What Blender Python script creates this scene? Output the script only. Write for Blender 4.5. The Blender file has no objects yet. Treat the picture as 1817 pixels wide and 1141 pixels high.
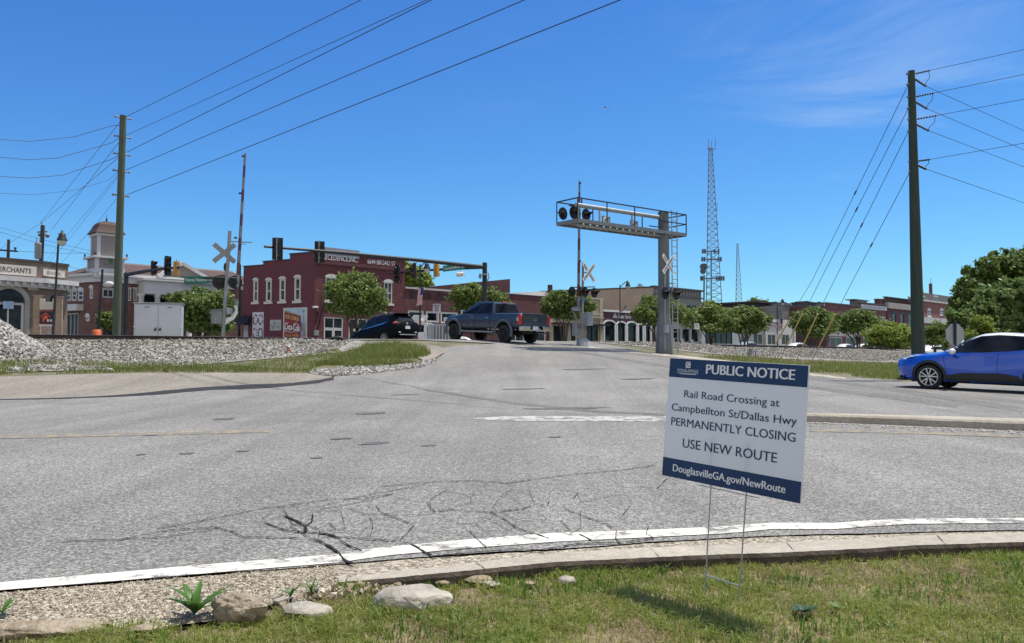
import bpy, bmesh, math, random
import numpy as np
from mathutils import Vector, Matrix, geometry

random.seed(7)
RNG = np.random.default_rng(11)
SC = bpy.context.scene
COL = SC.collection
R = math.radians

# ------------------------------------------------------------------ camera, sky, sun, exposure
F_PX, CX, CY, HORIZON = 1450.0, 908.5, 570.5, 630.0      # focal length and centre, in pixels of the 1817 px wide photograph
CAM_Z = 1.15
PITCH = math.atan((HORIZON - CY) / F_PX)
cam_data = bpy.data.cameras.new('camera')
cam_data.sensor_width = 36.0
cam_data.lens = F_PX / 1817.0 * 36.0
cam_data.clip_start, cam_data.clip_end = 0.1, 6000.0
cam = bpy.data.objects.new('camera', cam_data)
cam.location = (0, 0, CAM_Z)
cam.rotation_euler = (math.pi / 2 + PITCH, 0, 0)
COL.objects.link(cam)
SC.camera = cam

SUN_EL, SUN_AZ = R(69.5), math.atan2(0.90, 0.44)
world = bpy.data.worlds.new('World')
SC.world = world
world.use_nodes = True
wn, wl = world.node_tree.nodes, world.node_tree.links
wn.clear()
w_out = wn.new('ShaderNodeOutputWorld')
w_bg = wn.new('ShaderNodeBackground')
w_sky = wn.new('ShaderNodeTexSky')
w_sky.sky_type = 'NISHITA'
w_sky.sun_disc = False
w_sky.sun_elevation = SUN_EL
w_sky.sun_rotation = SUN_AZ
w_sky.air_density, w_sky.dust_density, w_sky.ozone_density = 1.0, 0.0, 1.0
# the deep saturated blue of the day: each channel of the physical sky graded by a power curve
w_sp = wn.new('ShaderNodeSeparateColor'); w_cb = wn.new('ShaderNodeCombineColor')
wl.new(w_sky.outputs[0], w_sp.inputs[0])
for i_, (gain, power) in enumerate(((0.40, 1.29), (0.67, 1.17), (0.86, 0.84))):
    pre = wn.new('ShaderNodeMath'); pre.operation = 'MULTIPLY'; pre.inputs[1].default_value = 0.12
    pw = wn.new('ShaderNodeMath'); pw.operation = 'POWER'; pw.inputs[1].default_value = power
    ga = wn.new('ShaderNodeMath'); ga.operation = 'MULTIPLY'; ga.inputs[1].default_value = gain / 0.12
    wl.new(w_sp.outputs[i_], pre.inputs[0]); wl.new(pre.outputs[0], pw.inputs[0]); wl.new(pw.outputs[0], ga.inputs[0]); wl.new(ga.outputs[0], w_cb.inputs[i_])
# thin high cirrus
w_tc = wn.new('ShaderNodeTexCoord')
w_map = wn.new('ShaderNodeMapping')
w_map.inputs['Rotation'].default_value = (0.2, -0.33, 0.25)
w_map.inputs['Scale'].default_value = (2.2, 2.2, 11.0)
w_n = wn.new('ShaderNodeTexNoise')
w_n.inputs['Scale'].default_value = 1.3
w_n.inputs['Detail'].default_value = 7.0
w_n.inputs['Roughness'].default_value = 0.62
w_n.inputs['Distortion'].default_value = 0.7
w_n2 = wn.new('ShaderNodeTexNoise')
w_n2.inputs['Scale'].default_value = 2.1
w_n2.inputs['Detail'].default_value = 2.0
w_r = wn.new('ShaderNodeMapRange')
w_r.inputs[1].default_value, w_r.inputs[2].default_value = 0.53, 0.80
w_r2 = wn.new('ShaderNodeMapRange')
w_r2.inputs[1].default_value, w_r2.inputs[2].default_value = 0.44, 0.66
w_sep = wn.new('ShaderNodeSeparateXYZ')
w_rx = wn.new('ShaderNodeMapRange')
w_rx.inputs[1].default_value, w_rx.inputs[2].default_value = -0.12, 0.35
w_m1 = wn.new('ShaderNodeMath'); w_m1.operation = 'MULTIPLY'
w_m2 = wn.new('ShaderNodeMath'); w_m2.operation = 'MULTIPLY'
w_m3 = wn.new('ShaderNodeMath'); w_m3.operation = 'MULTIPLY'; w_m3.inputs[1].default_value = 0.38
w_mix = wn.new('ShaderNodeMixRGB')
w_mix.inputs[2].default_value = (4.6, 5.4, 6.2, 1)
wl.new(w_tc.outputs['Generated'], w_map.inputs[0])
wl.new(w_map.outputs[0], w_n.inputs['Vector'])
wl.new(w_tc.outputs['Generated'], w_n2.inputs['Vector'])
wl.new(w_tc.outputs['Generated'], w_sep.inputs[0])
wl.new(w_n.outputs[0], w_r.inputs[0]); wl.new(w_n2.outputs[0], w_r2.inputs[0]); wl.new(w_sep.outputs[0], w_rx.inputs[0])
wl.new(w_r.outputs[0], w_m1.inputs[0]); wl.new(w_r2.outputs[0], w_m1.inputs[1])
wl.new(w_m1.outputs[0], w_m2.inputs[0]); wl.new(w_rx.outputs[0], w_m2.inputs[1])
wl.new(w_m2.outputs[0], w_m3.inputs[0]); wl.new(w_m3.outputs[0], w_mix.inputs[0])
# round the high sun, out of view, the ungraded sky is brightened as added fill
w_dot = wn.new('ShaderNodeVectorMath'); w_dot.operation = 'DOT_PRODUCT'
w_dot.inputs[1].default_value = (math.sin(SUN_AZ) * math.cos(SUN_EL), math.cos(SUN_AZ) * math.cos(SUN_EL), math.sin(SUN_EL))
w_au = wn.new('ShaderNodeMapRange'); w_au.interpolation_type = 'SMOOTHSTEP'
w_au.inputs[1].default_value, w_au.inputs[2].default_value = math.cos(R(46)), math.cos(R(20))
w_am = wn.new('ShaderNodeMixRGB')
w_ab = wn.new('ShaderNodeMixRGB'); w_ab.blend_type = 'MULTIPLY'; w_ab.inputs[0].default_value = 1.0; w_ab.inputs[2].default_value = (2.3, 2.0, 1.6, 1)
wl.new(w_tc.outputs['Generated'], w_dot.inputs[0]); wl.new(w_dot.outputs['Value'], w_au.inputs[0]); wl.new(w_au.outputs[0], w_am.inputs[0])
wl.new(w_sky.outputs[0], w_ab.inputs[1]); wl.new(w_cb.outputs[0], w_am.inputs[1]); wl.new(w_ab.outputs[0], w_am.inputs[2])
# bright white veil added to the unseen sky behind the viewer as fill light
w_vy = wn.new('ShaderNodeMapRange'); w_vy.interpolation_type = 'SMOOTHSTEP'; w_vy.inputs[1].default_value, w_vy.inputs[2].default_value = -0.05, -0.55
w_vn = wn.new('ShaderNodeTexNoise'); w_vn.inputs['Scale'].default_value = 2.5; w_vn.inputs['Detail'].default_value = 5.0
w_vm = wn.new('ShaderNodeMath'); w_vm.operation = 'MULTIPLY'
w_vr = wn.new('ShaderNodeMapRange'); w_vr.inputs[1].default_value, w_vr.inputs[2].default_value = 0.28, 0.55
w_vx = wn.new('ShaderNodeMixRGB'); w_vx.inputs[2].default_value = (5.0, 4.75, 4.5, 1)
wl.new(w_sep.outputs[1], w_vy.inputs[0]); wl.new(w_tc.outputs['Generated'], w_vn.inputs['Vector']); wl.new(w_vn.outputs[0], w_vr.inputs[0])
wl.new(w_vy.outputs[0], w_vm.inputs[0]); wl.new(w_vr.outputs[0], w_vm.inputs[1]); wl.new(w_vm.outputs[0], w_vx.inputs[0])
wl.new(w_am.outputs[0], w_vx.inputs[1]); wl.new(w_vx.outputs[0], w_mix.inputs[1])
wl.new(w_mix.outputs[0], w_bg.inputs['Color'])
w_bg.inputs['Strength'].default_value = 0.12
wl.new(w_bg.outputs[0], w_out.inputs[0])

sun_data = bpy.data.lights.new('sun', 'SUN')
sun_data.energy = 4.2
sun_data.angle = R(0.53)
sun_data.color = (1.0, 0.925, 0.80)
sun = bpy.data.objects.new('sun', sun_data)
to_sun = Vector((math.sin(SUN_AZ) * math.cos(SUN_EL), math.cos(SUN_AZ) * math.cos(SUN_EL), math.sin(SUN_EL)))
sun.rotation_euler = to_sun.to_track_quat('Z', 'Y').to_euler()
sun.location = to_sun * 60
COL.objects.link(sun)

SC.view_settings.view_transform = 'Standard'
SC.view_settings.look = 'None'
SC.view_settings.exposure = 0.42
SC.view_settings.gamma = 1.0
SC.cycles.max_bounces = 5
SC.cycles.diffuse_bounces = 2
SC.cycles.glossy_bounces = 2
SC.cycles.transparent_max_bounces = 6
SC.cycles.use_denoising = True

# ------------------------------------------------------------------ pixel <-> place
def ray(px, py):
    u, v = (px - CX) / F_PX, (CY - py) / F_PX
    return Vector((u, math.cos(PITCH) - v * math.sin(PITCH), math.sin(PITCH) + v * math.cos(PITCH)))

def at(px, py, d):
    r = ray(px, py)
    return Vector((0, 0, CAM_Z)) + r * (d / r.y)

def at_z(px, py, z):
    r = ray(px, py)
    return Vector((0, 0, CAM_Z)) + r * ((z - CAM_Z) / r.z)

# ------------------------------------------------------------------ terrain: the railway curves through, the crossing humps over it
RAIL_Z = 1.95
def _rail_y(x): return 593.3 + 0.0108 * (x - 60) + 3.1e-6 * (x - 60) ** 2
_rp = [at_z(x, _rail_y(x), RAIL_Z) for x in range(-150, 1700, 50)]
RAIL = np.array([[p.x, p.y] for p in _rp])
_a = RAIL[0] + (RAIL[0] - RAIL[1]) / np.linalg.norm(RAIL[0] - RAIL[1]) * 150
_b = RAIL[-1] + (RAIL[-1] - RAIL[-3]) / np.linalg.norm(RAIL[-1] - RAIL[-3]) * 250
RAIL = np.vstack([_a, RAIL, _b])
_seg = RAIL[1:] - RAIL[:-1]
_len = np.linalg.norm(_seg, axis=1)
_cum = np.concatenate([[0], np.cumsum(_len)])
_i0 = 1 + (600 + 150) // 50
S0 = _cum[_i0]                                             # s = 0 where the pavement of the crossing begins

def sd(X, Y):
    """distance along the rail (s) and off it (d > 0 on the camera's side)"""
    X = np.atleast_1d(np.asarray(X, float)); Y = np.atleast_1d(np.asarray(Y, float))
    best = np.full(X.shape, 1e18); S = np.zeros(X.shape); D = np.zeros(X.shape)
    for i in range(len(_seg)):
        ax, ay = RAIL[i]; dx, dy = _seg[i] / _len[i]
        t = np.clip((X - ax) * dx + (Y - ay) * dy, 0, _len[i])
        qx, qy = X - ax - t * dx, Y - ay - t * dy
        q = qx * qx + qy * qy
        m = q < best
        best[m] = q[m]; S[m] = _cum[i] + t[m] - S0
        cr = qx * dy - qy * dx
        D[m] = np.sqrt(q[m]) * np.sign(cr[m])
    return S, D

def xy(s, d):
    c = s + S0
    i = int(np.clip(np.searchsorted(_cum, c) - 1, 0, len(_seg) - 1))
    t = _seg[i] / _len[i]
    p = RAIL[i] + t * (c - _cum[i])
    return Vector((p[0] + t[1] * d, p[1] - t[0] * d, 0))

def smooth01(t):
    t = np.clip(t, 0, 1)
    return t * t * (3 - 2 * t)

HI_D = [-60, -16, -10, -3.2, 0, 3, 6, 9.5, 14, 23, 30, 40]
HI_Z = [0.8, 0.8, 1.15, 1.90, 1.92, 1.90, 1.68, 1.26, 0.76, 0.29, 0.09, 0.0]
LO_D = [-60, -14, -6, -2.6, 0, 1.0, 4.6, 6, 8, 11, 14, 18, 40]
LO_Z = [0.8, 0.8, 0.95, 1.74, 1.76, 1.72, 0.80, 0.66, 0.5, 0.2, 0.03, 0.0, 0.0]
def terrain(X, Y):
    S, D = sd(X, Y)
    hi, lo = np.interp(D, HI_D, HI_Z), np.interp(D, LO_D, LO_Z)
    w = smooth01((S + 13.0) / 17.0)
    wr = smooth01((S - 22.0) / 8.0)                            # right of the crossing the bank falls to the grass again
    hr = np.interp(D, [-60, -14, -6, -2.6, 0, 1.0, 4.5, 9, 14, 23, 30, 40], [0.8, 0.8, 0.95, 1.74, 1.76, 1.72, 1.38, 1.08, 0.74, 0.29, 0.09, 0.0])
    top = hi * (1 - wr) + hr * wr
    return lo * (1 - w) + top * w

def tz(x, y): return float(terrain(x, y)[0])

def ground(px, py, dz=0.0):
    """where the ray through a pixel meets the ground (+dz)"""
    r = ray(px, py)
    t = np.concatenate([np.arange(1.5, 12, 0.02), np.arange(12, 130, 0.1)])
    k = t / r.y
    z = CAM_Z + r.z * k - dz
    g = z - terrain(r.x * k, r.y * k)
    j = np.where(g <= 0)[0]
    if len(j):
        i = j[0]
        if i > 0:
            f = g[i - 1] / (g[i - 1] - g[i]); tt = t[i - 1] + (t[i] - t[i - 1]) * f
        else: tt = t[0]
    else:
        i = int(np.argmin(np.where(t < 60, g, 1e9))); tt = t[i]
    k = tt / r.y
    x, y = r.x * k, r.y * k
    return Vector((x, y, tz(x, y) + dz))

# ------------------------------------------------------------------ materials
def nod(nt, kind, **kw):
    n = nt.nodes.new(kind)
    for k, v in kw.items():
        if k in n.inputs: n.inputs[k].default_value = v
        else: setattr(n, k, v)
    return n

def base_mat(name, rough=0.6, metal=0.0, spec=0.5):
    m = bpy.data.materials.new(name)
    m.use_nodes = True
    b = m.node_tree.nodes['Principled BSDF']
    b.inputs['Roughness'].default_value = rough
    b.inputs['Metallic'].default_value = metal
    b.inputs['Specular IOR Level'].default_value = spec
    return m, m.node_tree, b

def c4(c): return (c[0], c[1], c[2], 1.0)
def mul(c, k): return tuple(min(1.0, x * k) for x in c)

def M(name, col, rough=0.6, metal=0.0, var=0.18, scale=2.0, col2=None, bump=0.0, bscale=40.0, spec=0.5, coat=0.0, detail=5.0):
    """surface with a noise-driven change of colour and a fine bump"""
    m, nt, b = base_mat(name, rough, metal, spec)
    tc = nod(nt, 'ShaderNodeTexCoord')
    n = nod(nt, 'ShaderNodeTexNoise', Scale=scale, Detail=detail, Roughness=0.65)
    nt.links.new(tc.outputs['Object'], n.inputs['Vector'])
    rp = nod(nt, 'ShaderNodeValToRGB')
    rp.color_ramp.elements[0].position, rp.color_ramp.elements[1].position = 0.32, 0.68
    rp.color_ramp.elements[0].color = c4(mul(col, 1 - var))
    rp.color_ramp.elements[1].color = c4(col2 if col2 else mul(col, 1 + var))
    nt.links.new(n.outputs[0], rp.inputs[0])
    nt.links.new(rp.outputs[0], b.inputs['Base Color'])
    if bump:
        n2 = nod(nt, 'ShaderNodeTexNoise', Scale=bscale, Detail=4.0)
        nt.links.new(tc.outputs['Object'], n2.inputs['Vector'])
        bp = nod(nt, 'ShaderNodeBump', Strength=bump, Distance=0.02)
        nt.links.new(n2.outputs[0], bp.inputs['Height'])
        nt.links.new(bp.outputs[0], b.inputs['Normal'])
    if coat: b.inputs['Coat Weight'].default_value = coat; b.inputs['Coat Roughness'].default_value = 0.04
    return m

def brick_mat(name, c1, c2, mortar, bw=0.21, bh=0.075, bump=0.6, var=0.5, depth=0.01, along=(0.717, 0.697)):
    m, nt, b = base_mat(name, 0.85, 0, 0.25)
    tc = nod(nt, 'ShaderNodeTexCoord'); sp = nod(nt, 'ShaderNodeSeparateXYZ'); ad = nod(nt, 'ShaderNodeVectorMath', operation='DOT_PRODUCT')
    cb = nod(nt, 'ShaderNodeCombineXYZ')
    L = nt.links
    ad.inputs[1].default_value = (along[0], along[1], 0)
    L.new(tc.outputs['Object'], sp.inputs[0]); L.new(tc.outputs['Object'], ad.inputs[0])
    L.new(ad.outputs['Value'], cb.inputs[0]); L.new(sp.outputs[2], cb.inputs[1])
    br = nod(nt, 'ShaderNodeTexBrick', Color1=c4(c1), Color2=c4(c2), Mortar=c4(mortar), Scale=1.0)
    br.inputs['Mortar Size'].default_value = 0.006
    br.inputs['Brick Width'].default_value = bw
    br.inputs['Row Height'].default_value = bh
    L.new(cb.outputs[0], br.inputs['Vector'])
    n = nod(nt, 'ShaderNodeTexNoise', Scale=1.1, Detail=6.0, Roughness=0.7)
    L.new(tc.outputs['Object'], n.inputs['Vector'])
    mr = nod(nt, 'ShaderNodeMapRange'); mr.inputs[1].default_value = 0.3; mr.inputs[2].default_value = 0.7
    mr.inputs[3].default_value = 1 - var * 0.5; mr.inputs[4].default_value = 1 + var * 0.5
    L.new(n.outputs[0], mr.inputs[0])
    mx = nod(nt, 'ShaderNodeMixRGB', blend_type='MULTIPLY'); mx.inputs[0].default_value = 1.0
    L.new(br.outputs[0], mx.inputs[1]); L.new(mr.outputs[0], mx.inputs[2])
    L.new(mx.outputs[0], b.inputs['Base Color'])
    # uneven old courses catch the grazing light
    n3 = nod(nt, 'ShaderNodeTexNoise', Scale=3.0, Detail=3.0)
    mp = nod(nt, 'ShaderNodeMapping'); mp.inputs['Scale'].default_value = (0.6, 0.6, 4.0)
    L.new(tc.outputs['Object'], mp.inputs[0]); L.new(mp.outputs[0], n3.inputs['Vector'])
    am = nod(nt, 'ShaderNodeMath', operation='MULTIPLY_ADD'); am.inputs[1].default_value = 1.6
    L.new(n3.outputs[0], am.inputs[0]); L.new(br.outputs['Fac'], am.inputs[2])
    bp = nod(nt, 'ShaderNodeBump', Strength=bump, Distance=depth)
    bp.invert = False
    L.new(am.outputs[0], bp.inputs['Height']); L.new(bp.outputs[0], b.inputs['Normal'])
    return m

def glass_mat(name, col=(0.015, 0.02, 0.026), rough=0.08):
    m, nt, b = base_mat(name, rough, 0, 0.2)
    tc = nod(nt, 'ShaderNodeTexCoord'); n = nod(nt, 'ShaderNodeTexNoise', Scale=1.7, Detail=3.0)
    nt.links.new(tc.outputs['Object'], n.inputs['Vector'])
    rp = nod(nt, 'ShaderNodeValToRGB')
    rp.color_ramp.elements[0].position, rp.color_ramp.elements[1].position = 0.4, 0.62
    rp.color_ramp.elements[0].color = c4(mul(col, 0.5)); rp.color_ramp.elements[1].color = c4(mul(col, 1.8))
    nt.links.new(n.outputs[0], rp.inputs[0]); nt.links.new(rp.outputs[0], b.inputs['Base Color'])
    return m

def paint_mat(name, col, rough=0.28, metal=0.0, coat=0.8, flake=0.06):
    return M(name, col, rough, metal, flake, 1.2, coat=coat, spec=0.5)

def leaf_mat(name, dark, mid, light, trans=0.25):
    m = bpy.data.materials.new(name); m.use_nodes = True
    nt = m.node_tree; nt.nodes.clear(); L = nt.links
    out = nod(nt, 'ShaderNodeOutputMaterial')
    gm = nod(nt, 'ShaderNodeNewGeometry')
    rp = nod(nt, 'ShaderNodeValToRGB')
    e = rp.color_ramp.elements
    e[0].color, e[1].color = c4(dark), c4(light)
    k = e.new(0.55); k.color = c4(mid)
    tc = nod(nt, 'ShaderNodeTexCoord'); n = nod(nt, 'ShaderNodeTexNoise', Scale=0.9, Detail=3.0)
    L.new(tc.outputs['Object'], n.inputs['Vector'])
    ma = nod(nt, 'ShaderNodeMath', operation='MULTIPLY_ADD'); ma.inputs[1].default_value = 0.55
    mb = nod(nt, 'ShaderNodeMath', operation='MULTIPLY'); mb.inputs[1].default_value = 0.5
    L.new(gm.outputs['Random Per Island'], ma.inputs[0]); L.new(n.outputs[0], mb.inputs[0]); L.new(mb.outputs[0], ma.inputs[2])
    L.new(ma.outputs[0], rp.inputs[0])
    pr = nod(nt, 'ShaderNodeBsdfPrincipled', Roughness=0.45); pr.inputs['Specular IOR Level'].default_value = 0.4
    tl = nod(nt, 'ShaderNodeBsdfTranslucent')
    mx = nod(nt, 'ShaderNodeMixShader'); mx.inputs[0].default_value = trans
    L.new(rp.outputs[0], pr.inputs['Base Color']); L.new(rp.outputs[0], tl.inputs['Color'])
    L.new(pr.outputs[0], mx.inputs[1]); L.new(tl.outputs[0], mx.inputs[2]); L.new(mx.outputs[0], out.inputs[0])
    return m

def lamp_mat(name, col, strength):
    m, nt, b = base_mat(name, 0.3)
    b.inputs['Base Color'].default_value = c4(col)
    b.inputs['Emission Color'].default_value = c4(col)
    b.inputs['Emission Strength'].default_value = strength
    return m

# ------------------------------------------------------------------ object helpers
def tag(o, label=None, cat=None, group=None, kind=None):
    if label: o['label'] = label
    if cat: o['category'] = cat
    if group: o['group'] = group
    if kind: o['kind'] = kind
    return o

def thing(name, loc, label, cat, group=None, rz=0.0):
    o = bpy.data.objects.new(name, None)
    o.empty_display_size = 0.3
    o.location = loc; o.rotation_euler = (0, 0, rz)
    COL.objects.link(o)
    return tag(o, label, cat, group)

def link_mesh(name, me, parent=None, world=True):
    o = bpy.data.objects.new(name, me)
    COL.objects.link(o)
    if parent is not None:
        o.parent = parent
        if world and parent.type == 'EMPTY':
            o.matrix_parent_inverse = parent.matrix_basis.inverted()
    return o

def copy_tree(o, parent=None):
    c = o.copy(); COL.objects.link(c)
    if parent is not None: c.parent = parent
    for ch in list(o.children): copy_tree(ch, c)
    return c

class MB:
    """collects shapes, then links them as ONE mesh object"""
    def __init__(s): s.v, s.f, s.m, s.sm = [], [], [], []
    def add(s, vs, fs, mi=0, smooth=False):
        k = len(s.v); s.v += [tuple(p) for p in vs]
        for f in fs: s.f.append(tuple(i + k for i in f)); s.m.append(mi); s.sm.append(smooth)
        return s
    def box(s, c, size, mi=0, ax=None):
        hx, hy, hz = size[0] / 2, size[1] / 2, size[2] / 2
        X, Y, Z = ax if ax else (Vector((1, 0, 0)), Vector((0, 1, 0)), Vector((0, 0, 1)))
        c = Vector(c)
        vs = [c + X * a * hx + Y * b * hy + Z * d * hz for d in (-1, 1) for a, b in ((-1, -1), (1, -1), (1, 1), (-1, 1))]
        return s.add(vs, [(3, 2, 1, 0), (4, 5, 6, 7), (0, 1, 5, 4), (1, 2, 6, 5), (2, 3, 7, 6), (3, 0, 4, 7)], mi)
    def tube(s, pts, r, n=8, mi=0, caps=True, smooth=True):
        pts = [Vector(p) for p in pts]
        rs = list(r) if hasattr(r, '__len__') else [r] * len(pts)
        vs, prev = [], None
        for i, p in enumerate(pts):
            t = (pts[min(i + 1, len(pts) - 1)] - pts[max(i - 1, 0)]).normalized()
            if prev is None: a = t.orthogonal().normalized()
            else: a = (prev - t * prev.dot(t)).normalized()
            prev = a; b = t.cross(a)
            for k in range(n):
                w = 2 * math.pi * k / n
                vs.append(p + (a * math.cos(w) + b * math.sin(w)) * rs[i])
        fs = [(i * n + k, i * n + (k + 1) % n, (i + 1) * n + (k + 1) % n, (i + 1) * n + k) for i in range(len(pts) - 1) for k in range(n)]
        s.add(vs, fs, mi, smooth)
        if caps: s.add(vs[:n], [tuple(range(n))[::-1]], mi); s.add(vs[-n:], [tuple(range(n))], mi)
        return s
    def bar(s, a, b, w, h, mi=0, up=Vector((0, 0, 1))):
        a, b = Vector(a), Vector(b); t = (b - a)
        L = t.length; t.normalize()
        y = up.cross(t)
        if y.length < 1e-4: y = Vector((0, 1, 0)).cross(t)
        y.normalize(); z = t.cross(y)
        return s.box((a + b) / 2, (L, w, h), mi, (t, y, z))
    def lathe(s, c, axis, prof, n=16, mi=0, smooth=True, closed=False):
        """prof: (distance along axis, radius)"""
        c, axis = Vector(c), Vector(axis).normalized()
        a = axis.orthogonal().normalized(); b = axis.cross(a); vs = []
        for (h, r) in prof:
            for k in range(n):
                w = 2 * math.pi * k / n
                vs.append(c + axis * h + (a * math.cos(w) + b * math.sin(w)) * r)
        fs = [(i * n + k, i * n + (k + 1) % n, (i + 1) * n + (k + 1) % n, (i + 1) * n + k) for i in range(len(prof) - 1) for k in range(n)]
        s.add(vs, fs, mi, smooth)
        if not closed:
            if prof[0][1] > 1e-4: s.add(vs[:n], [tuple(range(n))[::-1]], mi)
            if prof[-1][1] > 1e-4: s.add(vs[-n:], [tuple(range(n))], mi)
        return s
    def ball(s, c, r, n=10, mi=0):
        r = r if hasattr(r, '__len__') else (r, r, r)
        vs, fs = [], []
        m = max(4, n // 2)
        for i in range(m + 1):
            th = math.pi * i / m
            for k in range(n):
                w = 2 * math.pi * k / n
                vs.append((c[0] + r[0] * math.sin(th) * math.cos(w), c[1] + r[1] * math.sin(th) * math.sin(w), c[2] + r[2] * math.cos(th)))
        for i in range(m):
            for k in range(n): fs.append((i * n + k, (i + 1) * n + k, (i + 1) * n + (k + 1) % n, i * n + (k + 1) % n))
        return s.add(vs, fs, mi, True)
    def prism(s, poly, vec, mi=0):
        """poly: closed 3D outline, pushed along vec"""
        n = len(poly); vec = Vector(vec); P = [Vector(p) for p in poly]
        vs = P + [p + vec for p in P]
        fs = [tuple(range(n))[::-1], tuple(range(n, 2 * n))] + [(i, (i + 1) % n, (i + 1) % n + n, i + n) for i in range(n)]
        return s.add(vs, fs, mi)
    def quad(s, a, b, c, d, mi=0): return s.add([a, b, c, d], [(0, 1, 2, 3)], mi)
    def mesh(s, name, mats):
        me = bpy.data.meshes.new(name)
        me.from_pydata(s.v, [], s.f)
        for m in (mats if isinstance(mats, (list, tuple)) else [mats]): me.materials.append(m)
        me.polygons.foreach_set('material_index', s.m)
        me.polygons.foreach_set('use_smooth', s.sm)
        me.update()
        return me
    def build(s, name, mats, parent=None, world=True, bevel=0.0, seg=2, fixn=True):
        me = s.mesh(name, mats)
        if fixn or bevel:
            bm = bmesh.new(); bm.from_mesh(me)
            if bevel:
                bmesh.ops.remove_doubles(bm, verts=bm.verts, dist=1e-5)
                ed = [e for e in bm.edges if len(e.link_faces) == 2 and e.calc_face_angle(0) > 0.5]
                bmesh.ops.bevel(bm, geom=ed, offset=bevel, segments=seg, profile=0.5, affect='EDGES', clamp_overlap=True)
            bmesh.ops.recalc_face_normals(bm, faces=bm.faces)
            bm.to_mesh(me); bm.free()
        return link_mesh(name, me, parent, world)

def np_mesh(name, V, Fq, mats, mi=None, smooth=False):
    """fast mesh from arrays; Fq is (n, 3) or (n, 4)"""
    me = bpy.data.meshes.new(name)
    n, k = Fq.shape
    me.vertices.add(len(V)); me.vertices.foreach_set('co', np.ascontiguousarray(V, np.float32).ravel())
    me.loops.add(n * k); me.loops.foreach_set('vertex_index', np.ascontiguousarray(Fq, np.int32).ravel())
    me.polygons.add(n); me.polygons.foreach_set('loop_start', np.arange(0, n * k, k, dtype=np.int32))
    me.polygons.foreach_set('loop_total', np.full(n, k, np.int32))
    for m in (mats if isinstance(mats, (list, tuple)) else [mats]): me.materials.append(m)
    if mi is not None: me.polygons.foreach_set('material_index', np.ascontiguousarray(mi, np.int32))
    me.polygons.foreach_set('use_smooth', np.full(n, smooth, bool))
    me.update(calc_edges=True)
    return me

_fcache = {}
def text_geo(txt, bold=0.0, shear=0.0):
    """flat lettering: (verts in the plane, faces), cap height 1"""
    key = (txt, bold, shear)
    if key in _fcache: return _fcache[key]
    def go(t):
        cu = bpy.data.curves.new('lettering', 'FONT')
        cu.body = t; cu.size = 1.0; cu.offset = bold; cu.shear = shear; cu.fill_mode = 'FRONT'; cu.resolution_u = 3
        ob = bpy.data.objects.new('lettering', cu); COL.objects.link(ob)
        bpy.context.view_layer.update()
        me = ob.evaluated_get(bpy.context.evaluated_depsgraph_get()).to_mesh()
        V = np.array([v.co[:2] for v in me.vertices]); Fc = [tuple(p.vertices) for p in me.polygons]
        bpy.data.objects.remove(ob); bpy.data.curves.remove(cu)
        return V, Fc
    V, Fc = go(txt); H, _ = go('H')
    y0, y1 = H[:, 1].min(), H[:, 1].max()
    V = V.copy(); V[:, 1] = (V[:, 1] - y0) / (y1 - y0)
    V[:, 0] -= V[:, 0].min(); V[:, 0] /= (y1 - y0)
    _fcache[key] = (V, Fc)
    return V, Fc

def put_text(mb, txt, origin, xd, yd, width, height, bold=0.0, mi=0, shear=0.0, align='l'):
    """lettering on a plane: origin = baseline start"""
    V, Fc = text_geo(txt, 0.0, shear)
    w = V[:, 0].max()
    sx = width / w if width else height
    o, xd, yd = Vector(origin), Vector(xd), Vector(yd)
    if align == 'c': o = o - xd * (w * sx / 2)
    nz = xd.cross(yd).normalized() * height * .006
    for k, dx in enumerate((0, -bold, bold) if bold > .004 else (0,)):
        mb.add([o + xd * (p[0] * sx + dx * 1.5 * height) + yd * (p[1] * height) + nz * k for p in V], Fc, mi)

def pip(poly, X, Y):
    c = np.zeros(X.shape, bool); n = len(poly)
    for i in range(n):
        x0, y0 = poly[i][0], poly[i][1]; x1, y1 = poly[(i + 1) % n][0], poly[(i + 1) % n][1]
        if y0 == y1: continue
        m = ((y0 > Y) != (y1 > Y)) & (X < (x1 - x0) * (Y - y0) / (y1 - y0) + x0)
        c ^= m
    return c

def densify(pts, step, jit=0.0, closed=True):
    out = []; n = len(pts)
    for i in range(n if closed else n - 1):
        a, b = Vector(pts[i][:2]), Vector(pts[(i + 1) % n][:2])
        L = (b - a).length; st = max(step, L / 400); k = max(1, int(L / st)); nrm = Vector((-(b - a).y, (b - a).x)) / max(L, 1e-6)
        for j in range(k):
            out.append(a + (b - a) * (j / k) + nrm * (random.uniform(-jit, jit)))
    if not closed: out.append(Vector(pts[-1][:2]))
    return out

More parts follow.
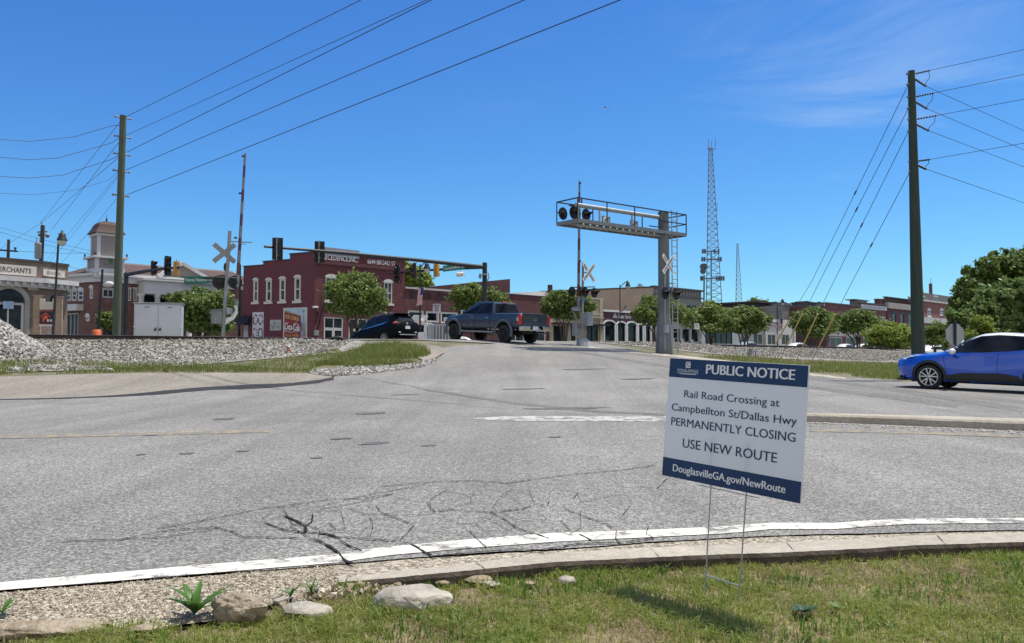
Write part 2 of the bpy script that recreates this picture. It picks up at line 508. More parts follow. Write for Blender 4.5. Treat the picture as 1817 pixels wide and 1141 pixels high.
def sheet(name, poly, mat, dz, grid=0.8, step=0.3, jit=0.0, kind='structure', thick=0.0):
    """ground covering cut to an outline and laid on the terrain"""
    B = densify(poly, step, jit)
    n = len(B)
    xs, ys = [p.x for p in B], [p.y for p in B]
    gx, gy = np.meshgrid(np.arange(min(xs), max(xs), grid), np.arange(min(ys), max(ys), grid))
    gx = gx.ravel() + RNG.uniform(-.15, .15, gx.size) * grid; gy = gy.ravel() + RNG.uniform(-.15, .15, gy.size) * grid
    m = pip(B, gx, gy)
    pts = B + [Vector((a, b)) for a, b in zip(gx[m], gy[m])]
    v, e, f, *_ = geometry.delaunay_2d_cdt(pts, [(i, (i + 1) % n) for i in range(n)], [], 1, 1e-4)
    X, Y = np.array([p.x for p in v]), np.array([p.y for p in v])
    Z = terrain(X, Y) + dz
    V = np.stack([X, Y, Z], 1)
    Ft = np.array([t if (v[t[1]] - v[t[0]]).cross(v[t[2]] - v[t[0]]) > 0 else t[::-1] for t in f if len(t) == 3], int)
    me = np_mesh(name, V, Ft, mat, smooth=True)
    o = link_mesh(name, me)
    return tag(o, kind=kind)

def ribbon(mb, top, bot, dz, n=120, mi=0, thick=0.0):
    """painted band between two pixel polylines, laid on the ground"""
    def samp(pl, t):
        xs = [p[0] for p in pl]
        x = xs[0] + (xs[-1] - xs[0]) * t
        return x, float(np.interp(x, xs, [p[1] for p in pl]))
    A, B = [], []
    for i in range(n + 1):
        A.append(ground(*samp(top, i / n), dz)); B.append(ground(*samp(bot, i / n), dz))
    vs = A + B; k = n + 1
    mb.add(vs, [(i, i + 1, k + i + 1, k + i) for i in range(n)], mi)

def P2(lst): return [ground(*p)[:2] for p in lst]
# ------------------------------------------------------------------ ground materials
def aggregate_mat(name, dark, mid, light, cell=95.0, big=0.35, rough=0.9, bump=0.5, streak=0.0, contrast=0.5):
    m, nt, b = base_mat(name, rough, 0, 0.3)
    L = nt.links
    tc = nod(nt, 'ShaderNodeTexCoord')
    vo = nod(nt, 'ShaderNodeTexVoronoi', Scale=cell)
    L.new(tc.outputs['Object'], vo.inputs['Vector'])
    sv = nod(nt, 'ShaderNodeSeparateColor'); L.new(vo.outputs['Color'], sv.inputs[0])
    rp = nod(nt, 'ShaderNodeValToRGB'); e = rp.color_ramp.elements
    e[0].color, e[1].color = c4(dark), c4(light); e[0].position, e[1].position = 0.05, 0.95
    k = e.new(0.5); k.color = c4(mid)
    L.new(sv.outputs[0], rp.inputs[0])
    flat = nod(nt, 'ShaderNodeMixRGB'); flat.inputs[0].default_value = contrast; flat.inputs[1].default_value = c4(mid)
    L.new(rp.outputs[0], flat.inputs[2])
    n1 = nod(nt, 'ShaderNodeTexNoise', Scale=big, Detail=8.0, Roughness=0.62); L.new(tc.outputs['Object'], n1.inputs['Vector'])
    m1 = nod(nt, 'ShaderNodeMapRange'); m1.inputs[1].default_value = 0.3; m1.inputs[2].default_value = 0.7; m1.inputs[3].default_value = 0.80; m1.inputs[4].default_value = 1.17
    L.new(n1.outputs[0], m1.inputs[0])
    n2 = nod(nt, 'ShaderNodeTexNoise', Scale=14.0, Detail=5.0, Roughness=0.7); L.new(tc.outputs['Object'], n2.inputs['Vector'])
    m2 = nod(nt, 'ShaderNodeMapRange'); m2.inputs[1].default_value = 0.3; m2.inputs[2].default_value = 0.7; m2.inputs[3].default_value = 0.84; m2.inputs[4].default_value = 1.14
    L.new(n2.outputs[0], m2.inputs[0])
    q = nod(nt, 'ShaderNodeMath', operation='MULTIPLY'); L.new(m1.outputs[0], q.inputs[0]); L.new(m2.outputs[0], q.inputs[1])
    last = q
    if streak:
        for rot, sc in ((R(43), (0.9, 0.035, 1)), (R(84), (1.3, 0.05, 1))):
            mp = nod(nt, 'ShaderNodeMapping'); mp.inputs['Rotation'].default_value = (0, 0, -rot); mp.inputs['Scale'].default_value = sc
            n3 = nod(nt, 'ShaderNodeTexNoise', Scale=1.0, Detail=4.0, Roughness=0.6)
            L.new(tc.outputs['Object'], mp.inputs[0]); L.new(mp.outputs[0], n3.inputs['Vector'])
            m3 = nod(nt, 'ShaderNodeMapRange'); m3.inputs[1].default_value = 0.35; m3.inputs[2].default_value = 0.65; m3.inputs[3].default_value = 1 - streak; m3.inputs[4].default_value = 1 + streak * 0.6
            L.new(n3.outputs[0], m3.inputs[0])
            q2 = nod(nt, 'ShaderNodeMath', operation='MULTIPLY'); L.new(last.outputs[0], q2.inputs[0]); L.new(m3.outputs[0], q2.inputs[1]); last = q2
    mx = nod(nt, 'ShaderNodeMixRGB', blend_type='MULTIPLY'); mx.inputs[0].default_value = 1.0
    L.new(flat.outputs[0], mx.inputs[1]); L.new(last.outputs[0], mx.inputs[2])
    L.new(mx.outputs[0], b.inputs['Base Color'])
    bp = nod(nt, 'ShaderNodeBump', Strength=bump, Distance=0.6 / cell)
    L.new(vo.outputs['Distance'], bp.inputs['Height']); bp.invert = True
    L.new(bp.outputs[0], b.inputs['Normal'])
    return m

MAT_ASPHALT = aggregate_mat('asphalt', (0.05, 0.049, 0.046), (0.182, 0.178, 0.168), (0.52, 0.51, 0.475), 84.0, 0.30, 0.9, 0.5, 0.11, 0.56)
MAT_GUTTER = aggregate_mat('exposed_aggregate', (0.12, 0.10, 0.076), (0.295, 0.262, 0.20), (0.55, 0.50, 0.415), 62.0, 0.8, 0.9, 0.9, 0, 0.85)
MAT_CONCRETE = aggregate_mat('old_concrete', (0.19, 0.175, 0.145), (0.37, 0.335, 0.275), (0.50, 0.465, 0.40), 140.0, 1.2, 0.9, 0.35, 0, 0.4)
MAT_BALLAST = aggregate_mat('ballast_stone', (0.09, 0.086, 0.078), (0.25, 0.238, 0.21), (0.44, 0.425, 0.385), 13.0, 0.25, 0.9, 1.0, 0, 1.0)
MAT_SAND = aggregate_mat('sandy_dirt', (0.13, 0.118, 0.10), (0.235, 0.213, 0.182), (0.37, 0.34, 0.30), 40.0, 0.22, 0.95, 0.4, 0.10, 0.55)
MAT_DIRT = M('lawn_soil', (0.16, 0.115, 0.065), 0.95, 0, 0.45, 3.0, col2=(0.28, 0.22, 0.13), bump=0.6, bscale=60)
MAT_FIELD = M('dry_ground', (0.12, 0.125, 0.06), 0.95, 0, 0.35, 0.5, col2=(0.20, 0.18, 0.11), bump=0.4, bscale=20)
MAT_STREET = M('town_street', (0.14, 0.14, 0.14), 0.9, 0, 0.15, 0.3)
MAT_CRACK = M('crack_void', (0.026, 0.024, 0.021), 1.0, 0, 0.3, 5, spec=0.05)
MAT_TAR = M('tar_dab', (0.10, 0.10, 0.10), 0.75, 0, 0.3, 6, bump=0.3)
MAT_WET = M('wet_tar_edge', (0.016, 0.015, 0.014), 0.8, 0, 0.5, 3, bump=0.5, bscale=14)
MAT_WHITE_LINE = None

def worn_paint(name, paint, under, amount=0.5, scale=7.0):
    """road paint rubbed through to the asphalt in spots"""
    m, nt, b = base_mat(name, 0.8, 0, 0.3)
    L = nt.links
    tc = nod(nt, 'ShaderNodeTexCoord')
    n = nod(nt, 'ShaderNodeTexNoise', Scale=scale, Detail=8.0, Roughness=0.78); L.new(tc.outputs['Object'], n.inputs['Vector'])
    rp = nod(nt, 'ShaderNodeValToRGB'); e = rp.color_ramp.elements
    e[0].position, e[1].position = amount - 0.03, amount + 0.05
    e[0].color, e[1].color = (0, 0, 0, 1), (1, 1, 1, 1)
    L.new(n.outputs[0], rp.inputs[0])
    n2 = nod(nt, 'ShaderNodeTexNoise', Scale=22.0, Detail=5.0, Roughness=0.7); L.new(tc.outputs['Object'], n2.inputs['Vector'])
    r2 = nod(nt, 'ShaderNodeValToRGB'); r2.color_ramp.elements[0].position = 0.3; r2.color_ramp.elements[1].position = 0.65
    r2.color_ramp.elements[0].color = c4(mul(paint, 0.78)); r2.color_ramp.elements[1].color = c4(paint)
    L.new(n2.outputs[0], r2.inputs[0])
    mx = nod(nt, 'ShaderNodeMixRGB'); mx.inputs[1].default_value = c4(under)
    L.new(rp.outputs[0], mx.inputs[0]); L.new(r2.outputs[0], mx.inputs[2]); L.new(mx.outputs[0], b.inputs['Base Color'])
    bp = nod(nt, 'ShaderNodeBump', Strength=0.35, Distance=0.004); L.new(n2.outputs[0], bp.inputs['Height']); L.new(bp.outputs[0], b.inputs['Normal'])
    return m

MAT_WHITE_LINE = worn_paint('white_road_paint', (0.66, 0.64, 0.58), (0.17, 0.17, 0.165), 0.445, 2.6)
MAT_WORN_WHITE = worn_paint('rubbed_white_paint', (0.50, 0.49, 0.455), (0.18, 0.178, 0.17), 0.49, 4.5)
MAT_YELLOW = worn_paint('faded_yellow_paint', (0.36, 0.29, 0.17), (0.17, 0.165, 0.155), 0.52, 5.0)

# ------------------------------------------------------------------ base ground, out to the horizon
def build_ground():
    xs = np.concatenate([[-4000, -1500, -600, -250], np.arange(-120, -40, 8), np.arange(-40, 60, 0.7), np.arange(60, 150, 8), [250, 600, 1500, 4000]])
    ys = np.concatenate([[-200, -40], np.arange(-8, 75, 0.7), np.arange(75, 180, 8), [260, 500, 1200, 5000]])
    gx, gy = np.meshgrid(xs, ys)
    z = terrain(gx.ravel(), gy.ravel()).reshape(gx.shape) - 0.03
    V = np.stack([gx, gy, z], -1).reshape(-1, 3)
    nx, ny = len(xs), len(ys)
    i, j = np.meshgrid(np.arange(nx - 1), np.arange(ny - 1))
    a = (j * nx + i).ravel()
    Fq = np.stack([a, a + 1, a + nx + 1, a + nx], 1)
    cx = gx[:-1, :-1].ravel() + 1; cy = gy[:-1, :-1].ravel() + 1
    S, D = sd(cx, cy)
    mi = np.where(D < -5, 1, 0)
    me = np_mesh('ground', V, Fq, [MAT_FIELD, MAT_STREET], mi, smooth=True)
    tag(link_mesh('ground', me), kind='structure')
build_ground()

# ------------------------------------------------------------------ road sheets
LINE_TOP = [(-160, 1046), (0, 1033), (200, 1016), (385, 999.5), (500, 991), (601, 983), (640, 975.5), (700, 969), (850, 955), (985, 945.5), (1154, 940), (1293, 933), (1370, 927.5), (1440, 927.6), (1480, 927.8), (1540, 923.5), (1620, 920), (1817, 919), (2000, 922)]
LINE_BOT = [(-160, 1060), (0, 1047), (200, 1031), (385, 1015.5), (500, 1006), (601, 998), (640, 992), (700, 984), (850, 971), (985, 961), (1154, 953), (1293, 946), (1370, 938.5), (1440, 938.7), (1480, 938.8), (1540, 934), (1620, 929.3), (1817, 927.5), (2000, 930)]
EDGE = [(-160, 1064), (0, 1050), (385, 1019), (601, 1001.5), (727, 991), (850, 983), (985, 975.5), (1154, 962.5), (1293, 955), (1370, 951), (1540, 948), (1620, 945), (1817, 941), (2000, 940)]
CURB_IN = [(600, 1027), (700, 1013), (792, 1004), (985, 981), (1154, 971.5), (1293, 966), (1370, 963), (1540, 955), (1620, 950), (1817, 944.5), (2000, 943)]
CURB_OUT = [(600, 1033), (700, 1025), (792, 1016), (985, 997), (1154, 989), (1293, 983), (1370, 981), (1540, 973), (1620, 967.5), (1817, 961.5), (2000, 960)]
LEFT_EDGE = [(-260, 712), (0, 707), (180, 703), (300, 697), (350, 692), (430, 688), (500, 684), (560, 678), (588, 673), (594, 667), (650, 663), (705, 656), (748, 651), (772, 640), (782, 633), (790, 624), (782, 617)]
RIGHT_EDGE = [(1150, 627), (1240, 634), (1300, 641), (1430, 661), (1500, 669), (1600, 676), (1817, 684), (2100, 700)]

_f = Vector((-0.68, 0.73))
def build_road():
    left = P2(LEFT_EDGE)
    crest_l = [xy(4.6, 6.2)[:2], xy(2.2, 3.6)[:2], xy(-0.3, 2.4)[:2], xy(-0.3, -4)[:2], xy(-0.3, -30)[:2]]
    crest_r = [xy(13.6, -30)[:2], xy(13.6, 0.2)[:2], xy(13.6, 3)[:2]]
    right = P2(RIGHT_EDGE)
    edge = P2(EDGE)[::-1]
    far_r = [Vector((40, 8)), Vector((30, 3))]
    poly = left + [Vector(p) for p in crest_l] + [Vector(p) for p in crest_r] + right + far_r + edge
    sheet('road', poly, MAT_ASPHALT, 0.004, 0.7, 0.22, 0.012)
build_road()
# exposed-aggregate gutter between the asphalt edge and the curb, widening to a worn patch on the left
sheet('gutter', P2(EDGE) + P2(CURB_OUT[::-1]) + P2([(560, 1046), (470, 1075), (380, 1100), (200, 1122), (0, 1128), (-160, 1138)]), MAT_GUTTER, -0.004, 0.25, 0.06, 0.008)

mk = MB(); ribbon(mk, LINE_TOP, LINE_BOT, 0.009, 260)
tag(mk.build('edge_line', MAT_WHITE_LINE, fixn=False), kind='structure')
mk = MB()
mk.add([ground(x, y, 0.009) for x, y in ((836, 742), (905, 738), (1010, 738.5), (1180, 739), (1215, 739), (1215, 747.5), (1100, 748), (1000, 747), (930, 747), (870, 745.5))], [tuple(range(10))])
tag(mk.build('median_nose_paint', MAT_WORN_WHITE, fixn=False), kind='structure')
mk = MB()
ribbon(mk, [(-160, 775.5), (0, 772.5), (240, 767.5), (480, 762)], [(-160, 782), (0, 778.5), (240, 773), (480, 767)], 0.009, 40)
ribbon(mk, [(1436, 761), (1600, 763.5), (1817, 771), (1990, 778)], [(1436, 765.5), (1600, 769), (1817, 776.5), (1990, 784)], 0.009, 40)
tag(mk.build('centre_line', MAT_YELLOW, fixn=False), kind='structure')

# polished wheel paths sweeping up to the crossing, and the pale concrete edge of the approach
MAT_WORNROAD = aggregate_mat('polished_asphalt', (0.05, 0.049, 0.046), (0.125, 0.122, 0.117), (0.36, 0.355, 0.34), 72.0, 0.8, 0.85, 0.5, 0, 0.6)
def soft_ribbon(name, top, bot, mat, n=90, dz=0.0075):
    random.seed(5); jt = [random.uniform(-.5, .5) for _ in range(400)]
    mk = MB(); ribbon(mk, [(x, y + jt[i]) for i, (x, y) in enumerate(densify(top, 14, 0, False))], [(x, y + jt[i + 60]) for i, (x, y) in enumerate(densify(bot, 14, 0, False))], dz, n)
    tag(mk.build(name, mat, fixn=False), kind='structure')
soft_ribbon('wheel_path', [(980, 612), (1080, 623), (1180, 632), (1300, 645), (1440, 668), (1600, 690), (1900, 735)], [(980, 614), (1080, 625.5), (1180, 635), (1300, 649), (1440, 673), (1600, 697), (1900, 745)], MAT_WORNROAD)
soft_ribbon('wheel_path', [(900, 607), (1000, 619), (1120, 638), (1240, 656), (1440, 684), (1700, 716)], [(900, 609), (1000, 622), (1120, 642), (1240, 661), (1440, 690), (1700, 724)], MAT_WORNROAD)
soft_ribbon('wheel_path', [(640, 668), (760, 690), (900, 712), (1060, 728), (1180, 733)], [(640, 670), (760, 693), (900, 716), (1060, 732), (1180, 737)], MAT_WORNROAD)
soft_ribbon('approach_edge', [(1045, 614.5), (1130, 623.5), (1180, 628), (1250, 635), (1330, 645.5), (1430, 661), (1500, 669.5)], [(1045, 617), (1130, 626.5), (1180, 631), (1250, 638.5), (1330, 649), (1430, 665), (1500, 673)], MAT_CONCRETE, 90, .009)
# cracks, tar dabs and the dark broken edge of the asphalt
def crack_strip(mb, pts, w, dz=0.0125, jit=0.7):
    w = .0024 + .32 * w
    P = []; jx = jy = 0.0
    for i in range(len(pts) - 1):
        a, b = Vector(pts[i]), Vector(pts[i + 1]); k = max(2, int((b - a).length / 4))
        for j in range(k):
            q = a.lerp(b, j / k); jx = jx * .6 + random.uniform(-jit, jit); jy = jy * .55 + random.uniform(-jit, jit) * .35; P.append((q.x + jx, q.y + jy))
    P.append(pts[-1])
    G = [ground(x, y, dz) for x, y in P]
    vs = []
    for i, g in enumerate(G):
        t = (G[min(i + 3, len(G) - 1)] - G[max(i - 3, 0)]); t.z = 0
        t.normalize() if t.length > 1e-6 else None
        nrm = Vector((-t.y, t.x, 0)); ww = w * ((.55 + 2.3 * abs(nrm.y)) if w < .009 else (.62 + 1.0 * abs(nrm.y))) * random.uniform(0.45, 1.4) * (0.5 if i in (0, len(G) - 1) else 1)
        vs += [g + nrm * ww / 2, g - nrm * ww / 2]
    mb.add(vs, [(2 * i, 2 * i + 1, 2 * i + 3, 2 * i + 2) for i in range(len(G) - 1)])

ck = MB()
def Z3(l): return [(380 + x / 2.163, 820 + y / 2.163) for x, y in l]
for pts, w in [
    ([(-220, 255), (0, 215), (180, 178), (310, 160), (480, 138), (560, 140), (690, 120)], .011),
    ([(640, 92), (830, 75), (1000, 70), (1130, 80), (1210, 68), (1380, 45), (1560, 30), (1690, 12)], .012),
    ([(270, 205), (310, 222), (350, 245), (350, 268), (400, 270), (440, 275), (485, 290)], .05),
    ([(350, 205), (378, 198), (375, 228), (350, 245)], .035), ([(300, 235), (345, 250), (355, 268)], .022),
    ([(380, 290), (440, 320), (480, 350), (500, 375), (538, 390)], .046), ([(480, 298), (520, 320), (568, 340)], .017),
    ([(-380, 300), (-200, 262), (0, 248), (60, 262), (110, 285), (330, 290)], .010), ([(190, 230), (270, 258), (350, 270)], .012),
    ([(620, 165), (640, 190), (690, 210), (770, 240), (740, 270), (710, 300), (770, 320), (800, 340), (845, 362)], .012),
    ([(500, 285), (600, 295), (700, 300)], .009), ([(760, 315), (800, 338), (840, 360)], .02),
    ([(830, 185), (920, 182), (1060, 190), (1110, 215), (1160, 250), (1230, 272), (1285, 292)], .012), ([(830, 185), (830, 150), (870, 115), (900, 105)], .009),
    ([(1060, 190), (1180, 180), (1230, 160), (1210, 110)], .009), ([(1240, 160), (1282, 165), (1284, 150)], .014),
    ([(1340, 165), (1350, 180), (1420, 205), (1500, 235), (1545, 260), (1540, 290), (1552, 308)], .014), ([(1330, 225), (1375, 270)], .011),
    ([(1400, 275), (1470, 308)], .015), ([(1668, 245), (1660, 275), (1690, 290)], .012), ([(1400, 115), (1380, 140)], .01), ([(400, 180), (520, 160), (690, 120)], .011),
    ([(980, 262), (1000, 285), (1022, 305), (1050, 330)], .011), ([(1620, 90), (1700, 100), (1740, 60)], .007), ([(440, 230), (470, 260)], .008), ([(600, 290), (610, 235)], .006),
    ([(780, 205), (800, 190), (830, 186)], .008), ([(180, 220), (220, 190), (260, 170)], .008),
    ([(840, 360), (1000, 345), (1150, 334), (1250, 336), (1400, 312), (1550, 308), (1690, 290)], .014)]:
    crack_strip(ck, Z3(pts), w)
for pts, w in [([(100, 960), (200, 957), (290, 952), (380, 938)], .008), ([(640, 744), (700, 741)], .03), ([(560, 900), (640, 880), (760, 858)], .010), ([(1260, 700), (1380, 704), (1500, 700)], .02)]:
    crack_strip(ck, pts, w)
# connected alligator web: the cell borders of a random point set, densest round the broken spot
def web(n, x0, x1, y0, y1, keep, w):
    pts = [Vector((random.uniform(x0, x1), random.uniform(y0, y1) * 2.4)) for _ in range(n)]
    v, e, f, *_ = geometry.delaunay_2d_cdt(pts, [], [], 0, 1e-4)
    cc, adj = {}, {}
    for i, t in enumerate(f):
        A, B, C = (v[k] for k in t); d = 2 * (A.x * (B.y - C.y) + B.x * (C.y - A.y) + C.x * (A.y - B.y))
        if abs(d) < 1e-6: continue
        q = [p.x * p.x + p.y * p.y for p in (A, B, C)]
        cc[i] = ((q[0] * (B.y - C.y) + q[1] * (C.y - A.y) + q[2] * (A.y - B.y)) / d, (q[0] * (C.x - B.x) + q[1] * (A.x - C.x) + q[2] * (B.x - A.x)) / d / 2.4)
        for k in range(3): adj.setdefault(tuple(sorted((t[k], t[(k + 1) % 3]))), []).append(i)
    for pr in adj.values():
        if len(pr) == 2 and all(i in cc for i in pr):
            p, q = cc[pr[0]], cc[pr[1]]
            if all(x0 - 20 < u[0] < x1 + 20 and y0 < u[1] < min(y1, 985 - (u[0] - 600) * .075) for u in (p, q)) and random.random() < keep: crack_strip(ck, [p, q], w * random.uniform(.5, 1.5), jit=.6)
web(42, 600, 1180, 862, 965, .62, .002)
web(16, 480, 700, 880, 965, .75, .004)
tag(ck.build('pavement_cracks', MAT_CRACK, fixn=False), kind='structure')

td = MB()
for (x, y, w, h) in [(332, 804, 38, 3), (606, 778, 48, 3), (662, 786, 60, 5), (398, 743, 44, 4), (430, 800, 26, 2.4), (760, 790, 34, 2.5), (268, 772, 30, 2), (660, 733, 60, 5), (985, 775, 30, 2), (560, 812, 26, 2.2), (250, 806, 22, 2), (930, 690, 90, 2.6), (1130, 672, 70, 2.4), (1040, 655, 90, 2.2), (720, 700, 50, 2), (1010, 724, 160, 4)]:
    n = 18; pts = []
    for k in range(n):
        a = 2 * math.pi * k / n; rr = random.uniform(0.6, 1.1)
        pts.append(ground(x + math.cos(a) * w / 2 * rr, y + math.sin(a) * h / 2 * rr - math.cos(a) * h * 0.3, 0.0115))
    td.add(pts, [tuple(range(n))[::-1]])
tag(td.build('tar_dabs', MAT_TAR, fixn=False), kind='structure')

wet = [(-260, 713.5), (0, 709), (120, 706), (200, 702), (260, 697), (330, 690), (390, 686), (470, 682), (520, 680), (575, 673), (592, 669)]
wet_b = [(592, 674), (560, 681), (470, 689), (430, 691), (380, 692), (330, 696), (280, 701), (200, 704.5), (120, 707.8), (0, 710), (-260, 714.6)]
sheet('wet_gutter_edge', P2(wet) + P2(wet_b), MAT_WET, 0.012, 0.3, 0.12, 0.03)

# sandy pull-off beside the road and ballast shoulder of the railway
sheet('pull_off', P2([(-260, 714)] + [(x, y + 1) for x, y in LEFT_EDGE[1:9]] + [(592, 666), (560, 662), (420, 661), (250, 661), (120, 664), (0, 668), (-260, 672)]), MAT_SAND, -0.006, 0.6, 0.2, 0.03)
bal = [xy(s, -3.2)[:2] for s in range(-60, 0, 2)] + [xy(-0.3, 3)[:2], xy(1, 4)[:2], xy(-3, 6.5)[:2], xy(-8, 6.6)[:2]] + [xy(s, 6.4)[:2] for s in range(-12, -61, -2)]
sheet('ballast', bal, MAT_BALLAST, -0.004, 0.7, 0.25, 0.05)
bal = [xy(13.4, 2.6)[:2]] + [xy(s, -3.2)[:2] for s in range(14, 110, 3)] + [xy(s, 14.5)[:2] for s in range(108, 25, -3)] + [xy(22, 13.5)[:2], xy(18, 12)[:2], xy(15.4, 9.6)[:2], xy(13.7, 6)[:2]]
sheet('ballast', bal, MAT_BALLAST, -0.004, 0.8, 0.3, 0.05)
sheet('gravel_apron', P2([(594, 668), (560, 664), (545, 660), (560, 655), (600, 653), (660, 652), (730, 648), (770, 637), (775, 641), (750, 652), (705, 657.5), (650, 664.5)]), MAT_BALLAST, 0.010, 0.5, 0.2, 0.04)
# sandy dirt thrown over the edge of the crossing
sheet('dirt_edge', P2([(640, 610), (700, 608), (760, 611), (784, 616), (792, 624), (776, 634), (752, 640), (720, 622), (660, 616)]), MAT_SAND, 0.010, 0.6, 0.2, 0.05)

# curb: a real ridge of concrete, its back standing clear of the sunken lawn
def build_curb():
    H = 0.055
    mb = MB(); n = 150; A, B = [], []
    for i in range(n + 1):
        x = 600 + (2000 - 600) * i / n
        yi = float(np.interp(x, [p[0] for p in CURB_IN], [p[1] for p in CURB_IN])); yo = float(np.interp(x, [p[0] for p in CURB_OUT], [p[1] for p in CURB_OUT]))
        h = H * min(1, 0.1 + (x - 600) / 160.0)
        a, b = ground(x, yi, h), ground(x, yo, h)
        j = random.uniform(-0.002, 0.002)
        A.append(a); B.append(b + Vector((0, j, random.uniform(-.001, .001))))
    rows = []
    for a, b in zip(A, B):
        d = (a - b); d.z = 0; d.normalize()
        rows.append([Vector((a.x, a.y, a.z - 0.14)) + d * 0.03, a + d * 0.012 - Vector((0, 0, .02)), a, b, b - d * 0.012 - Vector((0, 0, .02)), Vector((b.x, b.y, b.z - 0.2))])
    vs = [p for r in rows for p in r]
    fs = [(i * 6 + k, i * 6 + k + 1, (i + 1) * 6 + k + 1, (i + 1) * 6 + k) for i in range(n) for k in range(5)]
    mb.add(vs, fs)
    mb.add(rows[0], [tuple(range(6))]); mb.add(rows[-1], [tuple(range(6))])
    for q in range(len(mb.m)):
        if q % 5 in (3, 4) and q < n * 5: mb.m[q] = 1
    tag(mb.build('curb', [MAT_CONCRETE, M('shade_dark_concrete', (.075, .06, .045), .95, 0, .5, 9, bump=.6)]), kind='structure')  # second colour paints the shade behind the curb onto its back faces
    j = MB()
    for x in (845, 1154, 1395, 1662):
        yi = float(np.interp(x, [p[0] for p in CURB_IN], [p[1] for p in CURB_IN])); yo = float(np.interp(x + 16, [p[0] for p in CURB_OUT], [p[1] for p in CURB_OUT]))
        crack_strip(j, [(x, yi), (x + 16, yo)], 0.002, H + 0.003, 0.2)
    tag(j.build('curb_joints', MAT_CRACK, fixn=False), kind='structure')
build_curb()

# raised concrete median on the right, with a bullnose behind the sign
def build_median():
    H = 0.13
    front = [ground(x, y, 0.0) for x, y in ((1300, 747.5), (1330, 748), (1436, 749), (1550, 753), (1700, 759.5), (1817, 765), (2000, 775))]
    back = [ground(x, y, H) for x, y in ((1300, 736.5), (1330, 733.5), (1436, 733), (1550, 735), (1700, 739), (1817, 742.5), (2000, 750))]
    mb = MB(); rows = []
    def rs(pl, n=60):
        out = []
        for i in range(n + 1):
            t = i / n * (len(pl) - 1); k = min(int(t), len(pl) - 2); out.append(pl[k].lerp(pl[k + 1], t - k))
        return out
    for f, b in zip(rs(front), rs(back)):
        d = b - f; d.z = 0; d.normalize(); z0 = tz(f.x, f.y)
        jx = random.uniform(-.01, .01)
        rows.append([Vector((f.x, f.y, z0 - .05)), Vector((f.x, f.y, z0 + H - .03 + jx * .5)) + d * .012, Vector((f.x, f.y, z0 + H + jx * .4)) + d * 0.045, Vector((b.x, b.y, b.z)), Vector((b.x, b.y, b.z - .2))])
    m = 5
    mb.add([p for r in rows for p in r], [(i * m + k, i * m + k + 1, (i + 1) * m + k + 1, (i + 1) * m + k) for i in range(len(rows) - 1) for k in range(m - 1)])
    mb.add(rows[0], [tuple(range(m))]); mb.add(rows[-1], [tuple(range(m))])
    tag(mb.build('road_median', MAT_CONCRETE), kind='structure')
    g = MB()
    # grit washed against its foot
    for k in range(170):
        x = random.uniform(1436, 1900); y = np.interp(x, [1436, 1550, 1700, 1817, 1900], [749.5, 754, 760.5, 766, 771]) + abs(random.gauss(0, 3))
        p = ground(x, y, 0.01); r = random.uniform(0.008, 0.028)
        g.ball(p, (r * random.uniform(.7, 1.5), r * random.uniform(.7, 1.3), r * .7), 5)
    tag(g.build('road_grit', M('grit', (0.42, 0.40, 0.36), 0.9, 0, 0.4, 20)), kind='stuff')
build_median()

# ------------------------------------------------------------------ loose stone
def icos(): 
    bm = bmesh.new(); bmesh.ops.create_icosphere(bm, subdivisions=1, radius=1.0)
    V = np.array([v.co[:] for v in bm.verts]); Fc = np.array([[v.index for v in f.verts] for f in bm.faces]); bm.free()
    return V, Fc
ICO_V, ICO_F = icos()
OCT_V = np.array([[1, 0, 0], [-1, 0, 0], [0, 1, 0], [0, -1, 0], [0, 0, 1], [0, 0, -1]], float)
OCT_F = np.array([[0, 2, 4], [2, 1, 4], [1, 3, 4], [3, 0, 4], [2, 0, 5], [1, 2, 5], [3, 1, 5], [0, 3, 5]])

def stones(name, P, rad, mat, ico=False, rough=0.35):
    base, fc = (ICO_V, ICO_F) if ico else (OCT_V, OCT_F)
    n, k = len(P), len(base)
    V = np.repeat(base[None], n, 0) * (1 + RNG.uniform(-rough, rough, (n, k, 1)))
    V = V * RNG.uniform(0.6, 1.3, (n, 1, 3))
    q = RNG.normal(size=(n, 4)); q /= np.linalg.norm(q, axis=1, keepdims=True)
    w, x, y, z = q.T
    Rm = np.stack([np.stack([1 - 2 * (y * y + z * z), 2 * (x * y - z * w), 2 * (x * z + y * w)], -1), np.stack([2 * (x * y + z * w), 1 - 2 * (x * x + z * z), 2 * (y * z - x * w)], -1), np.stack([2 * (x * z - y * w), 2 * (y * z + x * w), 1 - 2 * (x * x + y * y)], -1)], 1)
    V = np.einsum('nij,nkj->nki', Rm, V) * rad[:, None, None] + P[:, None, :]
    Fc = (fc[None] + (np.arange(n) * k)[:, None, None]).reshape(-1, 3)
    return np_mesh(name, V.reshape(-1, 3), Fc, mat)

def stone_mat(name, dark, mid, light):
    m, nt, b = base_mat(name, 0.85, 0, 0.3)
    gm = nod(nt, 'ShaderNodeNewGeometry'); rp = nod(nt, 'ShaderNodeValToRGB'); e = rp.color_ramp.elements
    e[0].color, e[1].color = c4(dark), c4(light); k = e.new(0.5); k.color = c4(mid)
    nt.links.new(gm.outputs['Random Per Island'], rp.inputs[0]); nt.links.new(rp.outputs[0], b.inputs['Base Color'])
    return m
MAT_STONE = stone_mat('crushed_granite', (0.14, 0.135, 0.128), (0.29, 0.283, 0.268), (0.52, 0.51, 0.485))
MAT_STONE_B = stone_mat('weathered_ballast', (0.12, 0.113, 0.10), (0.25, 0.235, 0.205), (0.44, 0.42, 0.38))

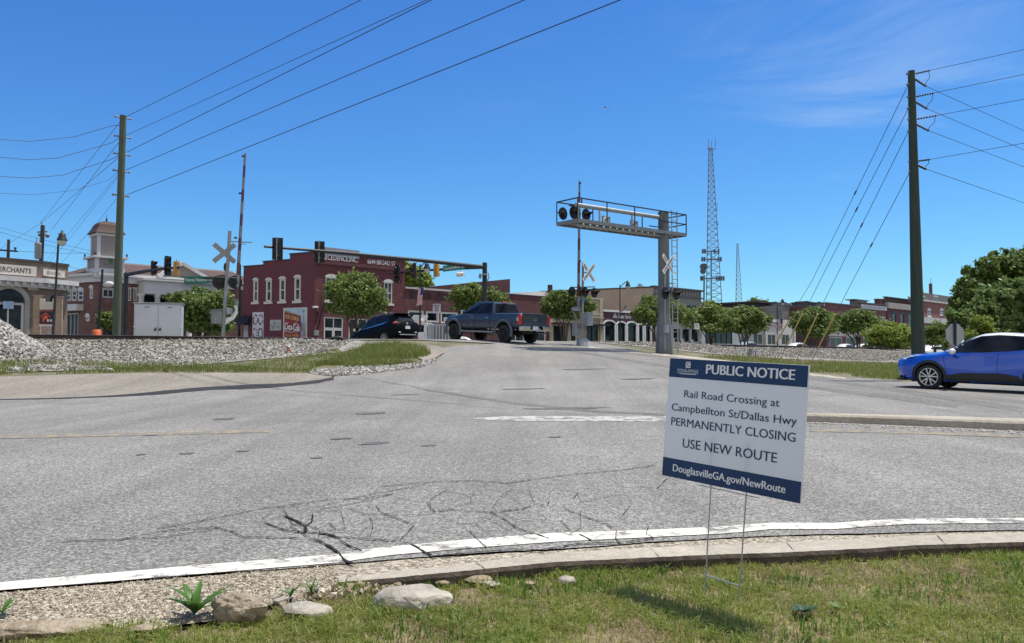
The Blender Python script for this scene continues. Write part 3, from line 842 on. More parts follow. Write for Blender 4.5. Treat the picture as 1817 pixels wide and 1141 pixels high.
def scatter_stones(name, poly, n, r0, r1, mat, dz=0.0):
    xs, ys = [p[0] for p in poly], [p[1] for p in poly]
    X, Y = RNG.uniform(min(xs), max(xs), n * 3), RNG.uniform(min(ys), max(ys), n * 3)
    m = pip(poly, X, Y); X, Y = X[m][:n], Y[m][:n]
    rad = RNG.uniform(r0, r1, len(X))
    P = np.stack([X, Y, terrain(X, Y) + rad * 0.25 + dz], 1)
    o = link_mesh(name, stones(name, P, rad, mat))
    return tag(o, kind='stuff')

scatter_stones('ballast_stones', [xy(s, 0.9)[:2] for s in range(-34, 0, 2)] + [xy(-0.5, 2.6)[:2], xy(-3, 6)[:2]] + [xy(s, 6.0)[:2] for s in range(-6, -36, -2)], 14000, 0.028, 0.062, MAT_STONE_B)
scatter_stones('ballast_stones', [xy(s, 0.9)[:2] for s in range(14, 60, 3)] + [xy(s, 13)[:2] for s in range(58, 25, -3)] + [xy(18, 11)[:2], xy(14.5, 7)[:2]], 15000, 0.03, 0.07, MAT_STONE_B)
_toe = [xy(s, 3.4)[:2] for s in range(-34, -2, 2)] + [xy(-3, 6.4)[:2]] + [xy(s, 6.4)[:2] for s in range(-6, -36, -2)]
scatter_stones('ballast_stones', _toe, 6000, 0.03, 0.075, MAT_STONE)
scatter_stones('apron_stones', P2([(594, 668), (560, 662), (600, 653), (660, 652), (730, 648), (770, 638), (775, 641), (750, 652), (705, 657), (650, 664)]), 1500, 0.03, 0.075, MAT_STONE, 0.01)
gut = P2(EDGE[1:4]) + P2([(600, 1034), (470, 1075), (380, 1098), (200, 1118), (0, 1124)])
scatter_stones('gutter_pebbles', gut, 4200, 0.003, 0.008, stone_mat('river_pebble', (0.14, 0.115, 0.085), (0.32, 0.275, 0.205), (0.58, 0.52, 0.43)), -0.004)

# heap of fresh ballast at the left edge
def build_heap():
    c = at(-115, 655, 28.6); c.z = tz(c.x, c.y)
    rx, ry, h = 3.9, 1.9, 2.05
    a = RNG.uniform(0, 2 * math.pi, 9000); q = np.sqrt(RNG.uniform(0, 1, 9000))
    X, Y = c.x + np.cos(a) * q * rx, c.y + np.sin(a) * q * ry
    prof = h * np.clip(1 - q, 0, 1) ** 0.92
    rad = RNG.uniform(0.035, 0.085, 9000)
    P = np.stack([X, Y, terrain(X, Y) + prof], 1)
    t = thing('gravel_heap', c, 'heap of loose pale grey crushed stone beside the rail at the left edge', 'gravel heap')
    mb = MB(); n = 40
    ring = [(0.0, 1.0)] + [(k / 10, 1 - k / 10) for k in range(1, 11)]
    vs = [Vector((c.x, c.y, c.z + h - .06))]
    for k in range(1, 11):
        for i in range(n):
            w = 2 * math.pi * i / n
            x, y = c.x + math.cos(w) * rx * k / 10, c.y + math.sin(w) * ry * k / 10
            vs.append(Vector((x, y, tz(x, y) + h * (1 - k / 10) ** 0.92 - 0.06 - (0.2 if k == 10 else 0))))
    fs = [(0, 1 + i, 1 + (i + 1) % n) for i in range(n)]
    for k in range(9):
        fs += [(1 + k * n + i, 1 + (k + 1) * n + i, 1 + (k + 1) * n + (i + 1) % n, 1 + k * n + (i + 1) % n) for i in range(n)]
    mb.add(vs, fs, 0, True)
    mb.build('heap_core', MAT_BALLAST, t)
    o = link_mesh('loose_stone', stones('loose_stone', P, rad, MAT_STONE, True), t); o['kind'] = 'stuff'
build_heap()

# ------------------------------------------------------------------ rails and ties
MAT_RAIL = M('rusty_rail', (0.05, 0.035, 0.03), 0.7, 0.3, 0.3, 6)
MAT_RAILTOP = M('polished_rail_head', (0.55, 0.53, 0.51), 0.32, 0.9, 0.1, 3)
MAT_TIE = M('creosote_tie', (0.045, 0.035, 0.028), 0.9, 0, 0.4, 4, bump=0.4)
def build_track():
    p = xy(6, -0.7)
    t = thing('railway_track', (p.x, p.y, RAIL_Z - 0.19), 'long dark railway track on grey ballast running across the whole view behind the road', 'railway track')
    for off in (0.0, -1.505):
        mb = MB(); S = [s for s in range(-70, 125, 2)]
        prof = [(-0.07, -.19), (.07, -.19), (.07, -.17), (.012, -.15), (.012, -.04), (.037, -.03), (.037, -.004), (.028, 0), (-.028, 0), (-.037, -.004), (-.037, -.03), (-.012, -.04), (-.012, -.15), (-.07, -.17)]
        vs = []
        for s in S:
            a = xy(s, off); b = xy(s + 0.1, off); d = (b - a).normalized(); nrm = Vector((d.y, -d.x, 0))
            vs += [a + nrm * u + Vector((0, 0, RAIL_Z + z)) for u, z in prof]
        n = len(prof)
        for i in range(len(S) - 1):
            for k in range(n):
                mb.add([vs[i * n + k], vs[i * n + (k + 1) % n], vs[(i + 1) * n + (k + 1) % n], vs[(i + 1) * n + k]], [(0, 1, 2, 3)], 1 if k in (6, 7, 8) else 0)
        mb.build('rail', [MAT_RAIL, MAT_RAILTOP], t, fixn=False)
    def tie_box(mb, s):
        a = xy(s, -0.75); b = xy(s + .1, -.75); d = (b - a).normalized()
        mb.box(a + Vector((0, 0, RAIL_Z - 0.205 - 0.085)), (0.23, 2.6, 0.17), 0, (d, Vector((-d.y, d.x, 0)), Vector((0, 0, 1))))
    ss = [s for s in np.arange(-30, 80, 0.53) if not -0.6 < s < 13.8]
    ss.sort(key=lambda s: (xy(s, 0)).length)
    for s in ss[:96]:
        mb = MB(); tie_box(mb, s + random.uniform(-.05, .05)); mb.build('tie', MAT_TIE, t, fixn=False)
    mb = MB()
    for s in ss[96:]: tie_box(mb, s)
    mb.build('far_ties', MAT_TIE, t, fixn=False)['kind'] = 'stuff'
build_track()

# ------------------------------------------------------------------ grass
def blades(name, poly, n, h0, h1, w, mat, lean=0.5, mask=None, dz=-0.02, seg=2, clump=0.0):
    xs, ys = [p[0] for p in poly], [p[1] for p in poly]
    X, Y = RNG.uniform(min(xs), max(xs), n), RNG.uniform(min(ys), max(ys), n)
    if clump:
        k = RNG.integers(0, n, n); X = X[k // 9 * 9 % n] + RNG.normal(0, clump, n); Y = Y[k // 9 * 9 % n] + RNG.normal(0, clump, n)
    m = pip(poly, X, Y)
    if mask is not None: m &= mask(X, Y)
    X, Y = X[m], Y[m]; n = len(X)
    Z = terrain(X, Y) + dz
    h = RNG.uniform(h0, h1, n) * RNG.uniform(0.6, 1.2, n)
    if mask is not None and hasattr(mask, 'scale'): h *= mask.scale(X, Y)
    a = RNG.uniform(0, 2 * math.pi, n); l = np.abs(RNG.normal(0, lean, n)); b = RNG.uniform(0, 2 * math.pi, n)
    wx, wy = np.cos(b) * w / 2, np.sin(b) * w / 2
    lx, ly = np.cos(a) * l * h, np.sin(a) * l * h
    V = np.zeros((n, 5, 3))
    V[:, 0] = np.stack([X - wx, Y - wy, Z], 1); V[:, 1] = np.stack([X + wx, Y + wy, Z], 1)
    V[:, 2] = np.stack([X + wx * .8 + lx * .3, Y + wy * .8 + ly * .3, Z + h * .62], 1); V[:, 3] = np.stack([X - wx * .8 + lx * .3, Y - wy * .8 + ly * .3, Z + h * .62], 1)
    V[:, 4] = np.stack([X + lx, Y + ly, Z + h * (1 - 0.25 * np.minimum(l, 1.2))], 1)
    o = np.arange(n) * 5
    Fc = np.concatenate([np.stack([o, o + 1, o + 2], 1), np.stack([o, o + 2, o + 3], 1), np.stack([o + 3, o + 2, o + 4], 1)])
    ob = link_mesh(name, np_mesh(name, V.reshape(-1, 3), Fc, mat))
    return tag(ob, kind='stuff')

def vnoise(X, Y, sc, seed):
    r = np.random.default_rng(seed); g = r.uniform(0, 1, (64, 64))
    u, v = X * sc + 31.7, Y * sc + 17.3
    i, j = np.floor(u).astype(int), np.floor(v).astype(int); fu, fv = smooth01(u - i), smooth01(v - j)
    G = lambda a, b: g[a % 64, b % 64]
    return (G(i, j) * (1 - fu) + G(i + 1, j) * fu) * (1 - fv) + (G(i, j + 1) * (1 - fu) + G(i + 1, j + 1) * fu) * fv

MAT_GRASS = leaf_mat('lawn_grass', (0.14, 0.195, 0.036), (0.29, 0.345, 0.072), (0.50, 0.50, 0.19), 0.5)
MAT_STRAW = leaf_mat('dead_grass', (0.20, 0.15, 0.07), (0.37, 0.30, 0.16), (0.55, 0.48, 0.29), 0.3)
MAT_RAILGRASS = leaf_mat('wild_grass', (0.10, 0.14, 0.03), (0.21, 0.25, 0.06), (0.40, 0.38, 0.16), 0.45)

LAWN = P2([(x, y + 2) for x, y in CURB_OUT]) + [Vector((5.2, 1.2)), Vector((-3.0, 1.2))] + P2([(-160, 1160), (0, 1136), (130, 1128), (250, 1104), (330, 1112), (390, 1108), (470, 1082), (560, 1062), (585, 1052)])
sheet('lawn_soil', LAWN, MAT_DIRT, -0.018, 0.25, 0.08, 0.0)
def lawn_mask(X, Y): return RNG.uniform(0, 1, X.size) < np.clip((vnoise(X, Y, 2.2, 5) * .45 + vnoise(X, Y, 8.0, 6) * .55 - 0.22) * 3.2, 0.12, 1.0)
lawn_mask.scale = lambda X, Y: 0.55 + 0.9 * vnoise(X, Y, 4.5, 8)
def straw_mask(X, Y): return RNG.uniform(0, 1, X.size) < np.clip((0.60 - (vnoise(X, Y, 2.2, 5) * .5 + vnoise(X, Y, 7.0, 6) * .5)) * 3.0, 0.05, 1.0)
LAWN_VIS = P2([(x, y + 2) for x, y in CURB_OUT if x < 1900]) + [ground(1870, 1160)[:2], ground(-60, 1160)[:2]] + P2([(0, 1136), (130, 1128), (250, 1104), (330, 1112), (390, 1108), (470, 1082), (560, 1062), (585, 1052)])
blades('lawn_grass', LAWN_VIS, 105000, 0.020, 0.058, 0.0046, MAT_GRASS, 1.0, lawn_mask, clump=0.018)
blades('dead_grass', LAWN_VIS, 90000, 0.012, 0.04, 0.0036, MAT_STRAW, 1.2, straw_mask)
blades('lawn_weeds', LAWN_VIS, 9000, 0.03, 0.075, 0.008, leaf_mat('broad_weed', (0.05, 0.12, 0.018), (0.11, 0.22, 0.035), (0.18, 0.30, 0.06), 0.45), 0.6, lambda X, Y: vnoise(X, Y, 3.3, 21) > 0.64)

_gs = P2([(-260, 672), (0, 667), (120, 663), (250, 660), (420, 660), (560, 661), (560, 656), (420, 650), (300, 650), (180, 646), (80, 642), (0, 640), (-260, 640)])
blades('verge_grass', _gs, 26000, 0.10, 0.30, 0.016, MAT_RAILGRASS, 0.45, lambda X, Y: vnoise(X, Y, 0.5, 3) * .6 + vnoise(X, Y, 1.7, 4) * .4 > 0.33)
_gi = P2([(545, 654), (600, 655), (690, 652), (750, 646), (772, 634), (752, 620), (700, 612), (650, 616), (610, 632)])
blades('verge_grass', _gi, 24000, 0.10, 0.36, 0.016, MAT_RAILGRASS, 0.4, lambda X, Y: vnoise(X, Y, 0.6, 13) > 0.22)
_gm = P2([(330, 648), (480, 640), (560, 628), (600, 620), (610, 632), (560, 650)])
blades('verge_grass', _gm, 6000, 0.06, 0.20, 0.014, MAT_RAILGRASS, 0.5, lambda X, Y: vnoise(X, Y, 0.8, 33) > 0.45)
_gr = P2([(1240, 633), (1300, 640), (1430, 660), (1500, 667.5), (1600, 674), (1817, 682)]) + [ground(1817, 655)[:2]] + P2([(1620, 649), (1500, 646), (1400, 641), (1320, 634)])
blades('verge_grass', _gr, 42000, 0.08, 0.28, 0.018, MAT_RAILGRASS, 0.4, lambda X, Y: vnoise(X, Y, 0.45, 23) > 0.16)
_gd = P2([(1240, 633), (1430, 646), (1620, 654), (1620, 646), (1500, 642), (1400, 637), (1320, 631)])
blades('dry_verge_grass', _gd, 5000, 0.08, 0.26, 0.016, MAT_STRAW, 0.4)
# ------------------------------------------------------------------ street and railway furniture
MAT_GALV = M('galvanised_steel', (0.36, 0.38, 0.39), 0.5, 0.55, 0.14, 3)
MAT_ALU = M('grey_painted_metal', (0.27, 0.285, 0.295), 0.55, 0.2, 0.10, 2)
MAT_ALU_D = M('dull_grey_metal', (0.20, 0.21, 0.22), 0.55, 0.3, 0.15, 3)
MAT_BLACK = M('black_paint', (0.007, 0.007, 0.008), 0.6, 0, 0.25, 3)
MAT_BLACK2 = M('dark_pole_paint', (0.022, 0.024, 0.028), 0.5, 0.1, 0.25, 3)
MAT_WHITE = M('white_paint', (0.72, 0.72, 0.70), 0.5, 0, 0.08, 3)
MAT_SIGNWHITE = M('sign_white', (0.80, 0.81, 0.82), 0.55, 0, 0.03, 1.5)
MAT_NAVY = M('sign_navy', (0.006, 0.030, 0.105), 0.45, 0, 0.06, 2)
MAT_NAVYINK = M('sign_navy_ink', (0.012, 0.030, 0.085), 0.5, 0, 0.05, 2)
MAT_RED = M('red_paint', (0.10, 0.028, 0.026), 0.5, 0, 0.2, 4)
MAT_GREENSIGN = M('street_sign_green', (0.0, 0.16, 0.105), 0.45, 0, 0.08, 2)
MAT_YELLOWSIG = M('signal_yellow', (0.55, 0.27, 0.02), 0.5, 0, 0.1, 3)
MAT_GUARD = M('yellow_guard_plastic', (0.55, 0.42, 0.14), 0.5, 0, 0.2, 5)
MAT_LENS_OFF = M('dark_red_lens', (0.09, 0.008, 0.008), 0.2, 0, 0.1, 3)
MAT_GREENLIT = lamp_mat('lit_green_lens', (0.02, 0.85, 0.50), 1.6)
MAT_WIRE = M('wire_black', (0.03, 0.035, 0.045), 0.5, 0.2, 0.1, 2)
MAT_BLUE = M('blue_plate', (0.02, 0.12, 0.42), 0.5, 0, 0.08, 3)
MAT_GLOBE = M('frosted_globe', (0.55, 0.52, 0.44), 0.3, 0, 0.1, 3)

def wood_mat(name, c1, c2):
    m, nt, b = base_mat(name, 0.9, 0, 0.2)
    tc = nod(nt, 'ShaderNodeTexCoord'); mp = nod(nt, 'ShaderNodeMapping'); mp.inputs['Scale'].default_value = (14, 14, 0.7)
    n = nod(nt, 'ShaderNodeTexNoise', Scale=1.0, Detail=6.0, Roughness=0.7)
    rp = nod(nt, 'ShaderNodeValToRGB'); rp.color_ramp.elements[0].position, rp.color_ramp.elements[1].position = 0.3, 0.7
    rp.color_ramp.elements[0].color, rp.color_ramp.elements[1].color = c4(c1), c4(c2)
    nt.links.new(tc.outputs['Object'], mp.inputs[0]); nt.links.new(mp.outputs[0], n.inputs['Vector'])
    nt.links.new(n.outputs[0], rp.inputs[0]); nt.links.new(rp.outputs[0], b.inputs['Base Color'])
    bp = nod(nt, 'ShaderNodeBump', Strength=0.5, Distance=0.01); nt.links.new(n.outputs[0], bp.inputs['Height']); nt.links.new(bp.outputs[0], b.inputs['Normal'])
    return m
MAT_POLE = wood_mat('treated_pole_wood', (0.055, 0.075, 0.056), (0.12, 0.145, 0.105))
MAT_POLE2 = wood_mat('dark_pole_wood', (0.05, 0.045, 0.04), (0.10, 0.09, 0.08))
UP = Vector((0, 0, 1))
TRK = Vector((0.717, 0.697, 0))            # along the tracks and the shop fronts
CRS = Vector((-0.68, 0.733, 0))            # over the crossing

def zpx(py, d): return at(CX, py, d).z

MAT_BOARD = M('translucent_board', (0.80, 0.81, 0.82), .55, 0, .03, 1.5)
_b = MAT_BOARD.node_tree; _o = _b.nodes['Material Output']; _t = nod(_b, 'ShaderNodeBsdfTranslucent', Color=(.75, .78, .82, 1)); _x = nod(_b, 'ShaderNodeMixShader'); _x.inputs[0].default_value = .5
_b.links.new(_b.nodes['Principled BSDF'].outputs[0], _x.inputs[1]); _b.links.new(_t.outputs[0], _x.inputs[2]); _b.links.new(_x.outputs[0], _o.inputs[0])
# ---- the yard sign in the foreground
def build_notice():
    w = Vector((-0.05090836, 0.06942738, -0.92152768))
    Rm = Matrix.Rotation(w.length, 3, w.normalized())
    X, N, Z = Rm @ Vector((1, 0, 0)), -(Rm @ Vector((0, 1, 0))), Rm @ Vector((0, 0, 1))
    k = 0.80
    c = Vector((0, 0, CAM_Z)) + Vector((1.29336, 4.86198, 0.73862 - CAM_Z)) * k
    W, H = k, k * 0.75
    def on(px, py):                       # pixel -> point on the plane of the board
        r = ray(px, py); o = Vector((0, 0, CAM_Z)); t = (c - o).dot(N) / r.dot(N); return o + r * t
    b1, b2 = on(1251, 1021), on(1311, 1040)
    g = ground(1281, 1031)
    root = thing('yard_sign', g, 'white and navy public notice board on a thin wire stake in the foreground grass', 'yard sign')
    def pt(u, v, d=0.0): return c + X * (u * k) + Z * (v * k) + N * d
    mb = MB(); mb.box(c, (W, 0.010, H), 0, (X, N, Z)); mb.build('board', MAT_BOARD, root, bevel=0.0015, seg=1)
    e = 0.0065
    def band(name, v0, v1, mt):
        m = MB(); m.box(pt(0, (v0 + v1) / 2, 0.0056), (W * 0.996, 0.0016, (v1 - v0) * k), 0, (X, N, Z)); return m.build(name, mt, root)
    top = band('header_band', 0.254, 0.3735, MAT_NAVY); bot = band('footer_band', -0.3735, -0.258, MAT_NAVY)
    def line(name, txt, u0, v0, u1, h, mt, bold=0.02):
        m = MB(); put_text(m, txt, pt(u0, v0, 0.0072), X, Z, (u1 - u0) * k, h * k, bold); return m.build(name, mt, root, fixn=False)
    line('lettering', 'PUBLIC NOTICE', -0.199, 0.290, 0.418, 0.057, MAT_SIGNWHITE, 0.034)
    line('lettering', 'Rail Road Crossing at', -0.360, 0.134, 0.333, 0.044, MAT_NAVYINK, 0.014)
    line('lettering', 'Campbellton St/Dallas Hwy', -0.455, 0.043, 0.449, 0.045, MAT_NAVYINK, 0.014)
    line('lettering', 'PERMANENTLY CLOSING', -0.450, -0.049, 0.447, 0.049, MAT_NAVYINK, 0.014)
    line('lettering', 'USE NEW ROUTE', -0.344, -0.178, 0.338, 0.055, MAT_NAVYINK, 0.014)
    line('lettering', 'DouglasvilleGA.gov/NewRoute', -0.409, -0.335, 0.404, 0.044, MAT_SIGNWHITE, 0.026)
    m = MB(); put_text(m, 'DOUGLASVILLE', pt(-0.428, 0.292, 0.0072), X, Z, 0.166 * k, 0.017 * k, 0.004)
    m.box(pt(-0.345, 0.284, 0.0072), (0.166 * k, 0.0008, 0.0016), 0, (X, N, Z)); m.box(pt(-0.345, 0.279, 0.0072), (0.13 * k, 0.0008, 0.0022), 0, (X, N, Z))
    m.build('city_name', MAT_SIGNWHITE, root, fixn=False)
    m = MB(); s = 0.036 * k; cc = pt(-0.345, 0.337, 0.0072)
    for dx, dz, w_, h_ in ((-.42, 0, .2, 1), (.42, 0, .2, 1), (0, .42, 1, .2), (0, -.42, 1, .2), (0.05, .05, .34, .34), (-.1, -.2, .15, .3)):
        m.box(cc + X * dx * s + Z * dz * s, (w_ * s, 0.0008, h_ * s), 0, (X, N, Z))
    m.build('emblem', MAT_SIGNWHITE, root)
    m = MB()
    for bx, tx in ((b1, on(1260, 868)), (b2, on(1322.5, 882))):
        low = bx + (bx - tx).normalized() * 0.07
        up_ = tx + (tx - bx).normalized() * 0.25
        m.tube([low - N * 0.006, up_ - N * 0.006], 0.0034, 8)
    d1 = b1 + (b1 - on(1260, 868)) * 0.0 - N * 0.006; d2 = b2 - N * 0.006
    m.tube([d1 - (d2 - d1) * 0.04, d2 + (d2 - d1) * 0.04], 0.0032, 8)
    u1 = on(1240, 860.5) - N * 0.006; u2 = on(1345, 883.5) - N * 0.006
    m.tube([u1, u2], 0.0032, 8)
    m.build('wire_stake', MAT_GALV, root)
build_notice()

# ---- utility poles
def pole(name, base, top, r0, r1, label, cat='utility pole', mat=None, group=None):
    t = thing(name, base, label, cat, group)
    mb = MB(); b, tp = Vector(base), Vector(top)
    mb.tube([b - (tp - b).normalized() * 0.4, b.lerp(tp, 0.4), tp], [r0, r0 * .6 + r1 * .4, r1], 14)
    mb.build('post', mat or MAT_POLE, t)
    return t
LP_B, LP_T = at(205.5, 610, 40), at(218.5, 205, 40)
LP_B.z = tz(LP_B.x, LP_B.y)
t = pole('utility_pole', LP_B, LP_T, 0.20, 0.15, 'tall weathered wooden utility pole beyond the rail at left, leaning a little right', group='utility poles')
hw = MB()
for py, dx in ((209, 1), (243, 1), (274, 1), (304, .7), (347, .5)):
    p = at(np.interp(py, [205, 610], [218.5, 205.5]), py, 40)
    hw.tube([p - TRK * .35, p + TRK * .35], 0.035, 6); hw.ball(p + TRK * .36, 0.06, 8); hw.ball(p - TRK * .36, .06, 8)
hw.build('insulator_bracket', MAT_ALU_D, t)
RP_B, RP_T = at(1630.5, 672, 27), at(1617, 126, 27)
RP_B.z = tz(RP_B.x, RP_B.y)
t = pole('utility_pole', RP_B, RP_T, 0.225, 0.108, 'tall greenish wooden utility pole behind the blue car at right', group='utility poles', mat=wood_mat('dark_treated_wood', (.028, .042, .036), (.065, .085, .07)))
hw = MB()
for py in (131, 150, 172, 192, 212, 232, 286, 305):
    p = at(np.interp(py, [126, 672], [1617, 1630.5]), py, 27); hw.box(p + Vector((-.1, 0, 0)), (.12, .1, .05))
hw.build('bolt_plate', MAT_ALU_D, t)

WIRES = 'overhead power lines'
def wire(label, pts, r=0.012, sag=0.0, n=10, group=WIRES, name='utility_wire'):
    """pts: (px, py, depth)"""
    P = [at(*p) for p in pts]; out = []
    for i in range(len(P) - 1):
        for j in range(n):
            s = j / n; q = P[i].lerp(P[i + 1], s); q.z -= sag * 4 * s * (1 - s); out.append(q)
    out.append(P[-1])
    mb = MB(); mb.tube(out, r * .78, 5, caps=False)
    tag(mb.build(name, MAT_WIRE, fixn=False), label, 'power line', group)
def dz_at(py0, d0, py1, slope=0.0):
    z = at(CX, py0, d0).z - CAM_Z
    return d0 * (HORIZON - py0) / (HORIZON - py1)
ws = [((222, 208), (640, 0)), ((224, 240), (757, 0)), ((225, 270), (765, 0)), ((223, 302), (930, 0)), ((222, 347), (1100, 0))]
wn_ = ['top wire', 'second wire', 'third wire', 'fourth wire', 'lowest wire']
for (a, b), nm in zip(ws, wn_):
    D1 = dz_at(a[1], 40, b[1] - 0.0)
    ex = (b[0] + (b[0] - a[0]) * 0.25, b[1] + (b[1] - a[1]) * 0.25)
    wire(nm + ' climbing from the left wooden pole to the upper edge of the sky', [(a[0], a[1], 40), (b[0], b[1], D1), (ex[0], ex[1], dz_at(a[1], 40, ex[1]))], 0.017 if nm != 'second wire' else 0.014)
lw = [[(215, 222), (197, 223.5), (131, 243), (52, 251), (0, 247), (-150, 218)], [(214, 243), (197, 254), (105, 280), (52, 283.5), (0, 279), (-150, 250)], [(213, 275), (197, 283), (110, 311), (52, 316), (0, 313), (-150, 288)], [(211, 304), (190, 321), (130, 338), (60, 345.5), (0, 343), (-150, 322)]]
for k, l in enumerate(lw):
    wire(['top', 'second', 'third', 'faint lowest'][k] + ' sagging wire from the left wooden pole to the left edge', [(x, y, 40 - (215 - x) * 0.02) for x, y in l], 0.016 if k < 3 else 0.010, 0, 3)
dw = [[(214, 215), (74, 393)], [(213, 250), (92, 407)], [(212, 278), (74, 395), (0, 442)], [(211, 308), (117, 420), (68, 480)], [(211, 312), (121, 426), (75, 480)], [(209, 350), (160, 410), (108, 468)]]
for k, l in enumerate(dw):
    q = [(x, y, 40 + (215 - x) * 0.20) for x, y in l]
    wire(['steep top wire', 'second steep wire', 'third steep wire', 'thin fourth wire', 'thin fifth wire', 'lowest steep wire'][k] + ' falling leftward from the left wooden pole to the bank roof', q, 0.016 if k < 3 else 0.011)
sv = [[(-20, 398, 60), (75, 425, 62), (160, 445, 68)], [(-20, 406, 60), (70, 432, 62), (160, 452, 68)], [(28, 446, 62), (110, 449.5, 62), (162, 449, 68)], [(118, 472, 62), (150, 480, 64), (175, 486, 66)]]
for k, l in enumerate(sv):
    wire(['upper slanting service wire', 'lower slanting service wire', 'level service wire', 'short service wire'][k] + ' above the bank roof reaching the brick tower', l, 0.016)
ra = [((1625, 131), (1650, 125), (1817, 88)), ((1625, 172), (1657, 165), (1817, 132)), ((1626, 212), (1662, 205), (1817, 176)), ((1630, 286), (1650, 283), (1817, 254))]
rb = [((1625, 140), (1643, 153), (1817, 232)), ((1625, 180), (1645, 193), (1817, 266)), ((1626, 220), (1648, 232), (1817, 296)), ((1630, 293), (1643, 300), (1817, 360))]
od = ['first', 'second', 'third', 'fourth']
for k, (a, b, c) in enumerate(ra):
    D2 = dz_at(a[1], 27, c[1]); e = (2250, c[1] - (c[1] - b[1]) / (c[0] - b[0]) * -1 * (2250 - c[0]))
    wire(od[k] + ' wire from the top rising right from the greenish right pole', [(a[0], a[1], 27), (b[0], b[1], 26.9), (c[0], c[1], D2), (e[0], e[1], dz_at(a[1], 27, e[1]))], 0.011, 0, 4)
    hwm = MB(); p, q = at(a[0] - 2, a[1], 27), at(b[0], b[1], 26.9)
    for s in np.linspace(.15, .95, 7): hwm.lathe(p.lerp(q, s), q - p, [(-.02, .02), (0, .042), (.02, .02)], 8)
    hwm.tube([p, q], 0.018, 6)
    tag(hwm.build('strain_insulator', MAT_BLACK2, fixn=False), 'dark insulator string on the right pole at the start of the ' + od[k] + ' rising wire', 'insulator', 'strain insulators on the right pole')
for k, (a, b, c) in enumerate(rb):
    D2 = dz_at(a[1], 27, c[1]); e = (2100, c[1] + (c[1] - b[1]) / (c[0] - b[0]) * (2100 - c[0]) * .8)
    wire(od[k] + ' wire from the top falling right from the greenish right pole', [(a[0], a[1], 27), (b[0], b[1], 27.6), (c[0], c[1], D2), (e[0], e[1], dz_at(a[1], 27, e[1]))], 0.012, 0, 4)
    hwm = MB(); p, q = at(a[0] - 2, a[1], 27), at(b[0], b[1], 27.6)
    for s in np.linspace(.15, .95, 6): hwm.lathe(p.lerp(q, s), q - p, [(-.02, .02), (0, .045), (.02, .02)], 8)
    hwm.tube([p, q], 0.018, 6)
    tag(hwm.build('strain_insulator', MAT_BLACK2, fixn=False), 'dark insulator string on the right pole at the start of the ' + od[k] + ' falling wire', 'insulator', 'strain insulators on the right pole')
    u = ra[k][1]; m1 = ((u[0] + b[0]) / 2 + (3 if k < 3 else 1), (u[1] + b[1]) / 2 - 1)
    wire(od[k] + ' short jumper loop hanging beside the top of the right pole', [(u[0] - 2, u[1] + 1, 26.9), (m1[0], m1[1], 27.2), (b[0] - 2, b[1] - 1, 27.6)], 0.012, -0.03, 5, 'jumper loops on the right pole', 'jumper_wire')
    kb = MB(); kb.ball(at(m1[0], m1[1], 27.2), 0.04, 8)

# guy wires with their yellow guards
gy = [((1611, 152), (1440, 500), (1419, 534), (1403, 563), (1376, 610), (1361, 632)), ((1611, 194), (1454, 500), (1434, 541), (1424, 557), (1395, 614), (1381, 642)), ((1612, 233), (1479, 500), (1464, 531), (1451, 557), (1423, 617), (1409, 645)), ((1615, 304), (1512, 500), (1492, 539), (1482, 557), (1452, 617), (1436, 646))]
for k, l in enumerate(gy):
    g = ground(*l[5])
    dep = lambda px: 27 + (g.y - 27) * (l[0][0] - px) / (l[0][0] - l[5][0])
    P = [at(x, y, dep(x)) for x, y in l]
    P[5] = g
    r = thing('guy_wire', g, od[k] + ' guy wire from the left, running from the right pole down to a yellow guard', 'guy wire', 'guy wires of the right pole')
    mb = MB(); mb.tube([P[0], P[1], P[2], P[3], P[4], P[5] - UP * .1], 0.011, 5, caps=False); mb.build('cable', MAT_WIRE, r, fixn=False)
    mb = MB(); mb.tube([P[3], P[4]], 0.032, 8); mb.build('guard', MAT_GUARD, r)
    mb = MB(); q = P[0].lerp(P[1], 0.45 + .05 * k); mb.tube([q, q + (P[1] - P[0]).normalized() * .25], 0.03, 6); mb.build('clamp', MAT_BLACK2, r)

# two small poles behind the bank
b, tp = at(69, 470, 62), at(76, 400, 62); b.z = 0.8
t = pole('utility_pole', b, tp, .17, .15, 'dark wooden pole carrying a grey transformer can above the bank roof', mat=MAT_POLE2, group='utility poles')
mb = MB(); c = at(67.5, 445, 61.6); mb.lathe(c - UP * .62, UP, [(0, .18), (.12, .24), (1.1, .24), (1.18, .26), (1.22, .2), (1.25, 0.0)], 14)
for dx in (-.1, .1): mb.tube([c + Vector((dx, 0, .6)), c + Vector((dx * 1.4, 0, .95))], .035, 6)
tag(mb.build('transformer', MAT_ALU, None), 'grey cylindrical transformer can hung on the dark pole', 'transformer')
mb = MB(); mb.bar(at(66, 412, 62), at(84, 411, 62), .08, .1); mb.build('crossarm', MAT_ALU_D, t)
for x, y, r_ in ((84, 418, .18), (70, 417, .12)): mb = MB(); mb.ball(at(x, y, 62), r_, 8); mb.build('cutout', MAT_ALU_D, t)
mb = MB(); mb.tube([at(76, 402, 62), at(73, 393, 62)], .05, 6); mb.build('pole_pin', MAT_ALU_D, t)
b, tp = at(12, 470, 64), at(15.5, 425, 64); b.z = 0.8
t = pole('utility_pole', b, tp, .13, .11, 'far dark pole with a level crossarm at the left edge above the bank roof', mat=MAT_POLE2, group='utility poles')
mb = MB(); mb.bar(at(-10, 443, 64), at(31, 446, 64), .1, .13)
for x, y in ((-8, 438), (27, 441)): mb.tube([at(x, y + 4, 64), at(x, y - 1, 64)], .06, 6); mb.ball(at(x, y - 1, 64), (.12, .12, .07), 8)
mb.build('crossarm', MAT_BLACK2, t)

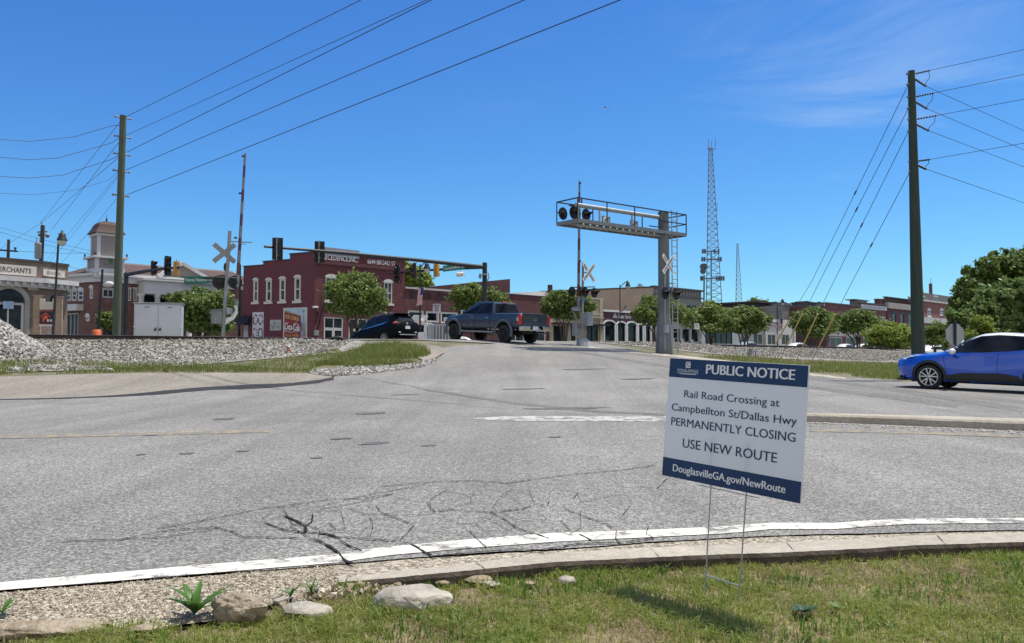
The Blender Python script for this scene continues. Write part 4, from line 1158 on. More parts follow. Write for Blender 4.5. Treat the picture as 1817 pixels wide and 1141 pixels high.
# ---- flashing light, crossbuck
def flasher(parent, c, face, side, dia=0.55, lens_mat=None):
    """black background disc with hood, and its lens"""
    face = face.normalized()
    mb = MB(); c = Vector(c)
    mb.lathe(c, face, [(-.012, dia / 2), (.012, dia / 2)], 24, smooth=False)
    mb.lathe(c - face * .13, face, [(0, .10), (.12, .125)], 16)
    # hood: upper part of a tube, longest at the top
    a = face.cross(UP).normalized(); n = 14; vs = []
    for i in range(n + 1):
        w = math.radians(-35 + 250 * i / n)
        o = a * math.cos(w) + UP * math.sin(w)
        L = 0.10 + 0.24 * max(0.0, math.sin(w)) + 0.03
        vs += [c + o * .125 + face * .012, c + o * .125 + face * L - UP * .05 * L]
    mb.add(vs, [(2 * i, 2 * i + 1, 2 * i + 3, 2 * i + 2) for i in range(n)], 0, True)
    h = mb.build('signal_light', MAT_BLACK, parent, fixn=False)
    l = MB(); l.lathe(c + face * .014, face, [(0, .105), (.02, .095), (.035, .05), (.04, 0.0)], 16)
    o = l.build('lens', lens_mat or MAT_LENS_OFF, h, world=True)
    return h

def crossbuck(parent, c, face, L=1.22, w=0.20, txt=True, half=45, mat=None):
    face = face.normalized(); xd = UP.cross(face).normalized(); c = Vector(c)
    for s, tx in ((1, 'CROSSING'), (-1, 'RAIL    ROAD')):
        a = math.radians(half) * s
        d = xd * math.cos(a) + UP * math.sin(a); u = face.cross(d)
        off = face * (0.006 if s > 0 else -0.008)
        mb = MB(); mb.box(c + off, (L, .008, w), 0, (d, face, u)); bl = mb.build('blade', mat or MAT_WHITE, parent)
        if txt:
            mb = MB(); put_text(mb, tx, c + off + face * .006 - d * (L * .42) - u * (w * .27), d, u, L * .84, w * .54, 0.03)
            mb.build('lettering', MAT_BLACK, bl, fixn=False)

NEARFACE, FARFACE = Vector((0.70, -0.71, 0)).normalized(), Vector((-0.70, 0.71, 0)).normalized()

def gate_arm(parent, a, b, n=9, w=.11):
    """tapered arm in alternating white and red bands, with three lamps"""
    a, b = Vector(a), Vector(b); mb = MB()
    for i in range(n):
        p, q = a.lerp(b, i / n), a.lerp(b, (i + 1) / n); k = w * (1 - .45 * i / n)
        mb.bar(p, q, k, k * .8, i % 2, NEARFACE)
    return mb.build('gate_arm', [MAT_ALU_D, MAT_RED], parent)

# near gate mast, right of the pickup
def build_near_gate():
    g = ground(1033, 613); D = g.y
    t = thing('crossing_gate_signal', g, 'railway crossing mast right of the pickup with raised gate arm, crossbuck and four lights', 'crossing signal', 'railway crossing signals')
    def q(px, py, d=0.0): return at(px, py, D + d)
    mb = MB(); mb.lathe(Vector((g.x, g.y, g.z - .1)), UP, [(0, .29), (.42, .27), (.46, .15)], 14); mb.build('base', MAT_GALV, t)
    mb = MB(); mb.tube([Vector((g.x, g.y, g.z + .3)), q(1034.5, 466)], .062, 12); mb.build('mast', MAT_ALU, t)
    crossbuck(t, q(1045, 483.5, -.15), NEARFACE, 1.22, .205)
    mb = MB(); mb.bar(q(1034.5, 484), q(1045, 483.5, -.12), .05, .05); mb.bar(q(1012, 510), q(1056, 509, .1), .05, .05); mb.build('light_bracket', MAT_ALU_D, t)
    z = .0
    flasher(t, q(1038, 518, -.16), NEARFACE, 1, .50); flasher(t, q(1054.5, 519.5, .3), NEARFACE, 1, .50)
    flasher(t, q(1015, 517.5, -.2), FARFACE, 1, .50); flasher(t, q(1031, 518, .25), FARFACE, 1, .50)
    mb = MB(); mb.box(q(1035.5, 533), (.20, .02, .20), 0, (TRK, CRS, UP)); mb.build('number_plate', MAT_BLUE, t)
    mb = MB(); mb.box(q(1023.5, 548.5, -.05), (.55, .22, .16), 0, (TRK, CRS, UP)); mb.box(q(1043, 567), (.38, .36, .60), 0, (TRK, CRS, UP)); mb.box(q(1022, 585, .1), (.30, .28, .62), 0, (TRK, CRS, UP)); mb.box(q(1043, 556, 0), (.44, .42, .05), 0, (TRK, CRS, UP)); mb.build('gate_mechanism', MAT_GALV, t, bevel=.015)
    mb = MB(); mb.bar(q(1017, 553), q(1027, 575), .05, .08); mb.bar(q(1029, 553), q(1033, 572), .06, .09); mb.tube([q(1037, 575), q(1041, 590), q(1037, 605)], .025, 6); mb.lathe(q(1030, 578) - CRS * .1, CRS, [(0, .12), (.2, .12)], 12); mb.build('counterweight', MAT_ALU_D, t)
    gate_arm(t, q(1026.5, 546, -.12), q(1028.3, 321, -.3), 11, .13)
    mb = MB()
    for py in (325, 397, 463): mb.ball(q(1029.5, py, -.35), .06, 8)
    mb.build('arm_lamp', MAT_LENS_OFF, t)
build_near_gate()

# far gate mast on the left, seen from behind
def build_far_gate():
    D = 39.5
    b = at(394.5, 600, D); b.z = tz(b.x, b.y)
    t = thing('crossing_gate_signal', b, 'railway crossing mast beyond the rail left of the maroon building, seen from behind, arm raised', 'crossing signal', 'railway crossing signals')
    def q(px, py, d=0.0): return at(px, py, D + d)
    mb = MB(); mb.tube([b - UP * .1, q(399, 545), q(408, 410)], .085, 12); mb.build('mast', MAT_ALU, t)
    mb = MB(); mb.lathe(b - UP * .1, UP, [(0, .25), (.35, .25), (.4, .14)], 12); mb.build('base', MAT_GALV, t)
    crossbuck(t, q(398, 449, -.06), Vector((-.22, .97, 0)), 1.30, .235, False, 41, MAT_ALU)
    mb = MB(); mb.bar(q(384, 491), q(421, 493), .05, .05); mb.bar(q(403, 458), q(417, 466), .05, .05); mb.bar(q(405, 428, .1), q(447, 430.5, .1), .05, .04); mb.bar(q(424, 431), q(436, 434), .03, .03); mb.build('light_bracket', MAT_ALU_D, t)
    fb = Vector((-.35, .94, 0))
    flasher(t, q(389, 500.5, .05), fb, 1, .66); flasher(t, q(417.5, 501, .05), fb, 1, .66)
    mb = MB(); mb.ball(q(400, 474), (.1, .1, .22), 8); mb.build('bell', MAT_BLACK2, t)
    mb = MB(); mb.box(q(386, 563), (.5, .4, .62), 0, (TRK, CRS, UP)); mb.box(q(386.5, 550.5), (.58, .48, .05), 0, (TRK, CRS, UP)); mb.box(q(405.5, 552), (.28, .3, .30), 0, (TRK, CRS, UP)); mb.build('gate_mechanism', MAT_ALU, t, bevel=.015)
    mb = MB(); mb.prism([q(397, 565), q(411, 562), q(418, 552), q(417, 542), q(421, 543), q(422, 556), q(415, 567), q(404, 573), q(399, 578)], CRS * .14); mb.build('counterweight', MAT_WHITE, t)
    gate_arm(t, q(418.5, 553, .1), q(435, 272, .1), 13, .15)
    mb = MB()
    for x, y in ((431.5, 277), (426, 343), (418, 422)): mb.ball(q(x, y, .05), (.09, .07, .05), 8)
    mb.build('arm_lamp', MAT_BLACK2, t)
build_far_gate()

# cantilever over the approach lane
def build_cantilever():
    g = ground(1179, 626.5); D = g.y
    t = thing('cantilever_signal', g, 'tall grey railway cantilever with railed walkway and lights over the road, ladder up its post', 'crossing signal', 'railway crossing signals')
    A = Vector((-.79, -.613, 0))                # arm runs back towards the left and the camera
    B = Vector((-.613, .79, 0))                 # depth of the walkway
    def zz(py): return at(CX, py, D).z
    top, deck = zz(376), zz(413)
    P = Vector((g.x, g.y, 0))
    mb = MB(); n = 8
    mb.tube([P + UP * (g.z - .3), P + UP * (g.z + .3), P + UP * (g.z + 1.0), P + UP * (g.z + 1.9), P + UP * top], [.45, .42, .38, .29, .26], 8, smooth=False); mb.build('post', M('weathered_post', (.15, .17, .185), .6, .2, .22, 1.2), t)
    L = 5.9; W = 1.4; z0 = deck; y0 = -0.28
    def loc(a, b, z): return P + A * a + B * (b + y0) + UP * z
    # deck: grating between two channels
    mb = MB()
    for b in (0, W): mb.bar(loc(-1.35, b, z0 - .02), loc(L, b, z0 - .02), .06, .16)
    for a in np.arange(-1.2, L, .42): mb.bar(loc(a, 0.03, z0), loc(a, W - .03, z0), .34, .03, 0)
    mb.bar(loc(-1.35, 0, z0 - .02), loc(-1.35, W, z0 - .02), .06, .16); mb.bar(loc(L, 0, z0 - .02), loc(L, W, z0 - .02), .06, .16)
    mb.build('walkway', MAT_ALU_D, t)
    mb = MB()
    mb.tube([loc(.1, .28, z0 - .16), loc(L - .25, .28, z0 - .16)], .085, 12)
    mb.tube([loc(.1, .28, z0 + .72), loc(L - .15, .28, z0 + .72)], .10, 14)
    for a in (.15, 2.2, 4.3, L - .3): mb.bar(loc(a, .28, z0 - .14), loc(a, .28, z0 + .70), .07, .10)
    mb.build('truss_arm', MAT_GALV, t)
    mb = MB(); H = .98; rr = .024
    zs = z0
    for b, a_ in ((0, np.array([-1.35, .55, 2.3, 4.1, L])), (W, np.array([-1.35, .3, L * .62, L]))):
        for a in a_: mb.bar(loc(a, b, zs), loc(a, b, zs + H), .05, .05)
        mb.bar(loc(-1.35, b, zs + H), loc(L, b, zs + H), .05, .05)
    for a in (-1.35, L): mb.bar(loc(a, 0, zs + H), loc(a, W, zs + H), .05, .05)
    mb.bar(loc(-1.35, 0, zs + .5), loc(.5, 0, zs + .5), .045, .045); mb.bar(loc(-1.35, W, zs + .5), loc(-.2, W, zs + .5), .045, .045); mb.bar(loc(-1.35, 0, zs + .5), loc(-1.35, W, zs + .5), .045, .045)
    mb.build('handrail', MAT_BLACK2, t)
    # ladder on the right of the post
    mb = MB()
    rb = P - A * .62 - B * .15
    for s in (-.19, .19): mb.bar(rb + A * s + UP * (g.z), rb + A * s + UP * (top + .1), .05, .05)
    for z in np.arange(g.z + .4, top, .32): mb.bar(rb - A * .19 + UP * z, rb + A * .19 + UP * z, .03, .03)
    for z in (g.z + 1.5, g.z + 3.4): mb.bar(P - A * .2 + UP * z, rb + UP * z, .06, .05)
    mb.build('ladder', MAT_GALV, t)
    mb = MB(); mb.box(at(1182, 584, D - .38), (.26, .16, .40), 0, (TRK, CRS, UP)); mb.tube([at(1180, 592, D - .4), at(1180, 624, D - .4)], .03, 8); mb.tube([at(1180, 480, D - .33), at(1180, 578, D - .4)], .03, 8); mb.build('junction_box', MAT_GALV, t, bevel=.01)
    crossbuck(t, at(1186, 469, D - .42), NEARFACE, 1.22, .205)
    mb = MB(); c1, c2 = at(1179.5, 520, D - .5), at(1201, 521, D - .25); mb.bar(c1.lerp(c2, -.1), c2.lerp(c1, -.1), .05, .05); mb.bar(P + UP * c1.z, c1.lerp(c2, .5), .06, .06); mb.build('light_bracket', MAT_ALU_D, t)
    flasher(t, at(1180, 520, D - .6), NEARFACE, 1, .58); flasher(t, at(1199.5, 521.5, D - .35), NEARFACE, 1, .58)
    # lights at the end of the arm
    e = loc(L - .7, .5, z0 + .38)
    mb = MB(); mb.bar(e + A * .75 + UP * .32, e - A * .75 + UP * .32, .05, .05); mb.bar(e + UP * .3, e + UP * .7, .06, .06); mb.build('light_bracket', MAT_BLACK2, t)
    dd = e.y
    flasher(t, at(999, 379, dd + .25), FARFACE, 1, .58); flasher(t, at(1018.5, 377.5, dd - .2), NEARFACE, 1, .60); flasher(t, at(1040, 381.5, dd + .35), NEARFACE, 1, .58); flasher(t, at(1023, 378.5, dd + .35), FARFACE, 1, .56)
    # two small control boxes on the walkway with a round dial plate
    for px, py in ((1075.5, 391), (1125, 399)):
        s = (px - 1018) / (1187 - 1018); d_ = dd + (D - dd) * s * 1.05
        c = at(px, py, d_ - .1)
        mb = MB(); mb.box(c, (.50, .12, .38), 0, (TRK, CRS, UP)); bx = mb.build('signal_housing', MAT_GALV, t, bevel=.01)
        m2 = MB(); m2.lathe(c - TRK * .13 - CRS * .062, -CRS, [(0, .16), (.015, .16)], 18); m2.build('dial', MAT_WHITE, bx)
        m3 = MB(); m3.box(c - TRK * .13 - CRS * .085, (.16, .02, .05), 0, ((TRK + UP).normalized(), CRS, (UP - TRK).normalized())); put_text(m3, 'NO', c + TRK * .06 + UP * .06 - CRS * .064, TRK, UP, .13, .08); m3.build('marking', MAT_BLACK, bx, fixn=False)
build_cantilever()

# ---- signal cabinet
def build_cabinet():
    D = 37.5
    a, b = at(237, 600, D), at(322, 600, D + .6)
    xd = (b - a); xd.z = 0; W = xd.length; xd.normalize(); yd = Vector((-xd.y, xd.x, 0))
    z1 = at(CX, 538.5, D).z; z0 = tz(a.x, a.y) - .1
    t = thing('signal_cabinet', (a.x, a.y, z0), 'large pale grey two-door equipment cabinet standing beyond the rail', 'equipment cabinet')
    o = Vector((a.x, a.y, 0)); H = z1 - z0
    mb = MB(); mb.box(o + xd * W / 2 + yd * .45 + UP * (z0 + H / 2), (W, .9, H), 0, (xd, yd, UP)); mb.build('body', M('cabinet_grey', (0.50, 0.53, 0.58), 0.5, 0, .07, 1.2), t, bevel=.015)
    mb = MB(); mb.box(o + xd * W / 2 + yd * .45 + UP * (z1 + .03), (W + .08, 1.0, .06), 0, (xd, yd, UP)); mb.build('roof', MAT_ALU, t, bevel=.012)
    for s in (0, 1):
        cx = o + xd * (W * (.04 + .475 * s) + W * .225)
        mb = MB(); mb.box(cx + xd * 0 - yd * .012 + UP * (z0 + H * .5), (W * .45, .022, H * .93), 0, (xd, yd, UP)); d = mb.build('door', M('cabinet_door', (0.53, 0.56, 0.61), 0.45, 0, .06, 1.0), t, bevel=.008)
        hx = o + xd * W * (.455 if s == 0 else .55)
        mb = MB(); mb.box(hx - yd * .05 + UP * (z0 + H * .47), (.05, .05, .14), 0, (xd, yd, UP)); mb.bar(hx - yd * .06 + UP * (z0 + H * .47), hx - yd * .06 - xd * .09 + UP * (z0 + H * .45), .03, .03); mb.build('handle', MAT_BLACK2, d)
        mb = MB(); mb.box(cx - yd * .026 + UP * (z1 - .16), (.20, .012, .05), 0, (xd, yd, UP)); mb.build('vent', MAT_ALU_D, d)
        mb = MB()
        for z in (.2, .52): mb.box(o + xd * (W * (.02 if s == 0 else .985)) - yd * .02 + UP * (z0 + H * z), (.13, .03, .05), 0, (xd, yd, UP))
        mb.build('hinge', MAT_WHITE, d)
build_cabinet()

# ---- traffic signals
def signal_head(label, c, face, h=1.15, w=.36, mat=None, plate=True, lit=None, group='traffic signals'):
    face = Vector(face).normalized(); xd = UP.cross(face).normalized(); c = Vector(c)
    t = thing('traffic_signal', c, label, 'traffic signal', group)
    mb = MB(); mb.box(c - face * .09, (w, .2, h), 0, (xd, face, UP)); mb.build('housing', mat or MAT_BLACK, t, bevel=.02)
    if plate:
        mb = MB(); mb.box(c, (w + .26, .012, h + .24), 0, (xd, face, UP)); mb.build('backplate', MAT_BLACK, t, bevel=.004)
    for k in range(3):
        cc = c + UP * (h * (.33 - .33 * k)) + face * .01
        on = (lit == k)
        m = MB(); m.lathe(cc, face, [(0, w * .36), (.025, w * .33), (.035, 0)], 14); m.build('lens', MAT_GREENLIT if on else M('signal_lens_off', ((.10, .01, .01), (.12, .08, .01), (.01, .07, .04))[k], .25), t)
        v = MB(); n = 12; vs = []
        for i in range(n + 1):
            ww = math.radians(-30 + 240 * i / n); o = xd * math.cos(ww) + UP * math.sin(ww)
            vs += [cc + o * w * .40, cc + o * w * .40 + face * (.10 + .16 * max(0, math.sin(ww)))]
        v.add(vs, [(2 * i, 2 * i + 1, 2 * i + 3, 2 * i + 2) for i in range(n)], 0, True); v.build('visor', mat or MAT_BLACK, t, fixn=False)
    m = MB(); m.bar(c - face * .22 - UP * h * .62 + xd * .04, c - face * .22 + UP * h * .62 + xd * .04, .05, .04); 
    for z in (-.36, .36): m.box(c - face * .2 + UP * h * z + xd * .02, (.10, .06, .06), 0, (xd, face, UP))
    m.build('mounting_bracket', MAT_ALU, t)
    return t

def mast_arm(label, foot, arms, top, r=.17, mat=None):
    """arms: list of (point on the post, tip, thickness at post, at tip)"""
    t = thing('signal_mast', foot, label, 'signal mast', 'traffic signal mast arms')
    mb = MB(); mb.tube([Vector(foot) - UP * .2, Vector((foot[0], foot[1], top))], [r * 1.12, r], 14); mb.build('post', mat or MAT_BLACK2, t)
    mb = MB(); mb.ball((foot[0], foot[1], top), (r, r, r * .6), 12); mb.build('cap', mat or MAT_BLACK2, t)
    for a, b, r0, r1 in arms:
        m = MB(); pts = [Vector(a).lerp(Vector(b), s) for s in (0, .35, .7, 1)]; pts[1].z += .06; pts[2].z += .07
        m.tube(pts, [r0, r0 * .7 + r1 * .3, r0 * .3 + r1 * .7, r1], 12); m.build('arm', mat or MAT_BLACK2, t)
    return t

f = at(860, 600, 58); f.z = .8
mast_arm('dark signal mast behind the pickup with a long arm reaching left over the maroon building', f, [(at(858, 474, 58), at(469, 437.5, 47), .15, .07), (at(857, 474.5, 58), at(688, 486, 64), .11, .06)], at(CX, 467.5, 58).z, .17)
mb = MB(); mb.lathe(at(860, 487, 57.8), UP, [(-.06, .2), (.06, .2)], 12); mb.ball(at(852, 490, 57.8), (.12, .12, .2), 8); mb.tube([at(866, 484, 57.7), at(868, 492, 57.7), at(864, 500, 57.7)], .04, 6); tag(mb.build('signal_cable_box', MAT_ALU, fixn=True), 'small grey cable bracket clamped below the arm on the signal post behind the pickup', 'cable bracket')
signal_head('black backplated signal seen from behind, leftmost on the long mast arm', at(492.5, 441.5, 47.4), (-.25, .97, 0), 1.06, .34)
signal_head('black backplated signal seen from behind in front of the maroon building corner', at(567, 447, 50.0), (-.25, .97, 0), 1.08, .34)
signal_head('black signal facing left in front of the right end of the maroon building', at(704, 485.5, 63.0), (-.8, -.6, 0), 1.1, .36)
signal_head('narrow black signal seen edge on beside the black street lamp', at(733, 480.5, 61.8), (-.97, -.25, 0), 1.18, .36, plate=False)
signal_head('yellow signal box seen from behind left of the green sign', at(775.5, 480, 60.5), (.55, .83, 0), .95, .40, MAT_YELLOWSIG, False)

def street_sign(label, c, xd, w, h, txt, holder=None):
    xd = Vector(xd).normalized(); n = Vector((xd.y, -xd.x, 0)); c = Vector(c)
    t = thing('street_name_sign', c, label, 'street sign', 'green street name signs')
    m = MB(); m.box(c, (w, .03, h), 0, (xd, n, UP)); m.build('panel', MAT_GREENSIGN, t, bevel=.004)
    m = MB(); put_text(m, txt, c + n * .018 - xd * (w * .46) - UP * h * .20, xd, UP, w * .92, h * .46, .012); m.build('lettering', MAT_WHITE, t, fixn=False)
    return t
p0, p1 = at(786, 478, 59.5), at(828, 473, 58.4)
street_sign('green street name sign hung on the short mast arm behind the pickup', (p0 + p1) / 2 - Vector((.05, .25, 0)), (p1 - p0), 1.95, .42, 'Campbellton St')
mb = MB(); c = at(818, 487, 58.6); mb.lathe(c - Vector((.12, 0, 0)), (1, 0, .15), [(-.22, .12), (-.18, .16), (.2, .16), (.3, .13)], 14); mb.lathe(c + Vector((.18, 0, .02)), (1, -.3, 0), [(0, .2), (.02, .2)], 14); mb.tube([c, c + UP * .4], .04, 6); tag(mb.build('traffic_camera', MAT_WHITE), 'white traffic camera hung under the short mast arm below the green sign', 'traffic camera')

f = at(222, 600, 62); f.z = .8
mast_arm('grey signal mast left of the equipment cabinet with an arm rising right', f, [(at(222, 488, 62), at(318, 474.5, 57), .15, .08)], at(CX, 484.5, 62).z, .16)
signal_head('small black signal seen edge on, left of the pair on the left mast arm', at(274, 475.5, 59.4), (.96, -.28, 0), 1.0, .34, plate=False)
signal_head('tall black signal in the middle of the left mast arm', at(298, 471.5, 58.2), (.93, -.37, 0), 1.15, .36)
signal_head('yellow signal box at the tip of the left mast arm', at(312.5, 476.5, 57.3), (-.6, .8, 0), 1.0, .40, MAT_YELLOWSIG, False)
f = at(424, 600, 74); f.z = .8
mast_arm('thin dark post left of the maroon building carrying a level arm and green sign', f, [(at(424, 498, 74), at(322, 492, 76), .09, .06), (at(424, 507, 74), at(452, 506.5, 73), .07, .05)], at(CX, 470, 74).z, .11)
street_sign('long green street name sign left of the far crossing mast', at(353, 496.8, 75.2), (1, -.02, 0), 2.75, .66, 'Veterans Memorial Hwy')
signal_head('black signal showing green behind the far crossing mast', at(397, 500, 74.6), (.35, -.94, 0), 1.0, .36, lit=2)
signal_head('black signal showing green against the maroon side wall', at(450, 505, 72.6), (.2, -.98, 0), 1.15, .38, lit=2)

# ---- street lamps
def street_lamp(label, px, py_top, D, kind, lamp_px=None, lamp_py=None, px_b=None):
    f = at(px_b if px_b else px, 612, D); f.z = .8
    tp = at(px, py_top, D)
    t = thing('street_lamp', f, label, 'street lamp', 'black street lamps along the shops')
    mb = MB(); mb.tube([f - UP * .1, f.lerp(tp, .12), f.lerp(tp, .14), tp], [.12, .11, .075, .05], 10); mb.build('post', MAT_BLACK2, t)
    c = at(lamp_px, lamp_py, D)
    m = MB()
    if kind == 'arm':
        m.tube([tp - UP * .25, tp.lerp(c, .5) + UP * .22, c + UP * .55], .04, 8); m.build('arm', MAT_BLACK2, t)
    else:
        m.tube([tp - UP * .1, c - UP * .02 + Vector((0, 0, .42))], .05, 8); m.build('arm', MAT_BLACK2, t)
    m = MB(); m.lathe(c, UP, [(.55, .03), (.42, .07), (.36, .17), (.22, .17), (.10, .24), (0, .26)], 14); m.build('lamp_hood', MAT_BLACK2, t)
    m = MB(); m.ball(c - UP * .06, (.21, .21, .24), 12); m.build('globe', MAT_GLOBE, t)
street_lamp('black street lamp in front of the bank corner', 104, 424, 43, 'hook', 110, 427, 92)
street_lamp('black street lamp with a curved arm against the right end of the maroon building', 745.5, 469, 60, 'arm', 757.5, 477)
street_lamp('black street lamp with a curved arm before the tan building', 1100, 505.5, 80, 'arm', 1114, 508)
street_lamp('black street lamp before the white shop behind the guy wires', 1379, 540, 103, 'arm', 1389, 538)
f = at(171, 600, 60); f.z = .8
t = thing('street_lamp', f, 'dark thin lamp post left of the left wooden pole, in front of the brick tower', 'street lamp', 'black street lamps along the shops')
mb = MB(); mb.tube([f, at(182, 478, 60)], [.13, .08], 10); mb.build('post', MAT_BLACK2, t)

# ---- flags
def flag_mats():
    return [M('flag_red', (0.45, 0.03, 0.04), .7), M('flag_white', (.75, .74, .74), .7), M('flag_blue', (0.02, 0.03, 0.16), .7)]
FM = flag_mats()
def flag(label, corner, fly, hoist, droop=0.0):
    """corner = upper hoist corner; stripes lengthways, canton at the upper hoist"""
    o, X, Y = Vector(corner), Vector(fly), Vector(hoist)
    t = thing('flag', o, label, 'flag', 'flags on the lamp posts')
    mb = MB(); nx = 14; vs = []
    nrm = X.cross(Y).normalized()
    for j in range(14):
        for i in range(nx + 1):
            u, v = i / nx, j / 13
            vs.append(o + X * u + Y * v + nrm * (0.09 * math.sin(u * 9 + v * 1.5)) * u + Vector((0, 0, -droop * u * u)))
    fs, ms = [], []
    for j in range(13):
        for i in range(nx): fs.append((j * (nx + 1) + i, j * (nx + 1) + i + 1, (j + 1) * (nx + 1) + i + 1, (j + 1) * (nx + 1) + i)); ms.append(2 if (j < 7 and i < nx * .4) else (0 if j % 2 == 0 else 1))
    for fc, m_ in zip(fs, ms): mb.add([vs[q] for q in fc], [(0, 1, 2, 3)], m_, True)
    mb.build('cloth', FM, t, fixn=False)
    a = o - Y * .1
    mb = MB(); mb.tube([o + (o - (o + Y)) * .1, o + Y * 1.5], .02, 6); mb.build('staff', MAT_ALU, t)
flag('small flag hanging on the lamp beside the maroon building', at(752, 510, 59.6), (-.12, -.06, -1.25), (-.42, .1, -.12), .0)
flag('small flag on the lamp before the tan building', at(1113, 541, 79.7), (-.30, .1, -.55), (-.45, 0, -.28), .0)
flag('small flag drooping on the lamp before the white shop', at(1389, 564, 102.7), (-.05, 0, -1.5), (-.55, 0, -.25), .0)
flag('small flag hanging low beside the far crossing mast', at(408, 531, 60), (.35, 0, -.95), (.15, 0, -.42), .0)

# ---- small signs
def plate_sign(name, label, cat, c, xd, w, h, post_to=None, lines=(), mat=None, group=None, lean=None, post_mat=None):
    xd = Vector(xd).normalized(); n = Vector((xd.y, -xd.x, 0)).normalized(); u = lean.normalized() if lean else UP; c = Vector(c)
    t = thing(name, c if not post_to else post_to, label, cat, group)
    m = MB(); m.box(c, (w, .012, h), 0, (xd, n, u)); p = m.build('panel', mat or MAT_SIGNWHITE, t, bevel=.003)
    if lines:
        m = MB()
        for txt, v, hh, ww in lines: put_text(m, txt, c + n * .009 + u * (v * h), xd, u, ww * w, hh * h, .03, align='c')
        m.build('lettering', MAT_BLACK, p, fixn=False)
    if post_to:
        m = MB(); m.bar(Vector(post_to), c + u * h * .45 - n * .03, .06, .04); m.build('post', post_mat or MAT_GALV, t)
    return t
c = at(775, 547.5, 57); f = Vector((c.x, c.y, .8))
plate_sign('road_sign', 'white square lane sign standing behind the hood of the pickup', 'road sign', c, (1, .02, 0), .55, .66, f, (('ONLY', .22, .2, .8), ('WAY', -.04, .2, .6), ('M', -.34, .26, .4)), M('faded_sign', (.52, .48, .55), .6, 0, .1, 4))
c = at(1236.5, 579, 62); f = at(1243, 618, 62); f.z = 1.0
plate_sign('road_sign', 'small white sign on a leaning post right of the cantilever', 'road sign', c, (1, .05, 0), .38, .46, f, (('PARK', .12, .2, .7), ('ING', -.2, .2, .5)), MAT_WHITE, lean=c - f)
c = at(1382.5, 597, 92); f = at(1379, 640, 92); f.z = .85
plate_sign('road_sign', 'low pale sign in front of the white shop', 'road sign', c, (1, 0, 0), .7, .6, f, (), M('pale_tan_sign', (.55, .50, .47), .6, 0, .12, 5))
# hexagon-backed stop sign beyond the blue car
c = at(1694.5, 593.5, 24.5); f = at(1694, 640, 24.5); f.z = tz(f.x, f.y)
t = thing('stop_sign', f, 'grey back of an octagonal road sign behind the windscreen of the blue car', 'road sign')
mb = MB(); R_ = .345; mb.prism([c + Vector((math.cos(math.pi / 8 + k * math.pi / 4) * R_ * .96, math.sin(0.2) * math.cos(math.pi / 8 + k * math.pi / 4) * R_, math.sin(math.pi / 8 + k * math.pi / 4) * R_)) for k in range(8)], Vector((0, .006, 0))); mb.build('panel', M('sheet_aluminium', (.36, .37, .38), .45, .6, .1, 3), t)
mb = MB(); mb.bar(f - UP * .1, Vector((c.x, c.y - .04, c.z + .42)), .06, .05); mb.build('post', MAT_BLACK2, t)
# no-pedestrian sign lying askew on the ballast
g0 = ground(1338, 633)
cz = at(1340.5, 627, g0.y)
t = thing('warning_sign', g0, 'fallen no-walking sign leaning on the railway ballast above the notice board', 'road sign')
xd = Vector((.93, .3, -.12)).normalized(); n = Vector((.3, -.93, .25)).normalized(); u = n.cross(xd) * -1 if n.cross(xd).z < 0 else n.cross(xd)
u = (u + xd * .32).normalized()
mb = MB(); mb.box(cz, (.42, .02, .40), 0, (xd, n, u)); p = mb.build('panel', M('weathered_sign_face', (.45, .45, .52), .6, 0, .15, 6), t)
mb = MB(); mb.box(cz - xd * .30 - n * .02, (.2, .1, .44), 0, (xd, n, u)); mb.build('support_board', M('grey_green_board', (.10, .13, .13), .7, 0, .2, 4), t)
mb = MB(); m_ = 20; r0, r1 = .17, .135; cc = cz + n * .014
ring = [cc + (xd * math.cos(2 * math.pi * k / m_) + u * math.sin(2 * math.pi * k / m_)) * r0 for k in range(m_)] + [cc + (xd * math.cos(2 * math.pi * k / m_) + u * math.sin(2 * math.pi * k / m_)) * r1 for k in range(m_)]
mb.add(ring, [(k, (k + 1) % m_, (k + 1) % m_ + m_, k + m_) for k in range(m_)])
mb.box(cc, (.30, .004, .028), 0, ((xd - u).normalized(), n, (xd + u).normalized())); mb.box(cc + u * .075, (.04, .004, .04), 0, (xd, n, u)); mb.box(cc - u * .01, (.045, .004, .11), 0, (xd, n, u)); mb.box(cc - u * .09 + xd * .015, (.025, .004, .09), 0, (xd, n, u))
mb.build('symbol', M('sign_symbol_ink', (.03, .02, .06), .6), p)
# stray things by the track
g = ground(509, 636); mb = MB(); mb.tube([g, g + UP * .38], .012, 5)
t = thing('marker_flag', g, 'small orange survey flag standing in the ballast under the mural', 'marker flag'); mb.build('stake', MAT_BLACK2, t)
mb = MB(); a = g + UP * .38; mb.add([a, a + Vector((.12, .02, -.02)), a + Vector((.11, .04, -.13)), a + Vector((0, 0, -.12))], [(0, 1, 2, 3)]); mb.build('cloth', M('survey_orange', (.75, .20, .12), .6), t)
g = at(171.5, 593, 56); g.z = .8
t = thing('traffic_barrel', g, 'orange traffic barrel in front of the brick tower building', 'traffic barrel')
top_z = at(CX, 585, 56).z
mb = MB(); mb.lathe(g, UP, [(0, .36), (top_z - .9 - .8, .30), (top_z - .85, .28), (top_z - .8, .24)], 14); mb.build('body', M('barrel_orange', (.70, .16, .06), .5), t)
g = ground(192, 659); mb = MB()
bm_ = stones('white_rock', np.array([[0, 0, .05]]), np.array([.17]), M('pale_rock', (.62, .61, .58), .9, 0, .15, 8), True, .2)
o = link_mesh('white_rock', bm_); o.location = g; o.scale = (1.6, .8, .6); tag(o, 'single white rock lying in the grass strip before the ballast', 'rock')
